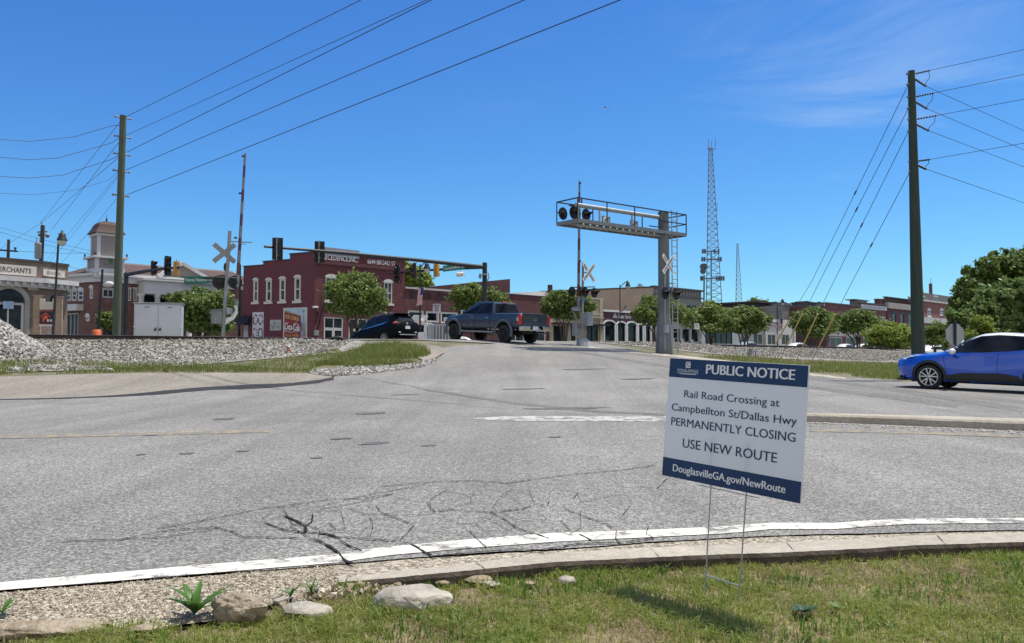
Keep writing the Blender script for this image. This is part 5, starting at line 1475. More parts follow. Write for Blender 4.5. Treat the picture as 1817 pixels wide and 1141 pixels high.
# black rubber off-cut at the end of the crossing panel
P_ = [at(x, y, 36.3) for x, y in ((582, 606), (590, 601.5), (598, 600), (606, 600.5), (610, 602))]
mb = MB(); mb.tube(P_, [.05, .10, .11, .10, .05], 8); mb.tube([P_[1] + Vector((0, -.2, -.08)), P_[2] + Vector((.1, -.25, -.1)), P_[3] + Vector((-.1, -.25, -.06))], .06, 6)
tag(mb.build('rubber_strip', MAT_BLACK, fixn=False), 'torn black rubber strip at the left end of the crossing surface', 'rubber strip')
# aeroplane
c = at(1075, 190, 4200)
t = thing('aeroplane', c, 'tiny distant aeroplane in the blue sky above the cantilever', 'aeroplane')
mb = MB(); mb.tube([c - Vector((15, 0, -1)), c - Vector((12, 0, -1)), c + Vector((10, 0, -1)), c + Vector((15, 0, 0))], [.4, 2, 2, .5], 8); mb.build('fuselage', MAT_ALU, t)
mb = MB(); mb.prism([c + Vector((4, -1, 0)), c + Vector((-4, -14, 0)), c + Vector((-7, -14, 0)), c + Vector((-3, -1, 0))], UP * .5); mb.prism([c + Vector((4, 1, 0)), c + Vector((-4, 14, 0)), c + Vector((-7, 14, 0)), c + Vector((-3, 1, 0))], UP * .5); mb.prism([c + Vector((12, 0, 0)), c + Vector((15, 0, 6)), c + Vector((17, 0, 6)), c + Vector((16, 0, 0))], Vector((0, .5, 0))); mb.build('wings', MAT_ALU, t)

# ---- lattice masts far behind the town
def lattice(label, px_c, py_base, py_top, D, w0, w1, n, rb, group='lattice radio masts'):
    g = at(px_c, py_base, D); g.z = .8; z1 = at(CX, py_top, D).z
    t = thing('radio_mast', g, label, 'radio mast', group)
    H = z1 - g.z
    def corner(k, f):
        a = math.radians(90 + 120 * k + 17); w = w0 + (w1 - w0) * f
        return g + Vector((math.cos(a) * w * .577, math.sin(a) * w * .577, H * f))
    mb = MB()
    for k in range(3): mb.tube([corner(k, 0), corner(k, 1)], [rb * 1.3, rb], 5, caps=False)
    fr = [1 - (1 - i / n) ** 1.15 for i in range(n + 1)]
    for i in range(n):
        for k in range(3):
            a, b = corner(k, fr[i]), corner((k + 1) % 3, fr[i + 1]); c_, d_ = corner((k + 1) % 3, fr[i]), corner(k, fr[i + 1])
            mb.tube([a, b], rb * .55, 4, caps=False); mb.tube([c_, d_], rb * .55, 4, caps=False)
            mb.tube([d_, b], rb * .5, 4, caps=False)
    mb.build('lattice', M('mast_grey', (.20, .22, .25), .6, .3), t, fixn=False)
    return t, g, H
D = 230.0
t, g, H = lattice('tall lattice radio mast with antennas behind the tan building', 1262.5, 545, 262, D, 6.2, 1.1, 34, .10)
mb = MB()
def q(px, py): return at(px, py, D)
for x, y0, y1 in ((1257, 264, 247), (1262.5, 262, 250), (1269.5, 262, 246)): mb.tube([q(x, y0), q(x, y1)], .08, 4)
mb.bar(q(1255.5, 264.5), q(1270, 264.5), .2, .2)
mb.tube([q(1272, 375), q(1272.5, 360)], .08, 4); mb.tube([q(1273.5, 400), q(1274, 394)], .1, 4); mb.bar(q(1270, 399), q(1275, 399), .15, .15)
mb.build('whip_antenna', MAT_ALU_D, t)
for (y, xs) in ((446, (1247, 1251, 1268, 1275)), (460, (1246, 1250, 1275, 1279)), (473, (1247, 1250)), (481, (1247.5,)), (494, (1244, 1246, 1272, 1276, 1280, 1284))):
    mb = MB()
    if len(xs) > 2: mb.bar(q(min(xs), y), q(max(xs), y), .25, .3)
    for x in xs:
        if y in (473, 481): mb.lathe(q(x, y), (-.6, -.8, 0), [(0, .9), (.3, .8)], 12)
        else: mb.box(q(x, y), (.45, .4, 1.3))
    mb.build('antenna_array', M('antenna_grey', (.10, .11, .13), .6), t)
mb = MB(); mb.tube([q(1262, 545), q(1262, 446)], .16, 6); mb.tube([q(1249, 535), q(1249.5, 488)], .22, 6); mb.build('cable_run', M('cable_run_green', (.11, .16, .15), .6), t)
lattice('thin far lattice radio mast right of the tall antenna mast', 1309.5, 548, 432, 330, 4.6, .6, 24, .09)
# ------------------------------------------------------------------ the town behind the tracks
ZG = 0.8
SIDE = Vector((0.881, -0.473, 0))
FRONT0 = Vector((-15.27, 63.0, 0))
def fl(px, off=0.0):
    """point on the line of shop fronts under an image column; off = metres behind it"""
    k = (px - CX) / F_PX
    n = Vector((-TRK.y, TRK.x, 0)); o = FRONT0 + n * off
    s = (k * o.y - o.x) / (TRK.x - k * TRK.y)
    return o + TRK * s

class Frame:
    """a vertical wall plane from A to B (A on the left as seen from the road)"""
    def __init__(s, A, B):
        s.A = Vector((A.x, A.y, 0)); d = Vector((B.x - A.x, B.y - A.y, 0)); s.W = d.length; s.x = d.normalized(); s.y = Vector((-s.x.y, s.x.x, 0))
    def p(s, u, z, w=0.0): return s.A + s.x * u + s.y * w + UP * z
    def uz(s, px, py):
        r = ray(px, py); o = Vector((0, 0, CAM_Z)); t = (s.A - o).dot(s.y) / r.dot(s.y); q = o + r * t
        return (q - s.A).dot(s.x), q.z
    def u(s, px): return s.uz(px, 560)[0]
    def rect(s, x0, x1, y0, y1):
        """pixel box -> (u0, u1, z0, z1) measured at its middle"""
        xm = (x0 + x1) / 2
        return s.u(x0), s.u(x1), s.uz(xm, y1)[1], s.uz(xm, y0)[1]

def wall(fr, z0, z1, holes, mat, parent, name='wall', u0=0.0, u1=None, w=0.0, depth=0.16, mi=None):
    u1 = fr.W if u1 is None else u1
    us = sorted({u0, u1} | {h[0] for h in holes} | {h[1] for h in holes}); zs = sorted({z0, z1} | {h[2] for h in holes} | {h[3] for h in holes})
    us = [u for u in us if u0 - 1e-6 <= u <= u1 + 1e-6]; zs = [z for z in zs if z0 - 1e-6 <= z <= z1 + 1e-6]
    mb = MB()
    for i in range(len(us) - 1):
        for j in range(len(zs) - 1):
            cu, cz = (us[i] + us[i + 1]) / 2, (zs[j] + zs[j + 1]) / 2
            if any(h[0] < cu < h[1] and h[2] < cz < h[3] for h in holes): continue
            mb.add([fr.p(us[i], zs[j], w), fr.p(us[i + 1], zs[j], w), fr.p(us[i + 1], zs[j + 1], w), fr.p(us[i], zs[j + 1], w)], [(0, 1, 2, 3)])
    for a, b, c, d in holes:
        a, b, c, d = max(a, u0), min(b, u1), max(c, z0), min(d, z1)
        q = [(a, c), (b, c), (b, d), (a, d)]
        for k in range(4):
            (ua, za), (ub, zb) = q[k], q[(k + 1) % 4]
            mb.add([fr.p(ua, za, w), fr.p(ua, za, w + depth), fr.p(ub, zb, w + depth), fr.p(ub, zb, w)], [(0, 1, 2, 3)])
    for (ua, ub, za, zb) in ((u0, u0, z0, z1), (u1, u1, z0, z1), (u0, u1, z1, z1)):
        mb.add([fr.p(ua, za, w), fr.p(ua if ua == ub else ub, za if ua == ub else za, w) if ua != ub else fr.p(ua, zb, w), fr.p(ub, zb, w + .3), fr.p(ua, za, w + .3)] if ua == ub else [fr.p(ua, z1, w), fr.p(ub, z1, w), fr.p(ub, z1, w + .3), fr.p(ua, z1, w + .3)], [(0, 1, 2, 3)])
    return mb.build(name, mat, parent, fixn=False)

def fbox(mb, fr, u0, u1, z0, z1, w0, w1, mi=0):
    """box between u0..u1, z0..z1, from w0 (front) to w1 (back)"""
    return mb.box(fr.p((u0 + u1) / 2, (z0 + z1) / 2, (w0 + w1) / 2), (u1 - u0, w1 - w0, z1 - z0), mi, (fr.x, fr.y, UP))

MAT_GLASS = glass_mat('shop_glass')
MAT_GLASS2 = glass_mat('upper_glass', (0.05, 0.07, 0.08), 0.12)
MAT_CREAM = M('window_cream', (0.62, 0.60, 0.56), 0.6, 0, .08, 3)
MAT_TRIMW = M('trim_white', (0.66, 0.66, 0.66), 0.6, 0, .08, 2)
MAT_INT = M('dark_interior', (0.02, 0.02, 0.022), 0.9, 0, .3, 1)

def window(fr, r, parent, nx=2, ny=2, fmat=None, gmat=None, fw=.07, rec=.07, sill=.0, arch=0.0, cap=None, name='window'):
    u0, u1, z0, z1 = r
    fmat = fmat or MAT_CREAM
    mb = MB()
    for i in range(nx + 1):
        k = fw if i in (0, nx) else fw * .55; uc = u0 + (u1 - u0) * i / nx + (fw / 2 if i == 0 else -fw / 2 if i == nx else 0)
        fbox(mb, fr, uc - k / 2, uc + k / 2, z0, z1, rec - .05, rec + .03)
    for j in range(ny + 1):
        k = fw if j in (0, ny) else fw * .6; zc = z0 + (z1 - z0) * j / ny + (fw / 2 if j == 0 else -fw / 2 if j == ny else 0)
        fbox(mb, fr, u0 + .004, u1 - .004, zc - k / 2, zc + k / 2, rec - .047, rec + .027)
    if sill: fbox(mb, fr, u0 - .12, u1 + .12, z0 - sill, z0, -.10, rec)
    if arch:
        n = 14; uc, hw = (u0 + u1) / 2, (u1 - u0) / 2 + .06
        poly = [fr.p(uc + hw * math.cos(math.pi * k / n), z1 - .02 + arch * math.sin(math.pi * k / n), -.05) for k in range(n + 1)]
        mb.prism(poly, fr.y * .10)
    if cap: fbox(mb, fr, u0 - cap * .5, u1 + cap * .5, z1, z1 + cap, -.06, rec)
    w = mb.build(name, fmat, parent)
    g = MB(); g.add([fr.p(u0, z0, rec + .02), fr.p(u1, z0, rec + .02), fr.p(u1, z1, rec + .02), fr.p(u0, z1, rec + .02)], [(0, 1, 2, 3)])
    g.build('pane', gmat or MAT_GLASS, w, fixn=False)
    return w

def core(fr, u0, u1, z0, z1, depth, mat, parent, back=.28, name='rear_walls'):
    mb = MB(); fbox(mb, fr, u0, u1, z0, z1, back, back + depth); return mb.build(name, mat, parent)

def sign_text(fr, txt, pxa, pya, pxb, pyb, h, mat, parent, w=-.06, bold=.02, shear=0.0, name='lettering'):
    ua, za = fr.uz(pxa, pya); ub, zb = fr.uz(pxb, pyb)
    mb = MB(); put_text(mb, txt, fr.p(ua, (za + zb) / 2 if abs(za - zb) < 0.3 else za, w), fr.x, UP, ub - ua, h, bold, 0, shear)
    return mb.build(name, mat, parent, fixn=False)

# ---- maroon corner building
MAT_MAROON = brick_mat('maroon_brick', (0.135, 0.046, 0.053), (0.185, 0.062, 0.068), (0.145, 0.068, 0.072), 0.21, 0.075, 0.9, 0.5, 0.02)
MAT_MAROON_S = brick_mat('maroon_painted_wall', (0.14, 0.050, 0.065), (0.15, 0.054, 0.07), (0.13, 0.047, 0.061), 0.21, 0.075, 0.35, 0.25, 0.008, (SIDE.x, SIDE.y))
def build_maroon():
    A, B = fl(557.5), fl(718)
    fr = Frame(A, B)
    k = (430.5 - CX) / F_PX
    s = (A.x - k * A.y) / (SIDE.x - k * SIDE.y); L = Vector((A.x, A.y, 0)) - SIDE * s
    fs = Frame(L, A)
    t = thing('brick_building', A + UP * ZG, 'maroon two-storey corner building with a soda mural on its side wall', 'building')
    zt = fr.uz(557.5, 447)[1]; zt2 = zt - .15
    # front
    w_l = fr.rect(577, 597, 492, 534); w_m = fr.rect(638, 654, 494, 537); w_r = fr.rect(681, 696, 501, 539)
    d1, d2 = fr.rect(575, 609, 563, 606), fr.rect(619, 652, 565.5, 606)
    d1 = (d1[0], d1[1], ZG + .05, d1[3]); d2 = (d2[0], d2[1], ZG + .05, d2[3])
    wall(fr, ZG - .3, zt, [w_l, w_m, w_r, d1, d2], MAT_MAROON, t)
    for w_ in (w_l, w_m, w_r): window(fr, w_, t, 2, 2, MAT_CREAM, MAT_GLASS2, .10, sill=.16, arch=.28)
    for d in (d1, d2):
        zd = d[2] + (d[3] - d[2]) * .72
        window(fr, (d[0], d[1], zd, d[3]), t, 2, 1, MAT_CREAM, MAT_GLASS, .09, name='transom_window')
        um = (d[0] + d[1]) / 2
        for a, b in ((d[0], um), (um, d[1])):
            o = window(fr, (a + .01, b - .01, d[2], zd - .02), t, 1, 1, MAT_CREAM, MAT_GLASS, .10, name='door')
            h = MB(); h.box(fr.p(b - .16 if a == d[0] else a + .16, d[2] + 1.05, .0), (.04, .05, .3), 0, (fr.x, fr.y, UP)); h.build('handle', MAT_GALV, o)
    mb = MB(); z_c = fr.uz(640, 473)[1]
    fbox(mb, fr, 0.02, fr.W, z_c - .06, z_c + .16, -.13, 0); fbox(mb, fr, .02, fr.W, z_c - .14, z_c - .06, -.07, 0); mb.build('cornice', M('maroon_trim', (.11, .035, .045), .7, 0, .2, 2), t)
    mb = MB(); fbox(mb, fr, -.06, fr.W + .05, zt, zt + .09, -.07, .4); mb.build('coping', M('dark_coping', (.05, .035, .045), .6, 0, .2, 2), t)
    ua, _ = fr.uz(576, 450); ub, _ = fr.uz(637.5, 450); zA, zB = fr.uz(606, 456.5)[1], fr.uz(606, 441.5)[1]
    mb = MB(); fbox(mb, fr, ua, ub, zA, zB, -.02, .25); mb.build('sign_panel', M('grey_sheet_metal', (.30, .30, .33), .5, .3, .15, 2), t)
    z0 = fr.uz(606, 463.2)[1]; h = .40
    mb = MB(); ua = fr.u(566.5); put_text(mb, 'PRECEDENCE,INC.', fr.p(ua, z0, -.03), fr.x, UP, fr.u(633.8) - ua, h, .008); mb.build('lettering', MAT_TRIMW, t, fixn=False)
    z0 = fr.uz(676, 469.8)[1]
    mb = MB(); ua = fr.u(651); put_text(mb, '6644 BROAD ST', fr.p(ua, z0, -.03), fr.x, UP, fr.u(700.5) - ua, h * .92, .008); mb.build('lettering', MAT_TRIMW, t, fixn=False)
    # slanting stair rail and lamp left of the doors
    mb = MB(); mb.bar(fr.p(fr.u(563), fr.uz(563, 590)[1], -.08), fr.p(fr.u(574), fr.uz(574, 541)[1], -.08), .06, .08); mb.bar(fr.p(fr.u(560), fr.uz(560, 575)[1], -.08), fr.p(fr.u(570), fr.uz(570, 535)[1], -.08), .06, .08); mb.build('stair_rail', M('dark_red_iron', (.07, .02, .025), .6, 0, .2, 4), t)
    mb = MB(); mb.box(fr.p(fr.u(555.5 + 2), fr.uz(557, 545)[1], -.16), (.4, .25, .14), 0, (fr.x, fr.y, UP)); mb.build('wall_lamp', MAT_WHITE, t, bevel=.02)
    mb = MB(); mb.box(fr.p(fr.u(562), fr.uz(562, 549)[1], -.09), (.28, .12, .34), 0, (fr.x, fr.y, UP)); mb.build('alarm_bell', MAT_RED, t, bevel=.02)
    mb = MB(); mb.box(fr.p(fr.u(560), fr.uz(560, 591)[1], -.12), (.36, .2, .40), 0, (fr.x, fr.y, UP)); mb.build('meter_box', MAT_ALU, t, bevel=.02)
    # side wall with stepped parapet
    zs = [fs.uz(557, 447.3)[1], fs.uz(513, 453.6)[1], fs.uz(513, 461)[1], fs.uz(465.8, 467)[1], fs.uz(465.8, 471)[1]]
    u1, u2 = fs.u(465.8), fs.u(513.2)
    ws = [fs.rect(448.5, 457.5, 497, 536), fs.rect(471, 481.4, 497, 535.5), fs.rect(495, 506, 494.5, 534.5), fs.rect(521.5, 533, 492, 534)]
    wall(fs, ZG - .3, zs[4], ws, MAT_MAROON_S, t, 'side_wall')
    wall(fs, zs[4], zs[3] + .1, [], MAT_MAROON_S, t, 'parapet', u1, fs.W - .01)
    wall(fs, zs[3] + .1, zt - .05, [], MAT_MAROON_S, t, 'parapet', u2, fs.W - .01)
    mb = MB()
    fbox(mb, fs, -.05, u1, zs[4], zs[4] + .08, -.05, .35); fbox(mb, fs, u1 - .05, u2, zs[3] + .1, zs[3] + .18, -.05, .35); fbox(mb, fs, u2 - .05, fs.W - .1, zt - .05, zt + .05, -.05, .35)
    mb.build('coping', M('dark_coping', (.05, .035, .045), .6, 0, .2, 2), t)
    for w_ in ws: window(fs, w_, t, 1, 2, MAT_CREAM, MAT_GLASS2, .15, sill=.18, arch=.22)
    # solid behind: floor plan polygon
    N = Vector((-TRK.y, TRK.x, 0))
    poly = [Vector((L.x, L.y, 0)) + N * .35 + TRK * .3, A + N * .5 + TRK * .35, B + N * .35 - TRK * .05, B + N * 14 - TRK * .05, L + Vector((-.15, .98, 0)) * 13]
    mb = MB(); mb.prism([Vector((p.x, p.y, ZG - .3)) for p in poly], UP * (zs[4] - ZG - .2)); mb.build('rear_walls', MAT_MAROON_S, t)
    # things fixed to the side wall
    def panel(name, label, x0, x1, y0, y1, mat, cat):
        r = fs.rect(x0, x1, y0, y1); th = thing(name, fs.p((r[0] + r[1]) / 2, r[2]), label, cat)
        m = MB(); fbox(m, fs, r[0], r[1], r[2], r[3], -.05, -.005); m.build('panel', mat, th); return th, r
    th, r = panel('wall_panel', 'tall white panel painted with four dark leaf wreaths on the maroon side wall', 449, 468.3, 554, 603, M('panel_white', (.62, .62, .68), .6, 0, .08, 3), 'painted panel')
    mb = MB(); cu = (r[0] + r[1]) / 2; W_ = r[1] - r[0]; H_ = r[3] - r[2]
    for sx in (-.24, .24):
        for zc in (.73, .24):
            for k in range(16):
                a = 2 * math.pi * k / 16 + .2
                if random.random() < .2: continue
                rr = .19
                c = fs.p(cu + sx * W_ + math.cos(a) * rr * W_, r[2] + zc * H_ + math.sin(a) * rr * W_ * 1.6, -.052)
                l = .085 * W_ * random.uniform(.8, 1.3); b = a + 1.2
                dx = fs.x * math.cos(b) + UP * math.sin(b); dn = fs.x * -math.sin(b) + UP * math.cos(b)
                mb.add([c - dx * l, c + dn * l * .6, c + dx * l, c - dn * l * .6], [(0, 1, 2, 3)])
    mb.build('wreath', M('wreath_ink', (.03, .045, .06), .7, 0, .3, 5), th, fixn=False)['kind'] = 'stuff'
    th, r = panel('wall_panel', 'small square grey-green painted board between the wreath panel and the soda mural', 480, 499.4, 567.5, 586.5, M('board_greygreen', (.42, .46, .44), .6, 0, .25, 6), 'painted panel')
    mb = MB()
    for k in range(36):
        u_, z_ = random.uniform(r[0] + .1, r[1] - .1), random.uniform(r[2] + .08, r[3] - .2); l = random.uniform(.05, .12)
        c = fs.p(u_, z_, -.052); b = random.uniform(.8, 2.2); dx = fs.x * math.cos(b) + UP * math.sin(b); dn = fs.x * -math.sin(b) + UP * math.cos(b)
        mb.add([c - dx * l, c + dn * l * .3, c + dx * l, c - dn * l * .3], [(0, 1, 2, 3)])
    mb.build('brush_marks', M('board_ink', (.12, .15, .15), .7, 0, .3, 5), th, fixn=False)['kind'] = 'stuff'
    th, r = panel('wall_mural', 'large framed red mural advertising an ice cold soda on the maroon side wall', 503.5, 545.5, 546, 606, MAT_CREAM, 'wall mural')
    u0, u1_, z0, z1 = r; W_, H_ = u1_ - u0, z1 - z0
    def f(a, b, w=-.056): return fs.p(u0 + a * W_, z0 + b * H_, w)
    def poly_(name, pts, mat, w): m = MB(); m.prism([f(a, b, w) for a, b in pts], fs.y * .004); return m.build(name, mat, th)
    poly_('painted_sky', [(.05, .02), (.95, .02), (.95, .975), (.05, .975)], M('mural_sky', (.42, .55, .70), .7, 0, .15, 1.5), -.054)
    poly_('painted_wall', [(.05, .02), (.75, .02), (.75, .735), (.05, .89)], M('mural_red', (.24, .035, .035), .7, 0, .3, 2.5), -.058)
    poly_('painted_cornice', [(.05, .89), (.76, .735), (.76, .765), (.05, .94)], M('mural_tan', (.38, .27, .18), .7, 0, .2, 3), -.060)
    poly_('painted_street', [(.75, .02), (.95, .02), (.95, .56), (.9, .52), (.88, .70), (.85, .54), (.75, .60)], M('mural_street', (.26, .27, .33), .7, 0, .55, 4), -.060)
    m = MB(); m.prism([f(.855, .5, -.064), f(.875, .5, -.064), f(.872, .9, -.064), f(.858, .9, -.064)], fs.y * .003); m.prism([f(.83, .86, -.064), f(.90, .86, -.064), f(.89, .92, -.064), f(.84, .92, -.064)], fs.y * .003); m.build('painted_lamp', M('mural_lamp', (.16, .22, .30), .7), th)
    def skew_text(name, txt, a0, b0, a1, b1, h, mat, bold, shear=0):
        m = MB(); p, q = f(a0, b0, -.066), f(a1, b1, -.066); d = q - p; L_ = d.length; d.normalize()
        put_text(m, txt, p, d, UP, L_, h * H_, bold, 0, shear); m.build(name, mat, th, fixn=False)
    yl = M('mural_yellow', (.62, .42, .16), .7, 0, .15, 4); wh = M('mural_white', (.68, .68, .72), .7, 0, .1, 4)
    skew_text('lettering', 'ICE COLD', .12, .70, .66, .60, .115, yl, .05)
    skew_text('lettering', 'Coca-Cola', .08, .37, .70, .29, .20, wh, .035, .32)
    m = MB(); m.tube([f(.24, .58, -.066), f(.12, .52, -.066), f(.075, .40, -.066), f(.09, .31, -.066), f(.2, .30, -.066), f(.34, .27, -.066), f(.48, .29, -.066), f(.62, .25, -.066)], [.015, .03, .04, .035, .03, .025, .02, .012], 6); m.tube([f(.42, .46, -.066), f(.48, .54, -.066), f(.58, .545, -.066), f(.63, .48, -.066)], [.012, .025, .025, .01], 6); m.build('swash', wh, th, fixn=False)
    skew_text('lettering', 'SOLD HERE', .10, .155, .66, .14, .07, yl, .02)
    # awning and door at the far left of the side wall
    r = fs.rect(431, 446.5, 560, 577); mb = MB(); mb.prism([fs.p(r[0] - .3, r[2] + .1, -.05), fs.p(r[0] - .3, r[3], -.02), fs.p(r[0] - .3, r[2], -.9)], fs.x * (r[1] - r[0] + .3)); mb.build('awning', M('black_canvas', (.012, .011, .02), .8, 0, .2, 2), t)
    r = fs.rect(433, 441, 577, 604); mb = MB(); fbox(mb, fs, r[0], r[1], r[2], r[3], -.04, -.002); mb.build('side_door', M('door_pale', (.42, .42, .46), .6, 0, .15, 2), t)
build_maroon()

# ---- the low brick row to the right of it
MAT_BRICK_R = brick_mat('dark_red_brick', (0.115, 0.045, 0.05), (0.165, 0.066, 0.066), (0.17, 0.10, 0.095), 0.21, 0.075, 0.9, 0.6, 0.02)
def build_row():
    A, B = fl(718.5), fl(885); fr = Frame(A, B)
    t = thing('brick_building', A + UP * ZG, 'low dark red brick shop with pale coping adjoining the maroon building', 'building', 'low brick shops')
    zt = fr.uz(718.5, 512)[1]
    wins = [fr.rect(724, 752, 551, 572), fr.rect(756, 779.5, 552.5, 572), fr.rect(782, 812, 554, 574), fr.rect(818, 850, 556, 576)]
    pan = [fr.rect(726, 764, 519.5, 531), fr.rect(775, 808, 522, 534), fr.rect(820, 860, 525, 537)]
    wall(fr, ZG - .3, zt, wins + pan, MAT_BRICK_R, t)
    for p in pan: 
        mb = MB(); mb.add([fr.p(p[0], p[2], .06), fr.p(p[1], p[2], .06), fr.p(p[1], p[3], .06), fr.p(p[0], p[3], .06)], [(0, 1, 2, 3)]); mb.build('recessed_panel', M('panel_brick', (.075, .03, .035), .8, 0, .3, 3), t, fixn=False)
    for w_ in wins: window(fr, w_, t, 1, 1, MAT_CREAM, MAT_GLASS, .16)
    mb = MB(); fbox(mb, fr, 0.0, fr.W, zt, zt + .16, -.10, .4); mb.build('coping', M('pale_coping', (.48, .45, .45), .7, 0, .15, 2), t)
    mb = MB(); fbox(mb, fr, 0, fr.W, wins[0][2] - .55, wins[0][2] - .12, -.05, 0); mb.build('sill_band', MAT_CREAM, t)
    for x in (770, 812):
        mb = MB(); a = fr.p(fr.u(x), fr.uz(x, 527)[1], -.05); mb.bar(a, a + fr.x * .9 - UP * .95 - fr.y * .2, .04, .05); mb.build('sign_bracket', MAT_BLACK2, t)
    core(fr, .02, fr.W, ZG - .3, zt - .35, 16, MAT_BRICK_R, t)
    # taller rear part with a sloping parapet
    N = fr.y; mb = MB(); a, b = fl(742, 6), fl(905, 6); z0 = at(742, 510.5, a.y).z; z1 = at(826, 503.8, fl(826, 6).y).z + .9
    mb.prism([Vector((a.x, a.y, ZG)), Vector((b.x, b.y, ZG)), Vector((b.x, b.y, z1)), Vector((a.x, a.y, z0))], N * 6); mb.build('rear_gable', M('dark_gable_brick', (.085, .035, .04), .85, 0, .3, 1.5), t)
    # second shop, higher, with a white side wall above
    A, B = fl(885.3), fl(974.5); fr = Frame(A, B)
    t = thing('brick_building', A + UP * ZG, 'low red brick shop behind the pickup bed, with a long white parapet', 'building', 'low brick shops')
    zt = fr.uz(885, 521.5)[1]
    wins = [fr.rect(900, 930, 560, 606), fr.rect(938, 968, 562, 606)]
    wall(fr, ZG - .3, zt, wins, MAT_BRICK_R, t)
    for w_ in wins: window(fr, w_, t, 2, 2, MAT_CREAM, MAT_GLASS, .10)
    mb = MB(); fbox(mb, fr, 0, fr.W, zt, zt + .10, -.06, .4); mb.build('coping', M('dark_coping', (.05, .035, .045), .6, 0, .2, 2), t)
    mb = MB(); a, b = fl(880, 4), fl(972, 4); za, zb = at(880, 521, a.y).z, at(972, 516.5, b.y).z
    mb.prism([Vector((a.x, a.y, zt - .6)), Vector((b.x, b.y, zt - .6)), Vector((b.x, b.y, zb)), Vector((a.x, a.y, za))], fr.y * .4); mb.build('white_parapet', MAT_TRIMW, t)
    mb = MB(); c = b; mb.box((c.x + .25, c.y, (zt + zb) / 2 + .2), (.5, .6, zb - zt + .9)); mb.build('chimney', M('dark_chimney', (.04, .03, .035), .8, 0, .2, 2), t)
    core(fr, .02, fr.W, ZG - .3, zt - .35, 3.2, MAT_BRICK_R, t)
build_row()

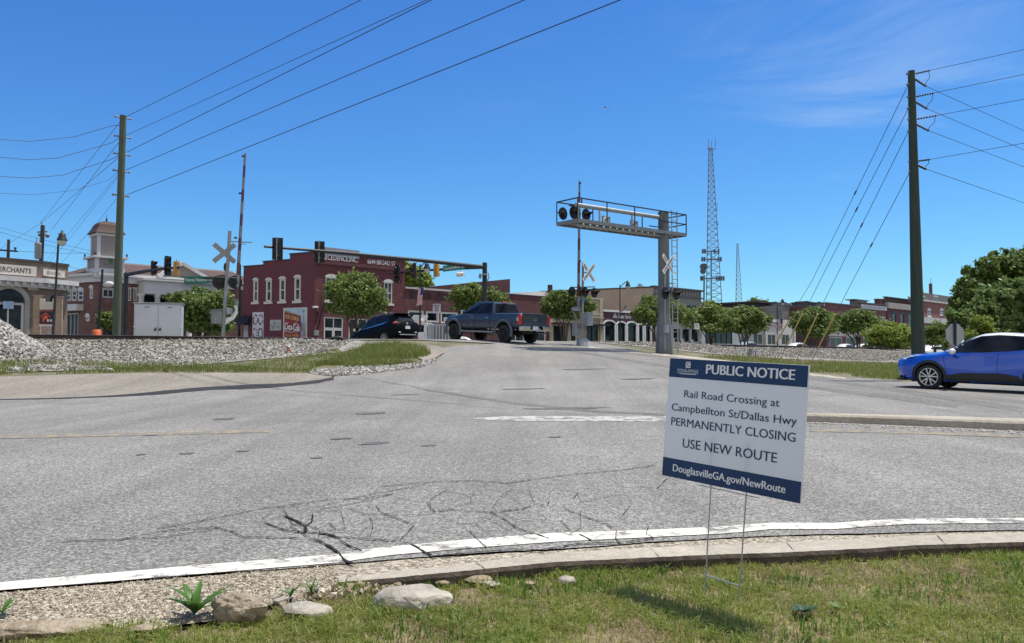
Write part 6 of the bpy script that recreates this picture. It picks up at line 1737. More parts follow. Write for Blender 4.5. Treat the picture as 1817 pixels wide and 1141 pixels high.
MAT_TAN = M('tan_stucco', (0.35, 0.29, 0.235), 0.85, 0, .10, .8, bump=.3, bscale=6)
MAT_SAND_ST = M('sand_stone', (0.44, 0.37, 0.27), 0.85, 0, .12, 1.0, bump=.3, bscale=8)
MAT_GREYST = M('grey_facade', (0.21, 0.21, 0.205), 0.85, 0, .15, .7, bump=.3, bscale=6)
MAT_AWNING = M('dark_awning', (0.022, 0.022, 0.028), .8, 0, .2, 2)
MAT_MARFASCIA = M('maroon_fascia', (0.065, 0.022, 0.036), .7, 0, .15, 1.5)
def build_shops():
    # cream shop
    A, B = fl(974.8), fl(1069.5); fr = Frame(A, B)
    t = thing('shop_building', A + UP * ZG, 'sand-coloured stone shop with dark awning behind the near crossing mast', 'building', 'shops beyond the tracks')
    zt = fr.uz(1040, 529)[1]
    doors = [fr.rect(981, 1003, 578, 606), fr.rect(1013, 1021, 576, 606), fr.rect(1040.5, 1061, 578, 606)]
    wall(fr, ZG - .3, zt, doors, MAT_SAND_ST, t)
    for d in doors: window(fr, (d[0], d[1], ZG + .1, d[3]), t, 2, 1, MAT_BLACK2, MAT_GLASS, .07)
    mb = MB(); z = fr.uz(1030, 575)[1]; fbox(mb, fr, 0.1, fr.W, z - .12, z + .02, -1.1, 0); mb.build('awning', MAT_AWNING, t)
    for y, h, o in ((557, .25, .12), (563, .18, .18), (567.5, .10, .10), (529.5, .15, .12)):
        mb = MB(); z = fr.uz(1050, y)[1]; fbox(mb, fr, .0, fr.W, z - h / 2, z + h / 2, -o, 0); mb.build('moulding', MAT_SAND_ST, t)
    for x in (977.5, 1007.5, 1065.5):
        mb = MB(); u = fr.u(x); fbox(mb, fr, u - .22, u + .22, ZG - .2, fr.uz(x, 530)[1], -.14, 0); mb.build('pilaster', MAT_SAND_ST, t)
    mb = MB(); r = fr.rect(1030, 1060, 528.5, 556); fbox(mb, fr, r[0], r[1], r[2] + .1, r[3] - .1, -.03, -.001); mb.build('blank_panel', MAT_TAN, t)
    core(fr, .02, fr.W, ZG - .3, zt - .3, 14, MAT_TAN, t)
    # arched maroon shop
    A, B = fl(1069.7), fl(1156); fr = Frame(A, B)
    t = thing('shop_building', A + UP * ZG, 'maroon-fronted insurance shop with a row of white arches', 'building', 'shops beyond the tracks')
    zt = fr.uz(1110, 555)[1]; zsp = fr.uz(1110, 577.5)[1]
    xs = [(1071, 1091), (1094, 1109.5), (1112, 1129), (1131.5, 1140.5), (1143.5, 1154)]
    holes = [(fr.u(a), fr.u(b), ZG - .1, zsp) for a, b in xs]
    wall(fr, ZG - .3, zt, holes, MAT_MARFASCIA, t)
    for h in holes:
        window(fr, (h[0], h[1], ZG, h[3]), t, 1, 1, MAT_BLACK2, MAT_GLASS, .06, rec=.12)
        mb = MB(); hw = (h[1] - h[0]) / 2; uc = (h[0] + h[1]) / 2; n = 16; rise = min(hw * .42, .5)
        for i in range(n):
            a0, a1 = math.pi * i / n, math.pi * (i + 1) / n
            pts = [fr.p(uc + math.cos(a) * (hw + o), zsp - .02 + math.sin(a) * (rise + o), -.10) for a, o in ((a0, 0), (a0, .16), (a1, .16), (a1, 0))]
            mb.prism(pts, fr.y * .12)
        for u in (h[0], h[1]): fbox(mb, fr, u - .11, u + .11, ZG - .1, zsp, -.10, .02)
        mb.build('arch_surround', MAT_TRIMW, t)
        mb = MB(); mb.prism([fr.p(uc + math.cos(math.pi * i / n) * hw, zsp - .02 + math.sin(math.pi * i / n) * rise, -.012) for i in range(n + 1)], fr.y * .01); mb.build('arch_glass', MAT_GLASS, t)
    mb = MB(); fbox(mb, fr, 0, fr.W, zt, zt + .22, -.08, .4); mb.build('coping', MAT_TRIMW, t)
    ua, z0 = fr.u(1096.5), fr.uz(1105, 565)[1]
    mb = MB(); put_text(mb, 'State Farm', fr.p(ua, z0, -.03), fr.x, UP, fr.u(1119) - ua, .46, .012); mb.build('lettering', MAT_TRIMW, t, fixn=False)
    mb = MB(); u = fr.u(1091)
    for du, dz in ((0, .36), (-.17, .14), (.17, .14)):
        c = fr.p(u + du, z0 + dz, -.03); n = 14
        ring = [c + (fr.x * math.cos(2 * math.pi * k / n) * 1.35 + UP * math.sin(2 * math.pi * k / n)) * rr for rr in (.14, .08) for k in range(n)]
        mb.add(ring, [(k, (k + 1) % n, (k + 1) % n + n, k + n) for k in range(n)])
    mb.build('emblem', MAT_TRIMW, t, fixn=False)
    core(fr, .02, fr.W, ZG - .3, zt - .2, 6, MAT_TAN, t)
    # tan two-storey block
    A, B = fl(1159.5), fl(1245); fr = Frame(A, B)
    t = thing('corner_building', A + UP * ZG, 'tall tan block with a grey bracketed front, tallest shop behind the cantilever post', 'building')
    zt = fr.uz(1160, 509)[1]
    wn2 = fr.rect(1219, 1235, 542, 556)
    arches = [fr.rect(1195, 1206, 584, 606), fr.rect(1211, 1223, 584, 606), fr.rect(1227, 1240, 584, 606)]
    wall(fr, ZG - .3, zt, [wn2] + arches, MAT_GREYST, t)
    window(fr, wn2, t, 1, 1, MAT_BLACK2, MAT_GLASS, .08)
    for a in arches: window(fr, (a[0], a[1], ZG, a[3]), t, 1, 1, MAT_BLACK2, MAT_GLASS, .08, rec=.3)
    for x in (1192, 1208.5, 1225, 1243):
        mb = MB(); u = fr.u(x); mb.lathe(fr.p(u, ZG - .1, -.12), UP, [(0, .22), (.2, .22), (.25, .16), (2.0, .14), (2.1, .22), (2.3, .22)], 12); mb.build('column', MAT_TRIMW, t)
    mb = MB(); fbox(mb, fr, -.05, fr.W + .3, zt - .05, zt + .15, -.25, .4); fbox(mb, fr, 0, fr.W + .2, zt - .95, zt - .80, -.16, 0); mb.build('cornice', M('dark_cornice', (.07, .065, .06), .7, 0, .2, 2), t)
    mb = MB()
    for k in range(16): u = .5 + (fr.W - .8) * k / 15; fbox(mb, fr, u - .09, u + .09, zt - .75, zt - .08, -.10, -.002)
    mb.build('bracket_row', MAT_GREYST, t)
    L = Vector((A.x, A.y, 0)) - SIDE * 14.5; fs = Frame(L, A); fs.W -= .02
    wall(fs, ZG - .3, zt - .1, [], MAT_TAN, t, 'side_wall')
    mb = MB(); fbox(mb, fs, 0, fs.W, zt - .1, zt + .06, -.06, .35); mb.build('coping', M('dark_cornice', (.07, .065, .06), .7, 0, .2, 2), t)
    N = fr.y; poly = [L + N * .5, A + N * .5 + TRK * .35, B + N * .35, B + N * 12, L + N * 8]
    mb = MB(); mb.prism([Vector((p.x, p.y, ZG - .3)) for p in poly], UP * (zt - ZG - .4)); mb.build('rear_walls', MAT_TAN, t)
    mb = MB(); c = at(1136, 514, A.y + 5); mb.box((c.x, c.y, c.z), (.9, .9, .8)); mb.lathe((c.x, c.y, c.z + .4), UP, [(0, .3), (.3, .25)], 10); mb.build('roof_vent', MAT_GALV, t)
    # low grey shop behind the trees
    A, B = fl(1245.5), fl(1311.5); fr = Frame(A, B)
    t = thing('shop_building', A + UP * ZG, 'low pale grey shop with one wide dark window right of the tan block', 'building', 'shops beyond the tracks')
    zt = fr.uz(1280, 549)[1]; hs = [fr.rect(1251, 1299, 588, 610)]
    wall(fr, ZG - .3, zt, hs, M('pale_blue_render', (.40, .43, .46), .8, 0, .12, 1), t)
    window(fr, (hs[0][0], hs[0][1], ZG + .3, hs[0][3]), t, 5, 1, MAT_BLACK2, MAT_GLASS, .08)
    mb = MB(); fbox(mb, fr, 0, fr.W, zt, zt + .3, -.1, 1.5); mb.build('coping', M('terracotta_edge', (.36, .22, .17), .7, 0, .2, 1), t)
    core(fr, .02, fr.W, ZG - .3, zt - .2, 14, MAT_GREYST, t)
    A, B = fl(1312), fl(1356); fr = Frame(A, B)
    t = thing('shop_building', A + UP * ZG, 'dark-windowed shop directly left of the white shop front', 'building', 'shops beyond the tracks')
    zt = fr.uz(1335, 560)[1]; hs = [fr.rect(1314, 1327, 592, 610), fr.rect(1336, 1353, 592, 610)]
    wall(fr, ZG - .3, zt, hs, M('brown_grey_render', (.30, .27, .25), .8, 0, .15, 1), t)
    for h in hs: window(fr, (h[0], h[1], ZG + .2, h[3]), t, 2, 1, MAT_CREAM, MAT_GLASS, .10)
    core(fr, .02, fr.W, ZG - .3, zt - .2, 10, MAT_GREYST, t)
    # white shop
    A, B = fl(1356.5), fl(1412); fr = Frame(A, B)
    t = thing('shop_building', A + UP * ZG, 'white shop front with a two-line dark sign behind the guy wires', 'building', 'shops beyond the tracks')
    zt = fr.uz(1384, 567)[1]; hs = [fr.rect(1361.5, 1376, 593, 611), fr.rect(1386, 1400, 593, 611)]
    mw = M('white_render', (.55, .55, .52), .8, 0, .10, 1)
    wall(fr, ZG - .3, zt, hs, mw, t)
    for h in hs: window(fr, (h[0], h[1], ZG + .1, h[3]), t, 2, 1, MAT_CREAM, MAT_GLASS, .10)
    r = fr.rect(1361, 1381, 570.5, 581.5); mb = MB(); fbox(mb, fr, r[0], r[1], r[2], r[3], -.08, 0); sp = mb.build('sign_panel', M('sign_grey', (.46, .45, .48), .7, 0, .08, 2), t)
    mb = MB()
    for txt, y, a, b in (('WESTERN', 575.2, 1362, 1380.2), ('AUTO', 580.2, 1365.5, 1376)):
        u = fr.u(a); put_text(mb, txt, fr.p(u, fr.uz(1371, y)[1], -.09), fr.x, UP, fr.u(b) - u, .30, .04)
    mb.build('lettering', M('sign_maroon_ink', (.10, .03, .05), .7), sp, fixn=False)
    for x in (1358, 1408.5):
        mb = MB(); u = fr.u(x); fbox(mb, fr, u - .2, u + .2, ZG - .2, zt, -.15, 0); mb.build('pilaster', mw, t)
    core(fr, .02, fr.W, ZG - .3, zt - .2, 8, mw, t)
    # dark two-storey behind it with a sign board
    A, B = fl(1343, 10), fl(1389, 10); fr = Frame(A, B)
    t = thing('shop_building', A + UP * ZG, 'dark upper storey with flat overhanging roof rising behind the white shop', 'building', 'shops beyond the tracks')
    zt = fr.uz(1366, 539)[1]
    core(fr, 0, fr.W, ZG, zt, 9, M('dark_timber', (.035, .032, .045), .8, 0, .3, 1), t, 0, 'wall')
    mb = MB(); fbox(mb, fr, -.8, fr.W + .5, zt, zt + .22, -.7, 10); mb.build('roof', M('flat_roof', (.06, .05, .05), .8, 0, .2, 1), t)
    r = fr.rect(1363, 1382, 541, 558); mb = MB(); fbox(mb, fr, r[0], r[1], r[2], r[3], -.2, -.02); mb.build('shutter_board', M('blue_grey_board', (.13, .17, .20), .7, 0, .15, 1.5), t)
    # grey brick block with plant on its roof
    A, B = fl(1389.5, 6), fl(1467, 6); fr = Frame(A, B)
    t = thing('shop_building', A + UP * ZG, 'long grey brick block with air-conditioning units on its flat roof', 'building', 'shops beyond the tracks')
    zt = fr.uz(1425, 545)[1]
    core(fr, 0, fr.W, ZG, zt, 12, brick_mat('grey_brick', (.17, .16, .165), (.22, .21, .21), (.24, .23, .22)), t, 0, 'wall')
    mb = MB(); fbox(mb, fr, -.1, fr.W, zt, zt + .15, -.1, .5); mb.build('coping', M('dark_cornice', (.07, .065, .06), .7, 0, .2, 2), t)
    mg = M('unit_grey', (.24, .25, .26), .6, .2, .2, 1)
    for (a, b, y) in ((1405, 1413, 537), (1419, 1431, 538), (1443, 1452, 536.5), (1453, 1475, 535.5), (1482, 1489, 537)):
        u0, u1 = fr.u(a), fr.u(b); z1 = fr.uz((a + b) / 2, y)[1]
        g = thing('roof_unit', fr.p((u0 + u1) / 2, zt, 3), {1405: 'small pale vent box, leftmost on the grey brick roof', 1419: 'pale air-conditioning unit with flared top on the grey brick roof', 1443: 'dark narrow air-conditioning unit on the brick roof', 1453: 'large dark air-conditioning unit, widest on the brick roof', 1482: 'small pale round-topped vent on the brick roof'}[a], 'roof unit', 'roof-top units')
        mb = MB(); fbox(mb, fr, u0, u1, zt - .3, z1, 2.6, 3.8); mb.build('housing', mg if a not in (1443, 1453) else M('unit_dark', (.05, .05, .055), .7, 0, .3, 1), g, bevel=.05)
        mb = MB(); fbox(mb, fr, u0 - .1, u1 + .1, z1, z1 + .12, 2.5, 3.9); mb.lathe(fr.p((u0 + u1) / 2, z1 + .1, 3.2), UP, [(0, .4), (.18, .35)], 12); mb.build('fan_cowl', M('unit_dark2', (.06, .06, .065), .7, 0, .3, 1), g)
    # brown brick pair
    for (a, b, y, lb, sgn) in ((1467.5, 1526, 541.5, 'brown brick shop behind the two street trees right of the guy wires', False), (1526.5, 1573, 540.5, 'purple-brown brick shop with a pale sign band left of the tall hotel block', True)):
        A, B = fl(a), fl(b); fr = Frame(A, B)
        t = thing('brick_building', A + UP * ZG, lb, 'building', 'shops beyond the tracks')
        zt = fr.uz((a + b) / 2, y)[1]; m = (a + b) / 2
        hs = [fr.rect(a + 4, m - 3, 598, 612), fr.rect(m + 4, b - 4, 598, 612)]
        hs = [(h[0], h[1], ZG + .3, h[3]) for h in hs]
        up = [fr.rect(b - 13, b - 2, 562, 572)] if sgn else []
        wall(fr, ZG - .3, zt, hs + up, brick_mat('brown_brick', (.125, .055, .062), (.17, .075, .078), (.20, .13, .125)), t)
        for h in hs: window(fr, h, t, 2, 1, MAT_CREAM, MAT_GLASS, .12)
        for h in up: window(fr, h, t, 2, 1, MAT_CREAM, MAT_GLASS2, .14)
        mb = MB(); r = fr.rect(a + 1, b - 1, 586, 597); fbox(mb, fr, r[0], r[1], r[2], r[3], -.12, 0); mb.build('fascia', M('fascia_stone', (.36, .33, .31), .8, 0, .15, 1), t)
        mb = MB(); fbox(mb, fr, 0, fr.W, zt, zt + .2, -.12, .5); mb.build('coping', M('dark_cornice', (.07, .065, .06), .7, 0, .2, 2), t)
        if sgn:
            r = fr.rect(a + 1, b, 542, 549.5); mb = MB(); fbox(mb, fr, r[0], r[1], r[2], r[3], -.10, 0); s_ = mb.build('sign_band', M('band_blue_white', (.36, .39, .44), .7, 0, .15, 1.5), t)
            mb = MB(); put_text(mb, 'A', fr.p(r[0] + .4, r[2] + .15, -.11), fr.x, UP, .5, (r[3] - r[2]) * .55, .02); 
            for k in range(13): mb.box(fr.p(r[0] + 1.4 + k * (r[1] - r[0] - 2.0) / 13, (r[2] + r[3]) / 2, -.105), (.28, .012, .34 if k % 3 else .5), 0, (fr.x, fr.y, UP))
            mb.build('faded_lettering', M('band_ink', (.17, .19, .22), .7), s_)
        core(fr, .02, fr.W, ZG - .3, zt - .3, 14, M('brown_rear', (.10, .05, .05), .9, 0, .2, 1), t)
    fr = Frame(fl(1500, 4), fl(1573, 4)); z0 = fr.uz(1540, 541)[1]
    g = thing('roof_unit', fr.p(fr.u(1530), z0, 0), 'grey louvred air-conditioning unit with a wide lid on the brown brick roof', 'roof unit', 'roof-top units')
    mb = MB(); fbox(mb, fr, fr.u(1522), fr.u(1539), z0 - 1, fr.uz(1530, 533.5)[1], 0, 1.4); mb.build('housing', mg, g, bevel=.05); mb = MB(); fbox(mb, fr, fr.u(1516), fr.u(1541), fr.uz(1530, 533.5)[1], fr.uz(1530, 532)[1], -.2, 1.6); mb.build('fan_cowl', MAT_ALU_D, g)
    mb = MB(); fbox(mb, fr, fr.u(1560), fr.u(1567), z0 - 1, fr.uz(1564, 531)[1], 0, .8); fbox(mb, fr, fr.u(1559.4), fr.u(1567.6), fr.uz(1564, 532)[1], fr.uz(1564, 530.5)[1], -.1, .9); tag(mb.build('chimney', M('chimney_brick', (.13, .06, .06), .9, 0, .2, 2)), 'short square brick chimney left of the three-storey block', 'chimney')
    # three-storey block
    A, B = fl(1575), fl(1632); fr = Frame(A, B)
    t = thing('brick_building', A + UP * ZG, 'three-storey dark brick block with tall narrow windows, largest behind the right pole', 'building')
    zt = fr.uz(1604, 523)[1]; zm = fr.uz(1604, 541)[1]
    hs = [fr.rect(1583.5, 1590, 556, 577), fr.rect(1597.5, 1604, 557, 578), fr.rect(1611.5, 1618, 558, 579)]
    wall(fr, ZG - .3, zm, hs, brick_mat('plum_brick', (.12, .045, .06), (.16, .06, .072), (.19, .11, .115)), t)
    for h in hs: window(fr, h, t, 1, 2, MAT_BLACK2, MAT_GLASS, .09, cap=.3)
    mb = MB(); fbox(mb, fr, -.1, fr.W, zm - .9, zm + .1, -.3, .3); mb.build('cornice', M('grey_band', (.33, .31, .30), .8, 0, .12, 1.5), t)
    core(fr, .02, fr.W, ZG - .3, zm - .3, 14, M('brown_rear', (.10, .05, .05), .9, 0, .2, 1), t)
    f2 = Frame(fl(1573, 5), fl(1640, 5)); wz = f2.rect(1612, 1618, 528, 540)
    wall(f2, zm - 2.5, zt, [wz], M('upper_dark_render', (.085, .072, .072), .9, 0, .3, .5), t, 'upper_wall'); window(f2, wz, t, 1, 2, MAT_CREAM, MAT_GLASS2, .13, cap=.2)
    mb = MB(); fbox(mb, f2, -.1, f2.W, zt, zt + .2, -.15, .5); mb.build('coping', M('dark_cornice', (.07, .065, .06), .7, 0, .2, 2), t)
    core(f2, .02, f2.W, ZG, zt - .2, 1.5, M('brown_rear', (.10, .05, .05), .9, 0, .2, 1), t)
    A, B = fl(1633), fl(1692); fr = Frame(A, B)
    t = thing('brick_building', A + UP * ZG, 'red brick block with slate mansard and white arched windows right of the right pole', 'building')
    zm = fr.uz(1662, 537)[1]; zt = fr.uz(1662, 522)[1]
    hs = [fr.rect(1646, 1652, 550, 561), fr.rect(1668, 1674, 550, 559), fr.rect(1684, 1691, 540, 556)]
    wall(fr, ZG - .3, zm, hs, brick_mat('red_brick', (.21, .085, .08), (.26, .11, .10), (.28, .19, .17)), t)
    for h in hs: window(fr, h, t, 1, 2, MAT_TRIMW, MAT_GLASS2, .16, sill=.2, arch=.35)
    mb = MB(); fbox(mb, fr, 0, fr.W, zm - .05, zm + .25, -.25, .3); r = fr.rect(1640, 1690, 565, 575); fbox(mb, fr, 0, fr.W, r[2], r[3], -.3, 0); mb.build('white_band', M('pale_band', (.50, .49, .52), .7, 0, .1, 1), t)
    mb = MB(); mb.prism([fr.p(0, zm + .25, 0), fr.p(fr.W, zm + .25, 0), fr.p(fr.W, zt, .35), fr.p(0, zt, .35)], fr.y * .4); mb.build('mansard_roof', M('slate', (.085, .08, .085), .8, 0, .25, 2), t)
    for x in (1639, 1662.5):
        a = x - 3; b = x + 4; r = fr.rect(a, b, 525, 537); mb = MB(); fbox(mb, fr, r[0], r[1], r[2], r[3], .1, 1.2); d = mb.build('dormer', MAT_TRIMW, t); mb = MB(); fbox(mb, fr, r[0] + .2, r[1] - .2, r[2] + .1, r[3] - .2, .06, .09); mb.build('pane', MAT_GLASS2, d)
    mb = MB(); u = fr.u(1666.5); z1 = fr.uz(1666.5, 502.5)[1]; mb.prism([fr.p(u - .28, zt - 1.6, 1.2), fr.p(u + .28, zt - 1.6, 1.2), fr.p(u + .2, z1, 1.2), fr.p(u - .2, z1, 1.2)], fr.y * .5); mb.tube([fr.p(u, z1, 1.4), fr.p(u, fr.uz(1666, 493)[1], 1.4)], .05, 5); mb.build('chimney', M('stack_brick', (.16, .08, .08), .9, 0, .2, 2), t)
    mb = MB(); u = fr.u(1640); fbox(mb, fr, u - .3, u + 1.0, zt, fr.uz(1641, 514)[1], .3, .9); mb.build('roof_tank', MAT_CREAM, t)
    core(fr, .02, fr.W, ZG - .3, zm - .1, 12, M('brown_rear', (.10, .05, .05), .9, 0, .2, 1), t)
build_shops()

# ---- bank on the left
MAT_BANK = brick_mat('grey_brown_brick', (0.16, 0.115, 0.09), (0.22, 0.165, 0.13), (0.23, 0.19, 0.16), .24, .08, .6, .5, .012, (.602, .798))
MAT_BANK2 = brick_mat('grey_brown_brick_corner', (0.16, 0.115, 0.09), (0.22, 0.165, 0.13), (0.23, 0.19, 0.16), .24, .08, .6, .5, .012, (.315, .949))
def build_bank():
    C = at(70, 600, 47); C.z = 0
    d1 = Vector((.602, .798, 0)).normalized(); d2 = Vector((.315, .949, 0)).normalized()
    A = C - d1 * 13
    k = (118.5 - CX) / F_PX; s = (k * C.y - C.x) / (d2.x - k * d2.y); B = C + d2 * s
    f1, f2 = Frame(A, C), Frame(C, B)
    t = thing('bank_building', C + UP * ZG, 'grey-brown brick bank with carved stone name panels and a big arched window', 'building')
    zt = f1.uz(69, 466)[1]; zc = f1.uz(40, 494)[1]
    ar = f1.rect(-14, 43.5, 536, 606); ar = (ar[0], ar[1], ZG + .2, ar[3])
    wall(f1, ZG - .3, zt, [ar], MAT_BANK, t); wall(f2, ZG - .3, zt, [], MAT_BANK2, t, 'corner_wall')
    window(f1, ar, t, 2, 2, MAT_CREAM, MAT_GLASS, .14, rec=.12)
    uc, hw = (ar[0] + ar[1]) / 2, (ar[1] - ar[0]) / 2; n = 22
    mb = MB()
    for i in range(n):
        a0, a1 = math.pi * i / n, math.pi * (i + 1) / n
        mb.prism([f1.p(uc + math.cos(a) * (hw + o), ar[3] + math.sin(a) * (hw * .93 + o), -.07) for a, o in ((a0, -.02), (a0, .26), (a1, .26), (a1, -.02))], f1.y * .10)
    for u in (ar[0] - .12, ar[1] + .12): fbox(mb, f1, u - .13, u + .13, ZG, ar[3], -.05, .02)
    zk = f1.uz(18, 507)[1]; z2 = ar[3] + hw * .93
    mb.prism([f1.p(uc - .18, z2, -.11), f1.p(uc + .18, z2, -.11), f1.p(uc + .32, zk, -.11), f1.p(uc - .32, zk, -.11)], f1.y * .10)
    mb.build('arch_surround', M('bank_stone', (.36, .33, .28), .8, 0, .12, 1.5), t)
    mb = MB(); mb.prism([f1.p(uc + math.cos(math.pi * i / n) * hw, ar[3] + math.sin(math.pi * i / n) * hw * .93, -.02) for i in range(n + 1)], f1.y * .01); mb.build('arch_glass', MAT_GLASS, t)
    mb = MB(); u = f1.u(14); z = f1.uz(14, 541)[1]; fbox(mb, f1, u - .27, u + .27, z - .22, z + .2, -.04, -.022); mb.build('window_notice', M('pale_blue_card', (.35, .48, .60), .6), t)
    # cornice round both faces
    for f_, nm in ((f1, 'cornice'), (f2, 'cornice')):
        mb = MB(); fbox(mb, f_, -.05, f_.W + .28, zc - .22, zc + .05, -.55, .1); fbox(mb, f_, 0, f_.W + .1, zc - .5, zc - .22, -.28, .05)
        for q_ in np.arange(.2, f_.W, .42): fbox(mb, f_, q_ - .09, q_ + .09, zc - .42, zc - .22, -.45, -.28)
        mb.build(nm, M('cornice_stone', (.55, .53, .52), .7, 0, .12, 1.5), t)
    mb = MB(); fbox(mb, f1, 0, f1.W, zt, zt + .12, -.06, .4); fbox(mb, f2, 0, f2.W + .02, zt, zt + .12, -.06, .4); mb.build('coping', M('dark_coping2', (.06, .05, .045), .7, 0, .2, 2), t)
    st = M('name_stone', (.52, .50, .46), .8, 0, .10, 2); ink = M('name_ink', (.07, .065, .07), .8)  # pale stone panel, plain dark letters
    ua, ub = f1.u(-24), f1.u(62.5); z0, z1 = f1.uz(40, 489)[1], f1.uz(40, 471.5)[1]
    mb = MB(); fbox(mb, f1, ua, ub, z0, z1, -.05, 0); p = mb.build('name_panel', st, t)
    mb = MB(); put_text(mb, 'MERCHANTS', f1.p(ua + .3, z0 + .14, -.056), f1.x, UP, ub - ua - .6, (z1 - z0) - .28, .015); mb.build('lettering', ink, p, fixn=False)
    ua, ub = f2.u(74), f2.u(112.5); z0, z1 = f2.uz(93, 491)[1], f2.uz(93, 479)[1]
    mb = MB(); fbox(mb, f2, ua, ub, z0, z1, -.05, 0); p = mb.build('name_panel', st, t)
    mb = MB(); put_text(mb, 'BANK', f2.p(ua + (ub - ua) * .18, z0 + .1, -.056), f2.x, UP, (ub - ua) * .64, (z1 - z0) - .2, .01); mb.build('lettering', M('name_ink2', (.22, .20, .18), .8), p, fixn=False)  # letters in a plain brown-grey
    for (x0, x1, y0, y1) in ((47, 77, 509, 515),):
        r = f1.rect(x0, 66, y0, y1); mb = MB(); fbox(mb, f1, r[0], r[1], r[2], r[3], -.12, 0); mb.build('pilaster_cap', M('bank_stone', (.36, .33, .28), .8, 0, .12, 1.5), t)
    r = f2.rect(88, 100, 526, 548); cu, cz = (r[0] + r[1]) / 2, (r[2] + r[3]) / 2
    mb = MB(); n = 20; mb.prism([f2.p(cu + math.cos(2 * math.pi * k / n) * .26, cz + math.sin(2 * math.pi * k / n) * .46, -.03) for k in range(n)], f2.y * .03); o = mb.build('oval_window', MAT_GLASS, t)
    N = f1.y; poly = [A + N * .4, C + N * .45 + d2 * .4, B + N * .2 - d2 * .05, B + N * 10, A + N * 14]
    mb = MB(); mb.prism([Vector((p_.x, p_.y, ZG - .3)) for p_ in poly], UP * (zt - ZG - .1)); mb.build('rear_walls', MAT_BANK, t)
    # brick gate-post kiosk in front of the corner
    D = 44.0
    o = lambda px, py, d=0.0: at(px, py, D + d)
    g = o(83, 600); g.z = ZG
    t = thing('sign_kiosk', g, 'tan brick kiosk of two posts with a dark red-framed realty board, before the bank corner', 'sign kiosk')
    mt = brick_mat('kiosk_brick', (.34, .23, .16), (.42, .30, .21), (.42, .36, .29), .21, .075, .4, .3, .01, (.9, .43))
    xd = Vector((.93, .36, 0)).normalized(); yd = Vector((-xd.y, xd.x, 0))
    for x0, x1, y in ((60.5, 72, 526), (100, 110, 528)):
        a, b = o(x0, 560), o(x1, 560); w_ = (b - a).length * 1.0; z1 = o(x0, y).z
        mb = MB(); c = (a + b) / 2; mb.box((c.x, c.y, (ZG + z1) / 2), (w_, w_, z1 - ZG), 0, (xd, yd, UP)); mb.box((c.x, c.y, z1 + .03), (w_ + .06, w_ + .06, .06), 0, (xd, yd, UP)); mb.build('post', mt, t)
    a, b = o(72.2, 560), o(100, 560); c = (a + b) / 2; L_ = (b - a).length
    z0, z1 = o(86, 575.5).z, o(86, 551).z
    mb = MB(); mb.box((c.x, c.y, (z0 + z1) / 2), (L_, .10, z1 - z0), 0, (xd, yd, UP)); mb.build('frame', M('kiosk_red', (.30, .05, .04), .5), t)
    mb = MB(); mb.box((c.x, c.y - .05, (z0 + z1) / 2), (L_ * .88, .04, (z1 - z0) * .84), 0, (xd, yd, UP)); bd = mb.build('board', M('kiosk_navy', (.012, .012, .03), .4), t)
    mb = MB(); cc = Vector((c.x, c.y, (z0 + z1) / 2)) - yd * .10 - xd * .12
    s_ = .26; n = 20
    mb.prism([cc + xd * -s_ + UP * 0, cc + xd * -s_ * .8 + UP * 0, cc + UP * s_ * .75, cc + xd * s_ * .8, cc + xd * s_, cc + UP * s_], yd * .01)
    mb.ball(cc - UP * .02 - yd * .01, (.13, .02, .10), 10); mb.box(cc - UP * .14 - xd * .10, (.08, .02, .2), 0, (xd, yd, UP)); mb.box(cc - UP * .14 + xd * .10, (.08, .02, .2), 0, (xd, yd, UP))
    mb.build('emblem', M('kiosk_orange', (.75, .12, .05), .5), bd)
    mb = MB(); 
    for k in range(4): mb.box(cc + xd * (.12 + k * .14) - UP * .17 - yd * .01, (.10, .012, .13), 0, (xd, yd, UP))
    mb.build('lettering_blocks', MAT_TRIMW, bd)['kind'] = 'stuff'
    mb = MB(); z2 = o(86, 577.5).z; mb.box((c.x, c.y - .05, z2), (L_, .16, .09), 0, (xd, yd, UP)); mb.build('ledge', MAT_TRIMW, t)
    z3, z4 = o(86, 549).z, o(86, 530).z
    mb = MB(); w2 = L_ * .28
    for s in (-1, 1): mb.box((c.x + xd.x * s * L_ * .36, c.y + xd.y * s * L_ * .36, (z3 + z4) / 2), (L_ * .27, .16, (z4 - z3)), 0, (xd, yd, UP))
    mb.box((c.x, c.y, z3 + .2), (L_, .155, .42), 0, (xd, yd, UP)); mb.build('stone_panel', M('kiosk_stone', (.62, .57, .47), .7, 0, .1, 2), t)
build_bank()

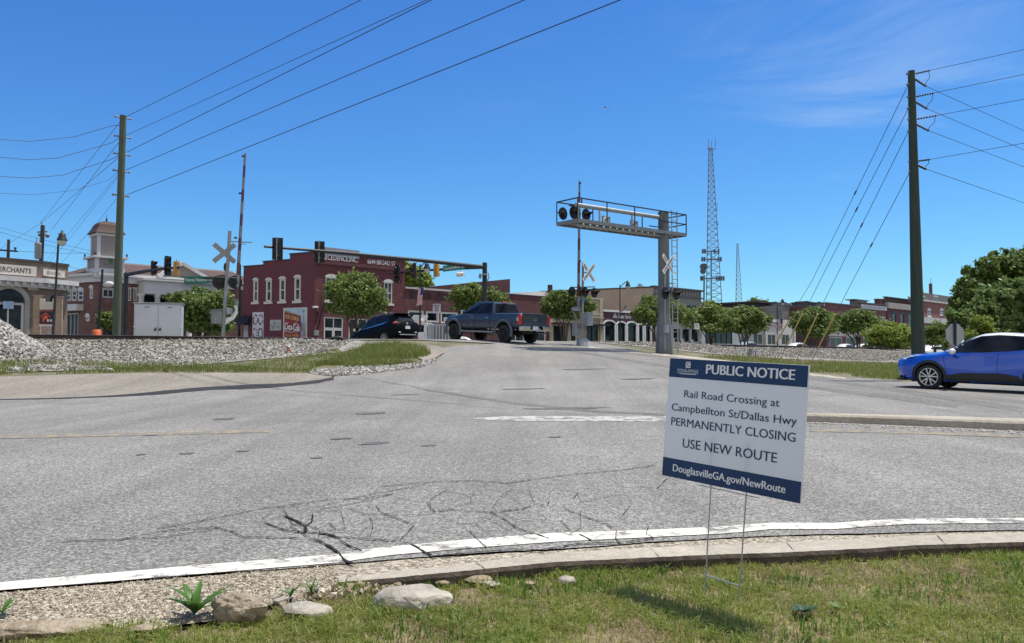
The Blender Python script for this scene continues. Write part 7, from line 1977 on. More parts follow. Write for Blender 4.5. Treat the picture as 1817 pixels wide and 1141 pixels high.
# ---- clock-tower hall with the white portico
MAT_HALLBRICK = brick_mat('hall_brick', (0.13, 0.062, 0.055), (0.18, 0.09, 0.078), (0.2, 0.15, 0.13), .21, .075, .5, .5, .012)
MAT_HALLBRICK_S = brick_mat('hall_brick_side', (0.13, 0.062, 0.055), (0.18, 0.09, 0.078), (0.2, 0.15, 0.13), .21, .075, .5, .5, .012, (SIDE.x, SIDE.y))
MAT_ROOFBR = M('brown_shingle', (0.085, 0.05, 0.043), 0.9, 0, .2, 2.5, bump=.4, bscale=14)
MAT_HALLW = M('hall_white', (0.56, 0.56, 0.56), 0.6, 0, .06, 1)
MAT_TAUPE = M('tower_taupe', (0.27, 0.235, 0.225), 0.7, 0, .08, 1)
def build_hall():
    C = at(172, 600, 72); C.z = 0
    k = (452 - CX) / F_PX; s = (k * C.y - C.x) / (TRK.x - k * TRK.y); B = C + TRK * s
    k = (108 - CX) / F_PX; s2 = (C.x - k * C.y) / (SIDE.x - k * SIDE.y); L = C - SIDE * s2
    fr, fs = Frame(C, B), Frame(L, C)
    t = thing('town_hall', C + UP * ZG, 'long brick hall with brown roof, cupola tower and white portico, behind the left pole', 'building')
    ze = fr.uz(176, 489)[1]
    ws = [fr.rect(181, 201, 513, 528), fr.rect(224, 232, 512, 534), fr.rect(236, 243, 512, 534)]
    gs = [fr.rect(183, 203, 562, 600)]
    wall(fr, ZG - .3, ze, ws + gs, MAT_HALLBRICK, t)
    for w_ in ws: window(fr, w_, t, 2, 1, MAT_HALLW, MAT_GLASS, .09, cap=.1)
    for w_ in gs: window(fr, w_, t, 2, 2, MAT_BLACK2, MAT_GLASS, .09)
    sw = [fs.rect(117, 125, 515, 534), fs.rect(126, 135, 515, 534), fs.rect(137, 147, 515, 534), fs.rect(158, 164, 511, 530), fs.rect(112, 139, 556, 600), fs.rect(152, 159, 562, 570)]
    wall(fs, ZG - .3, ze, sw, MAT_HALLBRICK_S, t, 'side_wall')
    for w_ in sw[:4]: window(fs, w_, t, 1, 2, MAT_HALLW, MAT_GLASS2, .14, arch=.3)
    window(fs, sw[4], t, 4, 1, MAT_HALLW, MAT_GLASS, .09); window(fs, sw[5], t, 1, 1, MAT_HALLW, MAT_HALLW, .1, arch=.35)
    r = fs.rect(110, 148, 541, 552); mb = MB(); fbox(mb, fs, r[0], r[1], r[2], r[3], -.7, 0); mb.build('balcony', MAT_HALLW, t)
    mb = MB(); r = fr.rect(181, 203, 505, 509); c = fr.p(fr.u(189), fr.uz(189, 505)[1], -.3); mb.ball(c, (.55, .3, .3), 12); mb.build('lunette', MAT_HALLW, t)
    # cornice
    for f_ in (fr, fs):
        mb = MB(); fbox(mb, f_, -.1, f_.W + .1, ze - .55, ze, -.18, .1); fbox(mb, f_, -.1, f_.W + .25, ze, ze + .25, -.45, .2); mb.build('cornice', MAT_HALLW, t)
    # hip roof
    zr = ze + 1.75
    N = fr.y
    a, b, c_ = fs.p(0, ze + .25, -.45), fr.p(-.1, ze + .25, -.45), fr.p(fr.W, ze + .25, -.45)
    r1, r2, r3 = fr.p(2.2, zr, 5.2), fr.p(fr.W, zr, 5.2), None
    rl = fs.p(-1.0, zr - .3, 5.0)
    back = fr.p(fr.W, ze, 11)
    mb = MB(); mb.add([a, b, c_, r1, r2, rl, back, fs.p(-2, ze, 11)], [(1, 2, 4, 3), (0, 1, 3, 5), (3, 4, 6), (5, 3, 6, 7)]); mb.build('roof', MAT_ROOFBR, t)
    mb = MB(); mb.bar(r1, r2, .25, .18); mb.build('ridge_cap', MAT_HALLW, t)
    poly = [L + N * .5, C + N * .5 + TRK * .35, B + N * .35, B + N * 10, L + N * 9]
    mb = MB(); mb.prism([Vector((p.x, p.y, ZG - .3)) for p in poly], UP * (ze - ZG)); mb.build('rear_walls', MAT_HALLBRICK, t)
    # portico
    f3 = Frame(fr.p(fr.u(244), 0, -1.6), fr.p(fr.u(372), 0, -1.6))
    z0, z1 = f3.uz(300, 523)[1], f3.uz(300, 500)[1]
    mb = MB(); fbox(mb, f3, 0, f3.W, z0, z1, 0, 1.7); fbox(mb, f3, -.2, f3.W + .2, z1, z1 + .16, -.25, 1.9); mb.build('entablature', MAT_HALLW, t)
    for x in (252, 281, 310, 338, 364):
        mb = MB(); u = f3.u(x); mb.lathe(f3.p(u, ZG, .3), UP, [(0, .34), (.2, .34), (.25, .27), (z0 - ZG - .3, .23), (z0 - ZG - .2, .32), (z0 - ZG, .32)], 16); mb.build('column', MAT_HALLW, t)
    mb = MB(); fbox(mb, fr, fr.u(256), fr.u(292), fr.uz(270, 538)[1], fr.uz(270, 520)[1], -.03, -.005); mb.build('dark_doorway', MAT_GLASS, t)
    fg = Frame(fr.p(fr.u(279), 0, -.5), fr.p(fr.u(363), 0, -.5)); ua, ub, um = 0, fg.W, fg.u(320.5); zb = fg.uz(320, 493)[1]; zp = fg.uz(320.5, 465.5)[1]
    mb = MB(); mb.prism([fg.p(ua, zb, 0), fg.p(ub, zb, 0), fg.p(um, zp - .25, 0)], fr.y * 5); mb.build('gable', MAT_TAUPE, t)
    mb = MB(); mb.bar(fg.p(ua - .2, zb, -.1), fg.p(um, zp - .1, -.1), .5, .28); mb.bar(fg.p(um, zp - .1, -.1), fg.p(ub + .2, zb, -.1), .5, .28); mb.bar(fg.p(ua - .2, zb - .1, -.1), fg.p(ub + .2, zb - .1, -.1), .4, .2); mb.build('gable_trim', MAT_HALLW, t)
    # cupola tower over the corner
    Tc = C + N * .95 + TRK * .9
    xd, yd = TRK, N
    def stage(name, w0, y0, y1, mat, z0=None, z1=None):
        z0, z1 = at(185, y0, 72.5).z, at(185, y1, 72.5).z
        mb = MB(); mb.box((Tc.x, Tc.y, (z0 + z1) / 2), (w0, w0, z1 - z0), 0, (xd, yd, UP)); return mb.build(name, mat, t, bevel=.01), z0, z1
    def corners(w0, z0, z1, tw, mat, name):
        for a in (-1, 1):
            for b in (-1, 1): mb = MB(); mb.box(Tc + xd * a * (w0 / 2 - tw / 2 + .03) + yd * b * (w0 / 2 - tw / 2 + .03) + UP * ((z0 + z1) / 2), (tw, tw, z1 - z0 - .004), 0, (xd, yd, UP)); mb.build(name, mat, t)
    _, z0, z1 = stage('tower_plinth', 2.55, 494, 477, MAT_HALLW)
    b_, z0, z1 = stage('tower_base', 2.35, 477, 459, MAT_TAUPE); corners(2.35, z0, z1, .28, MAT_HALLW, 'corner_trim')
    f_t = Frame(Tc - xd * 1.2 - yd * 1.19, Tc + xd * 1.2 - yd * 1.19)
    mb = MB(); zt_ = z0 + (z1 - z0) * .36; n = 16; c = f_t.p(1.2, zt_ + .36, -.01)
    for k in range(6): a = 2 * math.pi * k / 6; mb.ball(c + xd * math.cos(a) * .13 + UP * math.sin(a) * .13, (.09, .03, .09), 8)
    mb.build('tree_emblem', M('tower_green', (.08, .22, .10), .6), t)
    mb = MB(); put_text(mb, 'BANK', f_t.p(.68, zt_ - .05, -.012), f_t.x, UP, 1.05, .22, .01); mb.build('lettering', M('tower_green2', (.20, .22, .20), .6), t, fixn=False)
    _, z0, z1 = stage('tower_ledge', 2.95, 459, 455.5, MAT_HALLW)
    _, z0, z1 = stage('belfry', 1.95, 455.5, 419, MAT_TAUPE); corners(1.95, z0, z1, .24, MAT_HALLW, 'corner_trim')
    _, z0, z1 = stage('belfry_cornice', 2.2, 419, 414, MAT_HALLW)
    mb = MB(); prof = [(0, 1.28), (.22, 1.13), (.5, .98), (.8, .86), (1.0, .70), (1.12, .48), (1.17, 0.02)]
    vs = []
    for h, r_ in prof:
        vs += [Tc + xd * a * r_ + yd * b * r_ + UP * (z1 + h * 1.0) for a, b in ((-1, -1), (1, -1), (1, 1), (-1, 1))]
    mb.add(vs, [(i * 4 + k, i * 4 + (k + 1) % 4, (i + 1) * 4 + (k + 1) % 4, (i + 1) * 4 + k) for i in range(len(prof) - 1) for k in range(4)], 0, False); mb.build('tower_roof', M('copper_brown', (.055, .03, .027), .75, 0, .15, 2), t)
    mb = MB(); mb.lathe((Tc.x, Tc.y, z1 + 1.15), UP, [(0, .12), (.2, .06), (.25, .10), (.32, .03), (.7, .01)], 10); mb.build('finial', MAT_BLACK2, t)
    mb = MB()
    for a in (-1, 1):
        for b in (-1, 1): mb.lathe(Tc + xd * a * 1.35 + yd * b * 1.35 + UP * (at(185, 455.5, 72.5).z), UP, [(0, .1), (.1, .05), (.25, .10), (.35, 0)], 8)
    mb.build('corner_urn', MAT_BLACK2, t)
build_hall()
# ------------------------------------------------------------------ vehicles (local axes: x forward, y left, z up)
MAT_TYRE = M('tyre_rubber', (0.018, 0.018, 0.018), .85, 0, .2, 8, bump=.3, bscale=60)
MAT_CARGLASS = glass_mat('car_glass', (.010, .012, .016), .05)
MAT_CHROME = M('chrome', (.62, .62, .62), .12, 1.0, .04, 2)
MAT_PLASTIC = M('black_plastic', (.014, .014, .015), .55, 0, .15, 4)
MAT_TAIL = M('tail_lamp_red', (.42, .012, .012), .18, 0, .1, 6, coat=.6)
MAT_HEAD = M('lamp_clear', (.55, .58, .60), .12, 0, .2, 8, coat=.8)
MAT_PLATE = M('plate_white', (.55, .56, .58), .5, 0, .15, 20)
MAT_RIMS = M('alloy_silver', (.55, .56, .57), .28, .8, .06, 3)

def wheel(parent, c, r, w, side, spokes, rim_mat, face_mat=None, ri=.68):
    """c: centre; side = +1 when the outer face looks to +y"""
    y = Vector((0, side, 0)); c = Vector(c)
    mb = MB()
    prof = [(-w / 2, r * ri), (-w / 2, r * .90), (-w / 2 + .03, r * .985), (-w * .2, r), (w * .2, r), (w / 2 - .03, r * .985), (w / 2, r * .90), (w / 2 - .005, r * ri)]
    mb.lathe(c, y, prof, 36, closed=True); ty = mb.build('tyre', MAT_TYRE, parent, world=False)
    mb = MB(); mb.lathe(c, y, [(-w * .3, r * ri), (w * .44, r * ri), (w * .46, r * (ri - .05)), (w * .20, r * (ri - .10)), (w * .14, .02)], 36, closed=True)
    dk = mb.build('wheel_barrel', MAT_PLASTIC if face_mat is None else face_mat, parent, world=False)
    a = Vector((1, 0, 0)); mb = MB(); R1 = r * (ri - .02)
    mb.lathe(c + y * w * .40, y, [(-.02, R1), (.02, R1), (.02, R1 - .022), (-.02, R1 - .022)], 36, closed=True)
    for k in range(spokes):
        t = 2 * math.pi * k / spokes + .3
        for dt in (-.16, .16) if spokes <= 6 else (0,):
            d0 = a * math.cos(t + dt * .2) + UP * math.sin(t + dt * .2); d1 = a * math.cos(t + dt * 1.7) + UP * math.sin(t + dt * 1.7)
            mb.bar(c + y * w * .40 + d0 * r * .10, c + y * w * .42 + d1 * R1, .03 * r / .33, .034 * r / .33, 0, y)
    mb.lathe(c + y * w * .42, y, [(-.03, r * .17), (.02, r * .15), (.03, .0)], 20)
    mb.build('rim', rim_mat, parent, world=False)

class Loft:
    """car body from smoothed side-view and plan-view curves"""
    def __init__(s, x0, x1, curves, dx=.025, sm=.05, nt=34):
        s.xs = np.arange(x0, x1 + dx / 2, dx)
        k = max(1, int(sm / dx)); kern = np.exp(-0.5 * (np.arange(-3 * k, 3 * k + 1) / k) ** 2); kern /= kern.sum()
        s.c = {}
        for n, pts in curves.items():
            v = np.interp(s.xs, [p[0] for p in pts], [p[1] for p in pts])
            vp = np.pad(v, 3 * k, mode='edge'); s.c[n] = np.convolve(vp, kern, 'valid')
        s.nt = nt
        s.sec = [s.section(i) for i in range(len(s.xs))]
    def val(s, n, x): return float(np.interp(x, s.xs, s.c[n]))
    def section(s, i):
        c = {n: v[i] for n, v in s.c.items()}
        P = [(0, c['zb']), (c['ws'] * .85, c['zb']), (c['ws'], c['zb'] + .05), (c['wm'], c['zm']), (c['wb'], c['zl']), (c['wb'] - .03, c['zl'] + .03), (c['wr'] + (c['wb'] - c['wr']) * .3, c['zr'] - (c['zr'] - c['zl']) * .35), (c['wr'], max(c['zr'] - .07, c['zl'] + .02)), (c['wr'] * .86, c['zr'] - .012), (0, c['zr'] + .012)]
        P = np.array(P); d = np.concatenate([[0], np.cumsum(np.maximum(np.linalg.norm(np.diff(P, axis=0), axis=1), 1e-4))]); d /= d[-1]
        t = np.linspace(0, 1, s.nt)
        y, z = np.interp(t, d, P[:, 0]), np.interp(t, d, P[:, 1])
        for _ in range(1):
            y[1:-1] = (y[:-2] + 2 * y[1:-1] + y[2:]) / 4; z[1:-1] = (z[:-2] + 2 * z[1:-1] + z[2:]) / 4
        return y, z
    def hw(s, x, z):
        f = np.clip((x - s.xs[0]) / (s.xs[1] - s.xs[0]), 0, len(s.xs) - 1.001); i = int(f); f -= i
        def w(i):
            y, zz = s.sec[i]; k = s.nt // 6
            return np.interp(z, zz[k:], y[k:])
        return w(i) * (1 - f) + w(i + 1) * f
    def ztop(s, x): return s.val('zr', x) + .012
    def body(s, name, mats, mi_fn, parent, arches=(), bevel=False):
        n = s.nt; vs, fs = [], []
        for i, x in enumerate(s.xs):
            y, z = s.sec[i]
            vs += [(x, y[k], z[k]) for k in range(n)] + [(x, -y[k], z[k]) for k in range(n - 2, 0, -1)]
        m = 2 * n - 2
        for i in range(len(s.xs) - 1):
            fs += [(i * m + k, i * m + (k + 1) % m, (i + 1) * m + (k + 1) % m, (i + 1) * m + k) for k in range(m)]
        fs += [tuple(range(m)), tuple(range((len(s.xs) - 1) * m, len(s.xs) * m))[::-1]]
        me = bpy.data.meshes.new(name); me.from_pydata(vs, [], fs)
        bm = bmesh.new(); bm.from_mesh(me); bmesh.ops.recalc_face_normals(bm, faces=bm.faces); bm.to_mesh(me); bm.free()
        for mt in mats: me.materials.append(mt)
        o = bpy.data.objects.new(name, me); COL.objects.link(o)
        if arches:
            cut = MB()
            for (ax, az, ar) in arches:
                for sy in (-1, 1): cut.lathe((ax, sy * .45, az), (0, sy, 0), [(0.06, ar), (1.0, ar)], 40, smooth=False)
            cm = cut.mesh('wheel_cut', [MAT_PLASTIC]); bm = bmesh.new(); bm.from_mesh(cm); bmesh.ops.recalc_face_normals(bm, faces=bm.faces); bm.to_mesh(cm); bm.free()
            co = bpy.data.objects.new('wheel_cut', cm); COL.objects.link(co)
            md = o.modifiers.new('b', 'BOOLEAN'); md.operation = 'DIFFERENCE'; md.object = co; md.solver = 'EXACT'
            bpy.context.view_layer.update()
            me2 = bpy.data.meshes.new_from_object(o.evaluated_get(bpy.context.evaluated_depsgraph_get()))
            o.modifiers.clear(); o.data = me2; me2.name = name
            bpy.data.objects.remove(co)
            me = me2
            while len(me.materials) < len(mats): me.materials.append(mats[len(me.materials)])
        for p in me.polygons:
            c = p.center; inside = any((c.x - ax) ** 2 + (c.z - az) ** 2 < (ar * 1.005) ** 2 and abs(c.y) < s.hw(c.x, c.z) - .012 for ax, az, ar in arches)
            p.material_index = (len(mats) - 1) if inside else mi_fn(c.x, abs(c.y), c.z); p.use_smooth = not inside
        o.parent = parent
        return o
    def side_patch(s, name, poly, mat, parent, sides=(1, -1), off=.006, grid=.06):
        """a piece of the skin given by its outline in side view"""
        for sd_ in sides:
            B = densify([Vector(p) for p in poly], .05); n = len(B)
            xs, zs = [p.x for p in B], [p.y for p in B]
            gx, gz = np.meshgrid(np.arange(min(xs), max(xs), grid), np.arange(min(zs), max(zs), grid)); gx, gz = gx.ravel(), gz.ravel(); m = pip(B, gx, gz)
            pts = B + [Vector((a, b)) for a, b in zip(gx[m], gz[m])]
            v, e, f, *_ = geometry.delaunay_2d_cdt(pts, [(i, (i + 1) % n) for i in range(n)], [], 1, 1e-5)
            mb = MB(); mb.add([(p.x, sd_ * (float(s.hw(p.x, p.y)) + off), p.y) for p in v], [tuple(t) if sd_ < 0 else tuple(t)[::-1] for t in f], 0, True)
            mb.build(name, mat, parent, world=False)
    def top_patch(s, name, poly, mat, parent, off=.006, grid=.07):
        """a piece of the skin given by its outline in plan (x, y)"""
        B = densify([Vector(p) for p in poly], .05); n = len(B); xs, ys = [p.x for p in B], [p.y for p in B]
        gx, gy = np.meshgrid(np.arange(min(xs), max(xs), grid), np.arange(min(ys), max(ys), grid)); gx, gy = gx.ravel(), gy.ravel(); m = pip(B, gx, gy)
        pts = B + [Vector((a, b)) for a, b in zip(gx[m], gy[m])]
        v, e, f, *_ = geometry.delaunay_2d_cdt(pts, [(i, (i + 1) % n) for i in range(n)], [], 1, 1e-5)
        def z(x, y):
            ff = np.clip((x - s.xs[0]) / (s.xs[1] - s.xs[0]), 0, len(s.xs) - 1.001); i = int(ff)
            yy, zz = s.sec[i]; k = s.nt // 2
            return float(np.interp(abs(y), yy[k:][::-1], zz[k:][::-1]))
        mb = MB(); mb.add([(p.x, p.y, z(p.x, p.y) + off) for p in v], [tuple(t) for t in f], 0, True)
        return mb.build(name, mat, parent, world=False)

def set_on_road(root, contact, G, heading, axles, extra_pitch=0.0):
    """put the local contact point on G, nose along heading, pitched with the road"""
    h = Vector(heading).normalized(); yaw = math.atan2(h.y, h.x)
    def pt(lx): 
        p = Vector((G.x, G.y, 0)) + h * (lx - contact[0]) - Vector((-h.y, h.x, 0)) * contact[1]
        return tz(p.x, p.y)
    pitch = -math.atan2(pt(axles[0]) - pt(axles[1]), axles[0] - axles[1]) - extra_pitch
    root.rotation_euler = (0, pitch, yaw)
    Rm = Matrix.Rotation(yaw, 4, 'Z') @ Matrix.Rotation(pitch, 4, 'Y')
    root.location = Vector(G) - (Rm @ Vector(contact))

# ---- blue compact crossover with a white roof
def build_blue_car():
    t = thing('parked_car', (0, 0, 0), 'bright blue compact crossover car with white roof, cut off by the right edge', 'car')
    bl = paint_mat('blue_paint', (0.002, 0.078, 0.50), .16, 0, 1.0); wh = paint_mat('white_roof_paint', (.74, .75, .76), .25)
    L = Loft(-2.17, 2.22, dict(
        zb=[(-2.2, .42), (-1.9, .26), (-1.2, .20), (1.3, .19), (1.9, .22), (2.22, .30)],
        ws=[(-2.2, .60), (-1.9, .78), (-1.3, .86), (1.2, .85), (1.8, .78), (2.1, .58), (2.22, .40)],
        wm=[(-2.2, .66), (-1.9, .84), (-1.4, .91), (-.9, .895), (0, .86), (.8, .885), (1.32, .905), (1.75, .87), (2.05, .74), (2.22, .56)],
        zm=[(-2.2, .78), (-1.3, .70), (0, .62), (1.32, .66), (2.2, .58)],
        wb=[(-2.2, .60), (-1.9, .76), (-1.3, .84), (0, .80), (.9, .80), (1.4, .78), (1.8, .76), (2.05, .64), (2.22, .48)],
        zl=[(-2.2, 1.10), (-1.6, 1.12), (-.9, 1.05), (0, .99), (.7, .965), (1.05, .945), (1.5, .92), (1.85, .86), (2.05, .80), (2.22, .74)],
        wr=[(-2.2, .44), (-1.7, .50), (-.9, .58), (.1, .59), (.45, .56), (1.0, .62), (1.4, .60), (1.9, .45), (2.22, .25)],
        zr=[(-2.2, 1.22), (-1.9, 1.30), (-1.55, 1.42), (-.9, 1.535), (-.3, 1.565), (.10, 1.525), (.40, 1.41), (.75, 1.21), (1.08, 1.035), (1.25, 1.00), (1.6, .975), (1.9, .93), (2.07, .88), (2.22, .80)]), sm=.055)
    W0, W1, r = 1.32, -1.32, .335
    def mi(x, y, z):
        zl = L.val('zl', x)
        if z > zl + .085 and -2.0 < x < .98: return 1
        dx0, dx1 = (x - W0) ** 2 + (z - r) ** 2, (x - W1) ** 2 + (z - r) ** 2
        if z < .25: return 2
        return 0
    L.body('body', [bl, wh, MAT_PLASTIC, MAT_INT], mi, t, [(W0, r + .01, .372), (W1, r + .01, .372)])
    L.side_patch('side_window', [(.97, 1.005), (.72, 1.165), (.42, 1.345), (.12, 1.455), (-.30, 1.49), (-.86, 1.462), (-1.10, 1.40), (-1.32, 1.29), (-1.10, 1.145), (-.6, 1.075), (0, 1.03), (.6, 1.012)], MAT_CARGLASS, t)
    for ax in (W0, W1):
        n = 24; ring = [(ax + math.cos(a) * .445, r + .01 + math.sin(a) * .445) for a in (math.pi * (1.05 - 1.1 * i / n) for i in range(n + 1))] + [(ax + math.cos(a) * .374, r + .01 + math.sin(a) * .374) for a in (math.pi * (-.05 + 1.1 * i / n) for i in range(n + 1))]
        L.side_patch('arch_cladding', ring, MAT_PLASTIC, t, off=.012, grid=.5)
    L.side_patch('sill_cladding', [(.92, .26), (.86, .40), (.5, .475), (-.4, .50), (-.8, .44), (-.92, .26)], MAT_PLASTIC, t, off=.010)
    L.side_patch('door_gap', [(-.335, 1.02), (-.325, 1.02), (-.30, .40), (-.31, .40)], MAT_PLASTIC, t, off=.004)
    L.side_patch('door_gap', [(.985, .95), (.995, .95), (.90, .55), (.82, .36), (.81, .36), (.89, .55)], MAT_PLASTIC, t, off=.004)
    L.side_patch('headlight', [(2.08, .84), (1.98, .895), (1.74, .925), (1.48, .95), (1.62, .905), (1.86, .825), (2.04, .77)], MAT_HEAD, t, off=.008, grid=.03)
    L.side_patch('lamp_trim', [(1.94, .83), (1.72, .885), (1.60, .905), (1.74, .86), (1.92, .80)], MAT_PLASTIC, t, off=.012, grid=.03)
    L.top_patch('windscreen', [(.28, -.50), (.98, -.60), (1.10, -.4), (1.13, 0), (1.10, .4), (.98, .60), (.28, .50), (.24, 0)], MAT_CARGLASS, t)
    mb = MB(); mb.box((2.19, 0, .47), (.04, .9, .16)); mb.box((2.17, 0, .30), (.08, 1.0, .06)); mb.build('grille', MAT_PLASTIC, t, world=False, bevel=.02)
    mb = MB(); mb.box((2.10, 0, .235), (.24, 1.3, .05)); mb.build('front_lip', MAT_PLASTIC, t, world=False, bevel=.015)
    mb = MB(); mb.box((0, 0, .30), (3.2, 1.2, .22)); mb.build('underbody', MAT_PLASTIC, t, world=False)
    for s in (1, -1):
        mb = MB(); mb.ball((.70, s * 1.0, 1.035), (.085, .12, .085), 14); m = mb.build('wing_mirror', wh, t, world=False)
        mb = MB(); mb.bar((.72, s * .82, .98), (.72, s * .96, 1.0), .09, .05); mb.build('mirror_arm', MAT_PLASTIC, m, world=False)
        for x in (W0, W1): wheel(t, (x, s * .775, r), r, .215, s, 5, MAT_RIMS, MAT_PLASTIC, .74)
        mb = MB(); mb.box((-.12, s * (float(L.hw(-.12, .93)) + .015), .93), (.20, .03, .035)); mb.build('door_handle', bl, t, world=False, bevel=.01)
    G = ground(1648, 690.5)
    set_on_road(t, (W0, .84, 0), G, (-.715, .70, 0), (W0, W1))
build_blue_car()

# ---- dark blue crew-cab pickup
def frustum(x0b, x1b, wb, zb, x0t, x1t, wt, zt, crown=.03):
    return dict(b=[(x0b, wb, zb), (x1b, wb, zb)], t=[(x0t, wt, zt), (x1t, wt, zt)], crown=crown)

def cab(parent, x0b, x1b, wb0, wb1, zb0, zb1, x0t, x1t, wt0, wt1, zt0, zt1, mat, bevel=.07):
    """greenhouse; corners named by (rear/front, bottom/top); returns patch function"""
    C = {('r', 'b'): (x0b, wb0, zb0), ('f', 'b'): (x1b, wb1, zb1), ('r', 't'): (x0t, wt0, zt0), ('f', 't'): (x1t, wt1, zt1)}
    V = []
    for k in (('r', 'b'), ('f', 'b'), ('f', 't'), ('r', 't')):
        x, w, z = C[k]; V += [(x, w, z), (x, -w, z)]
    xm, zm = (x0t + x1t) / 2, max(zt0, zt1) + .03
    V += [(xm, (wt0 + wt1) / 2, zm - .012), (xm, -(wt0 + wt1) / 2, zm - .012)]
    mb = MB(); mb.add(V, [(0, 2, 4, 8, 6), (1, 7, 9, 5, 3), (0, 6, 7, 1), (2, 3, 5, 4), (6, 8, 9, 7), (8, 4, 5, 9), (0, 1, 3, 2)])
    mb.build('cab', mat, parent, world=False, bevel=bevel, seg=3)
    def side(name, uv, m, sides=(1, -1), off=.008):
        a, b, c, d = [Vector(C[k]) for k in (('r', 'b'), ('f', 'b'), ('f', 't'), ('r', 't'))]
        for s in sides:
            P = []
            for u, v in uv:
                q = (a.lerp(b, u)).lerp(d.lerp(c, u), v); P.append((q.x, s * (q.y + off), q.z))
            mb = MB(); mb.add(P, [tuple(range(len(P)))]); mb.build(name, m, parent, world=False)
    def end(name, which, uv, m, off=.012):
        lo, hi = Vector(C[(which, 'b')]), Vector(C[(which, 't')]); sx = -1 if which == 'r' else 1
        P = []
        for u, v in uv:
            q = lo.lerp(hi, v); P.append((q.x + sx * off, (u * 2 - 1) * q.y, q.z))
        mb = MB(); mb.add(P, [tuple(range(len(P)))]); mb.build(name, m, parent, world=False)
    return side, end

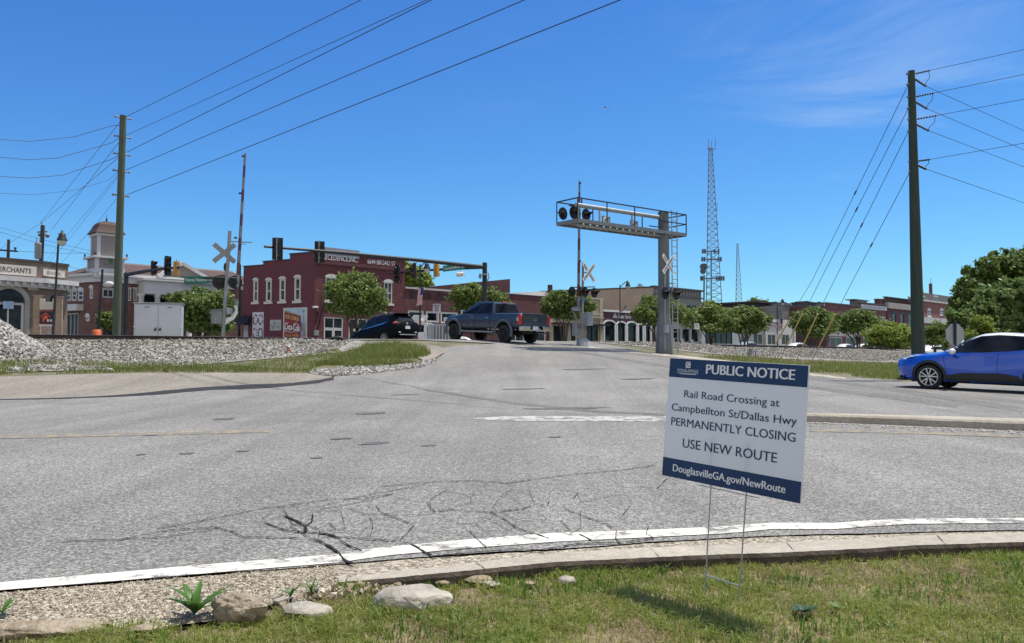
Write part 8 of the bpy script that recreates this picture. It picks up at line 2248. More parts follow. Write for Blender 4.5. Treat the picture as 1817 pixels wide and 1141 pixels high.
def build_pickup():
    t = thing('pickup_truck', (0, 0, 0), 'dark blue crew-cab pickup truck driving up over the rail crossing', 'pickup truck')
    pb = paint_mat('slate_blue_paint', (0.032, 0.047, 0.076), .3, .2, .4); fl_ = M('flare_grey_blue', (.075, .095, .13), .5, 0, .08, 3)
    r = .425; W0, W1 = 1.85, -1.85
    Bd = Loft(-2.93, 2.86, dict(
        zb=[(-2.93, .72), (-2.4, .66), (2.4, .60), (2.86, .70)],
        ws=[(-2.93, .93), (2.0, .94), (2.5, .88), (2.86, .70)],
        wm=[(-2.93, .965), (-1.8, 1.0), (1.9, 1.0), (2.4, .96), (2.7, .86), (2.86, .72)],
        zm=[(-3, .98), (3, .95)],
        wb=[(-2.93, .945), (-1, .955), (1.9, .955), (2.4, .91), (2.7, .80), (2.86, .66)],
        zl=[(-2.93, 1.36), (-1.2, 1.36), (-1.0, 1.32), (1.2, 1.30), (1.6, 1.22), (2.4, 1.16), (2.7, 1.08), (2.86, .98)],
        wr=[(-2.93, .88), (1.0, .88), (2.4, .80), (2.86, .55)],
        zr=[(-2.93, 1.41), (-1.25, 1.41), (-1.1, 1.38), (1.1, 1.38), (1.5, 1.32), (2.4, 1.25), (2.7, 1.16), (2.86, 1.04)]), dx=.04, sm=.05)
    Bd.body('body', [pb, fl_, MAT_INT], lambda x, y, z: 1 if (z < .80 and abs(x) < 1.6) else 0, t, [(W0, r + .05, .52), (W1, r + .05, .52)])
    side, end = cab(t, -1.08, 1.42, .92, .90, 1.34, 1.30, -.86, .42, .72, .70, 1.93, 1.92, pb)
    side('front_window', [(.53, .07), (.93, .07), (.80, .50), (.575, .90), (.53, .90)], MAT_CARGLASS)
    side('rear_window', [(.07, .10), (.49, .07), (.49, .90), (.10, .90)], MAT_CARGLASS)
    end('back_glass', 'r', [(.05, .10), (.95, .10), (.93, .84), (.07, .84)], MAT_CARGLASS)
    end('windscreen', 'f', [(.05, .06), (.95, .06), (.94, .92), (.06, .92)], MAT_CARGLASS)
    mb = MB(); mb.box((-.90, 0, 1.945), (.05, .34, .045)); mb.build('brake_lamp', M('lit_brake_lamp', (.75, .05, .03), .3, 0, .1, 3), t, world=False, bevel=.01)
    # fender flares
    for s in (1, -1):
        for ax in (W0, W1):
            mb = MB(); n = 20; vs = []
            for i in range(n + 1):
                a = math.pi * (-.10 + 1.20 * i / n)
                for rr, yy in ((.52, 1.0), (.53, 1.045), (.62, 1.035), (.64, .985)): vs.append((ax + math.cos(a) * rr, s * yy, r + .05 + math.sin(a) * rr))
            mb.add(vs, [(i * 4 + k, i * 4 + k + 1, (i + 1) * 4 + k + 1, (i + 1) * 4 + k) for i in range(n) for k in range(3)], 0, True); mb.build('fender_flare', fl_, t, world=False)
            wheel(t, (ax, s * .84, r), r, .29, s, 6, MAT_BLACK, MAT_PLASTIC, .62)
        mb = MB(); mb.tube([(1.25, s * .99, .50), (1.1, s * 1.02, .48), (-1.0, s * 1.02, .48), (-1.15, s * .99, .50)], .04, 8); mb.build('running_board', MAT_ALU, t, world=False)
        mb = MB(); mb.box((1.02, s * 1.10, 1.40), (.14, .22, .20)); mb.build('wing_mirror', MAT_CHROME, t, world=False, bevel=.04)
        for x in (.42, -.62): mb = MB(); mb.box((x, s * .985, 1.17), (.22, .04, .045)); mb.build('door_handle', MAT_CHROME, t, world=False, bevel=.012)
        # tail lamps wrap the corner
        mb = MB(); mb.box((-2.87, s * .90, 1.10), (.20, .17, .44)); lp = mb.build('tail_lamp', MAT_TAIL, t, world=False, bevel=.03)
        mb = MB(); mb.box((-2.80, s * .985, 1.12), (.10, .03, .16)); mb.build('reverse_lens', MAT_HEAD, lp, world=False, bevel=.01)
        mb = MB(); mb.box((2.68, s * .80, 1.03), (.22, .22, .18)); mb.build('headlight', MAT_HEAD, t, world=False, bevel=.03)
        # rear bumper corner
    mb = MB(); mb.box((-2.955, 0, 1.08), (.05, 1.58, .56)); tg = mb.build('tailgate', pb, t, world=False, bevel=.02)
    mb = MB(); mb.box((-2.96, 0, 1.375), (.07, 1.60, .04)); mb.box((-2.99, 0, 1.29), (.02, 1.3, .02)); mb.build('tailgate_cap', MAT_PLASTIC, tg, world=False, bevel=.01)
    mb = MB(); n = 18
    for rx, rz in ((.11, .075), (.05, .075)):
        ring = [(-2.984, math.cos(2 * math.pi * k / n) * q * rx, 1.13 + math.sin(2 * math.pi * k / n) * q * rz) for q in (1, .78) for k in range(n)]
        mb.add(ring, [(k, (k + 1) % n, (k + 1) % n + n, k + n) for k in range(n)])
    mb.build('emblem', MAT_CHROME, tg, world=False)
    mb = MB()
    for s in (1, -1):
        mb.box((-3.02, s * .70, .70), (.22, .58, .22))
    mb.box((-3.0, 0, .62), (.16, .9, .08)); mb.build('rear_bumper', MAT_CHROME, t, world=False, bevel=.03)
    mb = MB(); mb.box((-3.01, 0, .72), (.04, .34, .17)); mb.build('number_plate', MAT_PLATE, t, world=False, bevel=.005)
    mb = MB(); mb.box((-3.05, 0, .50), (.26, .10, .08)); mb.ball((-3.18, 0, .56), (.035, .035, .035), 8); mb.build('tow_hitch', MAT_PLASTIC, t, world=False)
    mb = MB(); mb.tube([(-1.5, -.55, .55), (-2.6, -.62, .52), (-2.98, -.66, .50)], .045, 8); mb.build('exhaust_pipe', MAT_CHROME, t, world=False)
    mb = MB(); mb.tube([(W1, -.8, r), (W1, .8, r)], .06, 8); mb.ball((W1, 0, r), .16, 10); mb.box((0, 0, .52), (5.0, .7, .16)); mb.build('chassis', MAT_PLASTIC, t, world=False)
    for s in (1, -1):
        mb = MB()
        for x, z0, z1 in ((1.36, .70, 1.30), (.28, .66, 1.34), (-.86, .74, 1.34)): mb.box((x, s * .992, (z0 + z1) / 2), (.012, .012, z1 - z0))
        mb.build('door_gap', MAT_PLASTIC, t, world=False)
    mb = MB(); mb.prism([(.95, .998, .86), (.60, .998, .80), (1.5, .998, .845)], (0, .004, 0)); mb.build('badge', MAT_CHROME, t, world=False)
    set_on_road(t, (W1, .9, 0), ground(894.5, 608), (-.685, .728, 0), (W0, W1))
build_pickup()

# ---- dark SUV dipping down the far side
def build_suv():
    t = thing('dark_suv', (0, 0, 0), 'very dark blue sport utility vehicle nosing down the far side of the crossing', 'car')
    pb = M('midnight_paint', (0.003, 0.0035, 0.006), .4, 0, .1, 1.2, spec=.10)
    r = .36; W0, W1 = 1.35, -1.35
    Bd = Loft(-2.30, 2.35, dict(
        zb=[(-2.3, .50), (-2.0, .32), (2.0, .26), (2.35, .36)],
        ws=[(-2.3, .70), (-2.0, .86), (1.9, .86), (2.35, .5)],
        wm=[(-2.3, .78), (-2.0, .89), (-1.3, .92), (1.4, .92), (2.0, .82), (2.35, .5)],
        zm=[(-3, .72), (3, .66)],
        wb=[(-2.3, .74), (-2.0, .83), (0, .86), (1.4, .84), (2.0, .72), (2.35, .4)],
        zl=[(-2.3, 1.08), (-1.5, 1.10), (0, 1.02), (1.1, .98), (1.8, .88), (2.35, .66)],
        wr=[(-2.3, .46), (-1.9, .56), (-1, .62), (.3, .62), (1.2, .66), (2.0, .5), (2.35, .25)],
        zr=[(-2.3, 1.20), (-2.14, 1.36), (-1.98, 1.56), (-1.75, 1.66), (-.8, 1.71), (0, 1.70), (.4, 1.62), (1.15, 1.10), (1.6, 1.02), (2.1, .90), (2.35, .70)]), dx=.035, sm=.05)
    Bd.body('body', [pb, MAT_PLASTIC, MAT_INT], lambda x, y, z: 1 if z < .36 else 0, t, [(W0, r + .02, .42), (W1, r + .02, .42)])
    Bd.side_patch('side_window', [(.98, 1.06), (.45, 1.44), (.2, 1.56), (-.5, 1.615), (-1.3, 1.58), (-1.55, 1.50), (-1.72, 1.30), (-1.2, 1.16), (0, 1.10)], MAT_CARGLASS, t)
    Bd.side_patch('chrome_strip', [(.98, 1.045), (-1.72, 1.27), (-1.75, 1.29), (-1.2, 1.15), (0, 1.085)], MAT_CHROME, t, off=.009, grid=.03)
    mb = MB(); mb.add([(-2.29, .52, 1.20), (-2.29, -.52, 1.20), (-2.08, -.47, 1.48), (-2.08, .47, 1.48)], [(0, 1, 2, 3)]); mb.build('rear_window', MAT_CARGLASS, t, world=False)
    mb = MB(); mb.box((-1.98, 0, 1.635), (.42, 1.1, .03)); mb.build('spoiler', pb, t, world=False, bevel=.01)
    for s in (1, -1):
        mb = MB(); mb.ball((-2.16, s * .70, 1.10), (.13, .16, .085), 12); mb.build('tail_lamp', MAT_TAIL, t, world=False)
        mb = MB(); mb.tube([(-1.75, s * .52, 1.70), (-1.5, s * .55, 1.75), (.0, s * .56, 1.77), (.2, s * .54, 1.73)], .018, 6); mb.build('roof_rail', MAT_CHROME, t, world=False)
        mb = MB(); mb.box((.85, s * 1.0, 1.12), (.12, .2, .15)); mb.build('wing_mirror', pb, t, world=False, bevel=.03)
        for x in (W0, W1): wheel(t, (x, s * .80, r), r, .23, s, 5, MAT_RIMS, MAT_PLASTIC, .70)
        mb = MB(); mb.box((-2.30, s * .55, .60), (.04, .14, .06)); mb.build('reflector', MAT_HEAD, t, world=False, bevel=.01)
    mb = MB(); mb.box((-2.325, 0, .86), (.02, .32, .16)); mb.build('number_plate', MAT_PLATE, t, world=False)
    mb = MB(); mb.ball((-2.315, 0, 1.07), (.02, .07, .06), 10); mb.build('emblem', MAT_CHROME, t, world=False)
    mb = MB(); mb.box((-2.30, 0, .47), (.05, 1.1, .05)); mb.build('bumper_trim', MAT_ALU, t, world=False, bevel=.01)
    G = at(741, 607, 47.5); 
    yaw = math.atan2(.69, -.72)
    t.rotation_euler = (0, R(5.5), yaw)
    Rm = Matrix.Rotation(yaw, 4, 'Z') @ Matrix.Rotation(R(5.5), 4, 'Y')
    # rear plate centre seen at (726, 581)
    t.location = at(723.5, 581, 44.0) - (Rm @ Vector((-2.325, 0, .86)))
build_suv()

# ---- white flat-bed truck with a roof fairing, behind the SUV
def build_white_truck():
    D = 60.0
    o = at(760, 600, D); o.z = ZG
    t = thing('flatbed_truck', o, 'white work truck with tilted roof fairing and ribbed bed, half hidden behind the SUV', 'truck')
    wp = paint_mat('white_truck_paint', (.72, .73, .74), .3); gb = M('pale_blue_grey_steel', (.42, .47, .51), .5, .1, .1, 1)
    q = lambda px, py, d=0.0: at(px, py, D + d)
    yv = Vector((0.1, 1, 0)) * 2.0
    mb = MB(); mb.prism([q(732, 572), q(757, 572), q(758.5, 603), q(744, 603), q(741, 590), q(752, 589), q(752.5, 577), q(741, 576)], yv); mb.build('cab', wp, t)
    mb = MB(); mb.prism([q(741, 576.2, .3), q(752.4, 577, .3), q(752, 589, .3), q(741, 590, .3)], yv * .6); mb.build('door_window', MAT_CARGLASS, t)
    mb = MB(); mb.prism([q(741, 590.5, -.1), q(744, 589, -.1), q(752.5, 589.5, -.1), q(753, 605, -.1), q(742, 605, -.1)], yv * .5); mb.build('hood', wp, t, bevel=.04)
    mb = MB(); mb.prism([q(734, 559.5), q(751.5, 558.5), q(751, 560.5), q(744, 570), q(729, 568.5), q(727.5, 566.5)], yv * .9); mb.build('roof_fairing', wp, t, bevel=.03)
    mb = MB(); mb.prism([q(758.7, 574), q(767, 574.5), q(767, 604), q(758.7, 604)], yv); mb.build('headboard', gb, t, bevel=.02)
    mb = MB(); mb.prism([q(767.2, 577.5), q(802, 576.5), q(802, 604), q(767.2, 604)], yv); bd = mb.build('bed', M('weathered_galvanised', (.27, .26, .28), .6, .2, .2, 2), t)
    mb = MB()
    for x in np.arange(768.5, 802, 5.6): mb.bar(q(x, 577.5, -.06), q(x, 604, -.06), .09, .10)
    mb.bar(q(767.2, 577, -.08), q(802, 576, -.08), .08, .10); mb.build('ribs', gb, bd)['kind'] = 'stuff'
    mb = MB(); mb.box(q(747, 581, -.15), (.22, .1, .34)); mb.build('wing_mirror', MAT_PLASTIC, t, bevel=.03)
    mb = MB()
    for x in (746, 780): c = q(x, 604, .2); c.z = ZG + .42; mb.lathe(c, (0, -1, 0), [(-.12, .42), (.12, .42)], 20)
    for x in (747, 782):
        mb = MB(); c = q(x, 604, .1); c.z = ZG + .42; mb.lathe(c, (0, -1, 0), [(-.14, .42), (.14, .42), (.14, .2)], 20); mb.build('wheel', MAT_TYRE, t)
build_white_truck()

# ---- small cars glimpsed over the rail
def make_sedan(label, px, D, heading, col, zroof_py=None, hatch=False):
    o = at(px, 620, D); o.z = ZG
    t = thing('street_car', o, label, 'car', 'cars on the town street')
    wp = paint_mat('street_car_paint', col, .3)
    L = Loft(-2.2, 2.2, dict(zb=[(-2.2, .4), (-1.8, .24), (1.8, .24), (2.2, .36)], ws=[(-2.2, .6), (-1.8, .82), (1.8, .8), (2.2, .5)], wm=[(-2.2, .66), (-1.8, .87), (1.6, .87), (2.2, .52)], zm=[(-3, .62), (3, .6)], wb=[(-2.2, .6), (-1.8, .8), (1.6, .8), (2.2, .45)],
        zl=[(-2.2, .92), (-1, .95), (1.0, .92), (2.2, .66)], wr=[(-2.2, .5), (-1.2, .56), (.3, .57), (1.2, .62), (2.2, .3)],
        zr=[(-2.2, .98), (-1.75, 1.06), (-1.0, 1.40), (-.3, 1.46), (.2, 1.42), (1.0, 1.02), (1.8, .88), (2.2, .70)]), dx=.06, sm=.07, nt=24)
    L.body('body', [wp, MAT_PLASTIC, MAT_INT], lambda x, y, z: 1 if z < .28 else 0, t, [(1.3, .32, .36), (-1.3, .32, .36)])
    L.side_patch('side_window', [(.85, .98), (.25, 1.30), (-.3, 1.375), (-.9, 1.34), (-1.35, 1.08), (-1.0, 1.0)], MAT_CARGLASS, t, grid=.12)
    L.top_patch('windscreen', [(.28, -.48), (.95, -.58), (.95, .58), (.28, .48)], MAT_CARGLASS, t, grid=.12)
    L.top_patch('rear_window', [(-.95, -.46), (-1.6, -.5), (-1.6, .5), (-.95, .46)], MAT_CARGLASS, t, grid=.12)
    for s in (1, -1):
        for x in (1.3, -1.3): wheel(t, (x, s * .76, .32), .32, .2, s, 5, MAT_RIMS, MAT_PLASTIC, .7)
        mb = MB(); mb.box((2.02, s * .55, .68), (.2, .28, .12)); mb.build('headlight', MAT_HEAD, t, world=False, bevel=.03)
        mb = MB(); mb.box((-2.08, s * .58, .82), (.2, .26, .13)); mb.build('tail_lamp', MAT_TAIL, t, world=False, bevel=.03)
    h = Vector(heading); t.rotation_euler = (0, 0, math.atan2(h.y, h.x))
    if zroof_py: t.location.z = at(px, zroof_py, D).z - 1.46
    return t
make_sedan('white saloon car seen under the pickup, beyond the crossing', 803, 62, (-.95, -.1, 0), (.72, .73, .74), 596.5)
make_sedan('pale blue-grey car in front of the dark-windowed shop', 1330, 97, (.8, .6, 0), (.36, .42, .48), 606)
make_sedan('white car between the yellow guards of the guy wires', 1418, 106, (.85, .5, 0), (.74, .75, .75), 608)
make_sedan('white low car left of the pale green bush, showing only its roof', 1502, 118, (.8, .6, 0), (.7, .71, .72), 610)
make_sedan('long white car directly left of the pale green bush', 1537, 114, (.97, .2, 0), (.74, .74, .72), 610)
make_sedan('white car peeping out right of the greenish pole', 1664, 75, (.97, .2, 0), (.74, .75, .75), 611.5)
# ------------------------------------------------------------------ trees, shrubs, stones and weeds
LEAF_MYRTLE = leaf_mat('myrtle_leaf', (0.07, 0.115, 0.03), (0.165, 0.235, 0.055), (0.36, 0.39, 0.14), .45)
LEAF_DARK = leaf_mat('dark_leaf', (0.06, 0.105, 0.03), (0.15, 0.225, 0.055), (0.31, 0.37, 0.12), .45)
LEAF_LIGHT = leaf_mat('light_leaf', (0.12, 0.17, 0.025), (0.25, 0.33, 0.055), (0.45, 0.48, 0.14), .48)
LEAF_BIG = leaf_mat('broad_leaf', (0.07, 0.125, 0.04), (0.165, 0.25, 0.075), (0.34, 0.40, 0.17), .45)
MAT_BARK = M('bark', (.085, .068, .055), .9, 0, .3, 5, bump=.5)

def leaf_cloud(lobes, n, size, up_bias=.3, shell=.5, ratio=.55):
    """lobes: (centre, (rx, ry, rz)); leaves fill the outer part of uneven lobes"""
    vol = np.array([l[1][0] * l[1][1] * l[1][2] for l in lobes]) ** .72; cnt = np.maximum(30, (n * 1.6 * vol / vol.sum()).astype(int))
    allV = []
    for (c, r), k in zip(lobes, cnt):
        d = RNG.normal(size=(k, 3)); d /= np.linalg.norm(d, axis=1, keepdims=True)
        # lumpy, twiggy outline
        ph = RNG.uniform(0, 6.28, 6)
        lump = 1 + .24 * np.sin(4 * d[:, 0] + ph[0]) * np.sin(5 * d[:, 2] + ph[1]) + .17 * np.sin(9 * d[:, 1] + ph[2]) * np.sin(8 * d[:, 2] + ph[3])
        rad = (shell + (1 - shell) * RNG.uniform(0, 1, k) ** .5) * lump
        rad *= np.where(RNG.uniform(0, 1, k) < .12, RNG.uniform(1.05, 1.32, k), 1)
        P = np.array(c)[None] + d * rad[:, None] * np.array(r)[None]
        # gaps: thin out where a coarse noise is low
        g = vnoise(P[:, 0] * 1.0 + P[:, 2] * .7, P[:, 1] + P[:, 2] * .9, 1.6 / max(.5, r[0] * .55), 77)
        keep = g > .33
        P, d = P[keep], d[keep]; k = len(P)
        nrm = d * .6 + RNG.normal(size=(k, 3)) * .75; nrm[:, 2] += up_bias; nrm /= np.linalg.norm(nrm, axis=1, keepdims=True)
        t = np.cross(nrm, RNG.normal(size=(k, 3))); t /= np.linalg.norm(t, axis=1, keepdims=True); b = np.cross(nrm, t)
        s = size * .86 * RNG.uniform(.55, 1.4, (k, 1))
        V = np.stack([P - t * s, P + b * s * ratio, P + t * s, P - b * s * ratio], 1)
        V[:, 1] += nrm * s * .12; V[:, 3] += nrm * s * .12
        allV.append(V)
    V = np.concatenate(allV); m = len(V)
    return V.reshape(-1, 3), np.arange(m * 4).reshape(m, 4)

def tree(name, label, cat, px_b, D, lobes_px, n, size, mat, zg=ZG, stems=4, tr=.10, group=None, spread=.55, shell=.5, ground_pt=None, depth=1.0):
    """lobes in pixels (px, py, rx, ry)"""
    b = ground_pt if ground_pt is not None else at(px_b, 600, D)
    if ground_pt is None: b.z = zg
    t = thing(name, b, label, cat, group)
    lobes = []
    for i, (x, y, rx, ry) in enumerate(lobes_px):
        k = D / F_PX; dd = random.uniform(-1, 1) * rx * k * spread
        c = at(x, y, D + dd); lobes.append((np.array(c), (rx * k, (rx + ry) / 2 * k * depth, ry * k)))
    main = list(lobes)
    if len(main) > 2:                            # ragged twig clusters standing out of the main mass
        for c_, r_ in main:
            for _ in range(4):
                a, el = random.uniform(0, 6.28), random.uniform(-.5, 1.1); f = random.uniform(.28, .46)
                lobes.append((c_ + np.array([math.cos(a) * math.cos(el) * r_[0], math.sin(a) * math.cos(el) * r_[1], math.sin(el) * r_[2]]) * random.uniform(.8, 1.02), tuple(v * f for v in r_)))
    mb = MB()
    order = sorted(range(len(main)), key=lambda i: -lobes[i][1][0])[:max(stems, 1) + 2]
    low = min(l[0][2] - l[1][2] for l in lobes)
    for j, i in enumerate(order):
        c = Vector(lobes[i][0]); off = Vector((random.uniform(-1, 1), random.uniform(-1, 1), 0)) * tr * (1.6 if stems > 1 else .2)
        p0 = b + off - UP * .1; p1 = b + off * 2 + (c - b) * Vector((.18, .18, 1)).length * 0 + Vector(((c.x - b.x) * .22, (c.y - b.y) * .22, max(.4, (low - b.z)) * .8)); p2 = p1.lerp(c, .6)
        mb.tube([p0, p0.lerp(p1, .5) + Vector((random.uniform(-.05, .05), 0, 0)), p1, p2, c], [tr, tr * .85, tr * .7, tr * .4, tr * .12], 7)
        for q in range(3):
            e = c + Vector((random.uniform(-.7, .7) * lobes[i][1][0], random.uniform(-.7, .7) * lobes[i][1][1], random.uniform(-.1, .7) * lobes[i][1][2]))
            mb.tube([p2, p2.lerp(e, .5) + UP * .1, e], [tr * .35, tr * .22, tr * .06], 5, caps=False)
    mb.build('trunk', MAT_BARK, t, fixn=False)
    V, Fq = leaf_cloud(lobes, n, size, shell=shell)
    link_mesh('crown', np_mesh('crown', V, Fq, mat), t)
    return t

SM = 'street trees along the shops'
tree('street_tree', 'round crape myrtle covering the front of the maroon building', 'tree', 627, 57, [(627, 522, 42, 34), (600, 520, 26, 22), (655, 528, 28, 24), (625, 498, 26, 15), (645, 510, 26, 20), (612, 545, 30, 16), (648, 548, 32, 15), (672, 542, 14, 12), (590, 510, 14, 8)], 9000, .13, LEAF_MYRTLE, group=SM, tr=.09)
tree('street_tree', 'crape myrtle whose crown rises behind the cab of the pickup', 'tree', 840, 66, [(830, 522, 28, 16), (812, 528, 18, 12), (850, 535, 30, 18), (880, 532, 22, 14), (838, 512, 20, 9), (868, 522, 18, 12), (898, 540, 10, 8), (822, 545, 22, 12)], 6500, .14, LEAF_MYRTLE, group=SM, tr=.09)
tree('street_tree', 'crape myrtle between the pickup and the near crossing mast', 'tree', 1000, 70, [(997, 535, 32, 17), (975, 545, 18, 12), (1022, 540, 24, 16), (1000, 523, 22, 8), (985, 555, 18, 10), (1012, 558, 22, 10), (1042, 545, 14, 14)], 6500, .14, LEAF_MYRTLE, group=SM, tr=.09)
tree('street_tree', 'crape myrtle in front of the tan block behind the cantilever post', 'tree', 1165, 78, [(1160, 545, 28, 18), (1140, 554, 18, 14), (1188, 550, 26, 18), (1212, 560, 20, 15), (1165, 566, 34, 13), (1150, 533, 12, 8), (1192, 535, 12, 8)], 5200, .16, LEAF_MYRTLE, group=SM, tr=.09)
tree('street_tree', 'crape myrtle right of the cantilever, beside the small white sign', 'tree', 1262, 84, [(1258, 562, 32, 20), (1234, 568, 20, 16), (1286, 566, 26, 18), (1255, 548, 20, 9), (1268, 582, 34, 9)], 5200, .17, LEAF_MYRTLE, group=SM, tr=.09)
tree('street_tree', 'crape myrtle directly left of the white shop front', 'tree', 1322, 90, [(1322, 564, 30, 18), (1302, 570, 20, 15), (1344, 570, 20, 16), (1325, 550, 20, 8), (1328, 584, 30, 9)], 5200, .18, LEAF_MYRTLE, group=SM, tr=.10)
tree('street_tree', 'dark street tree behind the yellow guy-wire guards', 'tree', 1440, 100, [(1440, 566, 30, 18), (1420, 574, 18, 16), (1464, 574, 20, 17), (1442, 553, 20, 8), (1445, 588, 30, 12)], 5200, .19, LEAF_DARK, group=SM, tr=.12)
tree('street_tree', 'dark street tree right of the guy-wire guards', 'tree', 1522, 104, [(1520, 566, 34, 16), (1494, 572, 22, 15), (1546, 571, 18, 13), (1525, 555, 20, 6), (1512, 582, 32, 10), (1478, 568, 14, 12)], 5200, .19, LEAF_DARK, group=SM, tr=.12)
tree('leafy_bush', 'broad pale green bush beyond the rail, left of the right pole', 'bush', 1582, 84, [(1580, 594, 34, 20), (1555, 598, 20, 18), (1605, 597, 20, 18), (1572, 581, 18, 10), (1595, 584, 16, 10), (1617, 602, 12, 14), (1580, 606, 38, 12)], 11000, .15, LEAF_LIGHT, stems=2, tr=.06)
tree('leafy_bush', 'smaller green bush directly right of the right pole', 'bush', 1662, 70, [(1662, 586, 18, 14), (1648, 594, 12, 12), (1674, 596, 12, 12), (1660, 602, 18, 10)], 4200, .14, LEAF_MYRTLE, stems=2, tr=.05)
tree('street_tree', 'large shady tree between the equipment cabinet and the far crossing mast', 'tree', 362, 55, [(362, 545, 36, 26), (338, 548, 22, 20), (390, 540, 26, 24), (360, 522, 26, 12), (345, 572, 26, 18), (378, 575, 30, 18), (310, 532, 16, 10), (395, 570, 18, 22), (330, 528, 20, 10)], 9000, .14, LEAF_DARK, group=SM, tr=.12)
tree('street_tree', 'slim bright tree left of the maroon building behind the thin dark post', 'tree', 426, 84, [(425, 520, 9, 24), (428, 505, 7, 14), (424, 545, 9, 16)], 2600, .17, LEAF_LIGHT, group=SM, stems=1, tr=.1)
tree('street_tree', 'bushy tree showing low between the left pole and the brick tower', 'tree', 190, 63, [(188, 566, 14, 12), (196, 572, 10, 12), (180, 572, 8, 9)], 2200, .15, LEAF_MYRTLE, group=SM, tr=.06)
tree('background_tree', 'pale green tree rising behind the low brick shop beside the maroon building', 'tree', 735, 95, [(738, 492, 22, 20), (725, 482, 14, 18), (755, 502, 14, 8), (730, 505, 18, 10)], 3200, .22, LEAF_LIGHT, stems=1, tr=.16)
for k, (x, y, rx, ry, D) in enumerate([(1250, 545, 14, 8, 190), (1285, 547, 16, 5, 230), (1345, 541, 18, 11, 200), (1372, 545, 14, 6, 190), (1262, 541, 10, 6, 180)]):
    tree('background_tree', ['small tree crown under the foot of the tall radio mast', 'low line of trees between the two radio masts', 'bushy tree crown left of the dark upper storey', 'low tree crown behind the dark upper storey', 'pale tree crown just left of the tall radio mast cables'][k], 'tree', x, D, [(x, y, rx, ry), (x - rx * .6, y + 2, rx * .5, ry * .8), (x + rx * .6, y + 2, rx * .5, ry * .8)], 1500, .42, LEAF_MYRTLE if k != 4 else LEAF_LIGHT, stems=1, tr=.2)
g = at(1775, 640, 40); g.z = tz(g.x, g.y)
tree('broadleaf_tree', 'big dark tree filling the right edge above the blue car', 'tree', 1775, 40, [(1790, 500, 52, 44), (1745, 505, 34, 28), (1720, 518, 24, 22), (1712, 500, 14, 9), (1765, 475, 26, 20), (1805, 470, 32, 24), (1835, 490, 50, 50), (1740, 545, 44, 34), (1700, 540, 16, 20), (1690, 556, 10, 10), (1785, 560, 50, 50), (1840, 560, 60, 50), (1760, 456, 9, 10), (1790, 452, 10, 8), (1720, 482, 12, 8)], 26000, .125, LEAF_DARK, stems=3, tr=.16, ground_pt=g, spread=.6, depth=.9)
g = at(1790, 640, 34); g.z = tz(g.x, g.y)
tree('broadleaf_tree', 'large-leaved lighter shrub-tree in front of the big dark tree at right', 'tree', 1790, 34, [(1770, 530, 34, 26), (1800, 520, 34, 30), (1745, 552, 30, 26), (1835, 530, 40, 40), (1790, 560, 40, 34), (1725, 580, 26, 24), (1700, 565, 16, 18), (1690, 560, 10, 8), (1835, 580, 40, 30), (1765, 585, 30, 22)], 15000, .13, LEAF_BIG, stems=3, tr=.10, ground_pt=g, spread=.5, depth=.8)
g = at(1740, 640, 30); g.z = tz(g.x, g.y)
tree('leafy_bush', 'feathery yellow-green bush behind the windscreen of the blue car', 'bush', 1740, 30, [(1740, 590, 20, 22), (1732, 572, 9, 12), (1750, 575, 9, 14), (1722, 598, 12, 12), (1755, 598, 12, 12)], 4500, .055, LEAF_LIGHT, stems=2, tr=.03, ground_pt=g)
g = at(1684, 640, 25.2); g.z = tz(g.x, g.y)
tree('leafy_bush', 'small sprig of leaves poking up in front of the blue car bonnet', 'bush', 1682, 25.2, [(1680, 610, 5, 8), (1676, 617, 5, 5)], 160, .05, LEAF_MYRTLE, stems=1, tr=.01, ground_pt=g)

# ---- stones along the curb
MAT_ROCK = M('limestone', (.29, .265, .22), .9, 0, .25, 9, col2=(.44, .41, .35), bump=.7, bscale=30)
MAT_CHUNK = M('broken_concrete', (.26, .21, .145), .95, 0, .3, 14, col2=(.38, .32, .24), bump=.9, bscale=45)
def rock(label, px, py, w, h, mat, squash=.7, seed=1, sink=.36, sub=3, rough=.22, name='field_stone'):
    g = ground(px, py + h * .5)
    k = g.y / F_PX; rng = np.random.default_rng(seed)
    bm = bmesh.new(); bmesh.ops.create_icosphere(bm, subdivisions=sub, radius=1.0)
    pl = [(Vector(rng.normal(size=3)).normalized(), rng.uniform(.55, .9)) for _ in range(9)]
    for v in bm.verts:
        d = v.co.normalized(); q = 1.0
        for n_, o_ in pl:
            s = d.dot(n_)
            if s * q > o_: q = o_ / s
        j = 1 + rough * .35 * (vnoise(np.array([d.x * 3 + seed]), np.array([d.y * 3 + d.z * 2.3]), 1.3, seed)[0] - .5)
        v.co = d * q * j
    W, H = w * k / 2 * 1.15, h * k
    for v in bm.verts: v.co = Vector((v.co.x * W, v.co.y * W * squash, v.co.z * H * .62))
    me = bpy.data.meshes.new(name); bm.to_mesh(me); bm.free(); me.materials.append(mat)
    for p in me.polygons: p.use_smooth = False
    o = link_mesh(name, me); o.location = g + UP * (H * (.5 - sink)) + Vector((0, W * squash * .4, 0)); o.rotation_euler = (0, 0, rng.uniform(-.3, .3))
    tag(o, label, 'stone', 'stones in the lawn edge')
rock('largest pale flat-topped stone lying in the lawn edge left of the middle', 735, 1052, 132, 44, MAT_ROCK, .6, 3)
rock('pale rounded stone between the weed plant and the largest stone', 541, 1079, 86, 26, MAT_ROCK, .6, 8)
rock('crumbling tan lump of broken concrete right of the leafy weed', 424, 1076, 104, 50, MAT_CHUNK, .6, 12, .28, 4, .6, 'concrete_lump')
rock('small flat tan stone above the largest stone', 775, 1029, 44, 14, MAT_CHUNK, .7, 21)
rock('tan stone right above the largest stone, near the curb', 848, 1026, 52, 14, MAT_CHUNK, .7, 23)
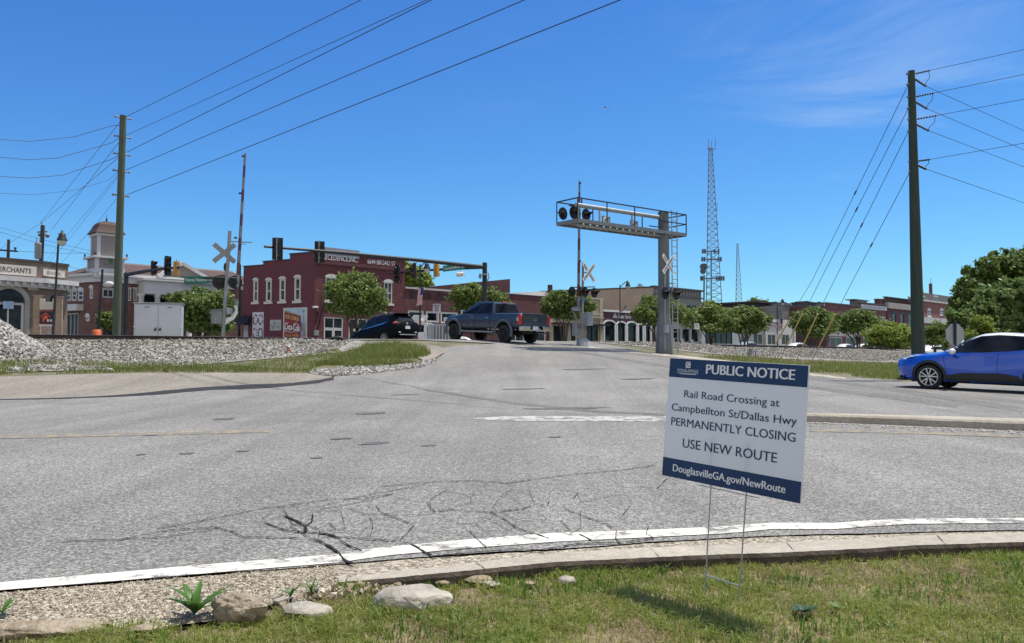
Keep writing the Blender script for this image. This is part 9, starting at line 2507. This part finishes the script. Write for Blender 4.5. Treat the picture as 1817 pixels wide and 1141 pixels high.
rock('small pale stone alone in the grass right of the other curb stones', 1008, 1027, 32, 14, MAT_ROCK, .8, 25)
rock('little tan stone in the grass beside the shadowed curb', 940, 1034, 24, 9, MAT_CHUNK, .8, 27)
rock('tan stone half sunk in grass below the curb', 872, 1035, 34, 9, MAT_ROCK, .8, 29)
rock('tan flat stone in the grass under the leafy weed', 255, 1112, 60, 14, MAT_CHUNK, .6, 31)
rock('broken slab of pale concrete at the lower left corner', 70, 1108, 200, 30, MAT_CHUNK, .35, 37, .45, 4, .5, 'concrete_slab')
rock('small grey stone lying among the gutter gravel left of the concrete lump', 500, 1062, 30, 14, MAT_ROCK, .8, 41)
scatter_stones('curb_rubble', P2([(470, 1085), (560, 1050), (650, 1035), (760, 1020), (900, 1010), (900, 1022), (780, 1036), (660, 1050), (560, 1066)]), 420, .006, .022, stone_mat('rubble', (.16, .12, .08), (.34, .28, .20), (.55, .50, .42)))

# ---- weeds
MAT_WEED = leaf_mat('weed_leaf', (.03, .085, .012), (.065, .155, .022), (.12, .23, .04), .3)
def weed(label, px, py, n, L, w, lift, mat=MAT_WEED):
    g = ground(px, py); t = thing('weed_plant', g, label, 'weed')
    for i in range(n):
        a = 2 * math.pi * i / n + random.uniform(-.4, .4); l = L * random.uniform(.6, 1.1); up = lift * random.uniform(.6, 1.3)
        d = Vector((math.cos(a), math.sin(a), 0)); s = Vector((-d.y, d.x, 0)); mb = MB(); vs = []
        m = 6
        for j in range(m + 1):
            u = j / m; c = g + d * l * u * math.cos(up * (1 - .35 * u)) + UP * (l * math.sin(up) * u * (1 - .35 * u) + .01); ww = w * math.sin(math.pi * (u * .92 + .05)) ** .8
            vs += [c - s * ww + UP * ww * .35, c, c + s * ww + UP * ww * .35]
        mb.add(vs, [(j * 3 + k, j * 3 + k + 1, j * 3 + k + 4, j * 3 + k + 3) for j in range(m) for k in range(2)], 0, True)
        mb.build('leaf', mat, t, fixn=False)
weed('bright leafy weed standing in the gutter gravel at lower left', 345, 1094, 17, .17, .017, 1.1)
weed('small upright weed left of the rounded pale stone', 516, 1062, 7, .08, .008, 1.2)
weed('thin grassy weed above the rounded pale stone', 552, 1058, 9, .10, .005, 1.25)
weed('flat dark-leaved weed in the lawn below the notice board', 1424, 1088, 11, .075, .018, .35, leaf_mat('dark_weed_leaf', (.012, .04, .014), (.03, .075, .025), (.10, .16, .09), .2))
weed('tiny dark weed right of the flat dark-leaved weed', 1484, 1083, 8, .05, .012, .5, LEAF_DARK)
weed('dark weed cut by the lower left edge', 4, 1092, 7, .09, .012, .8)
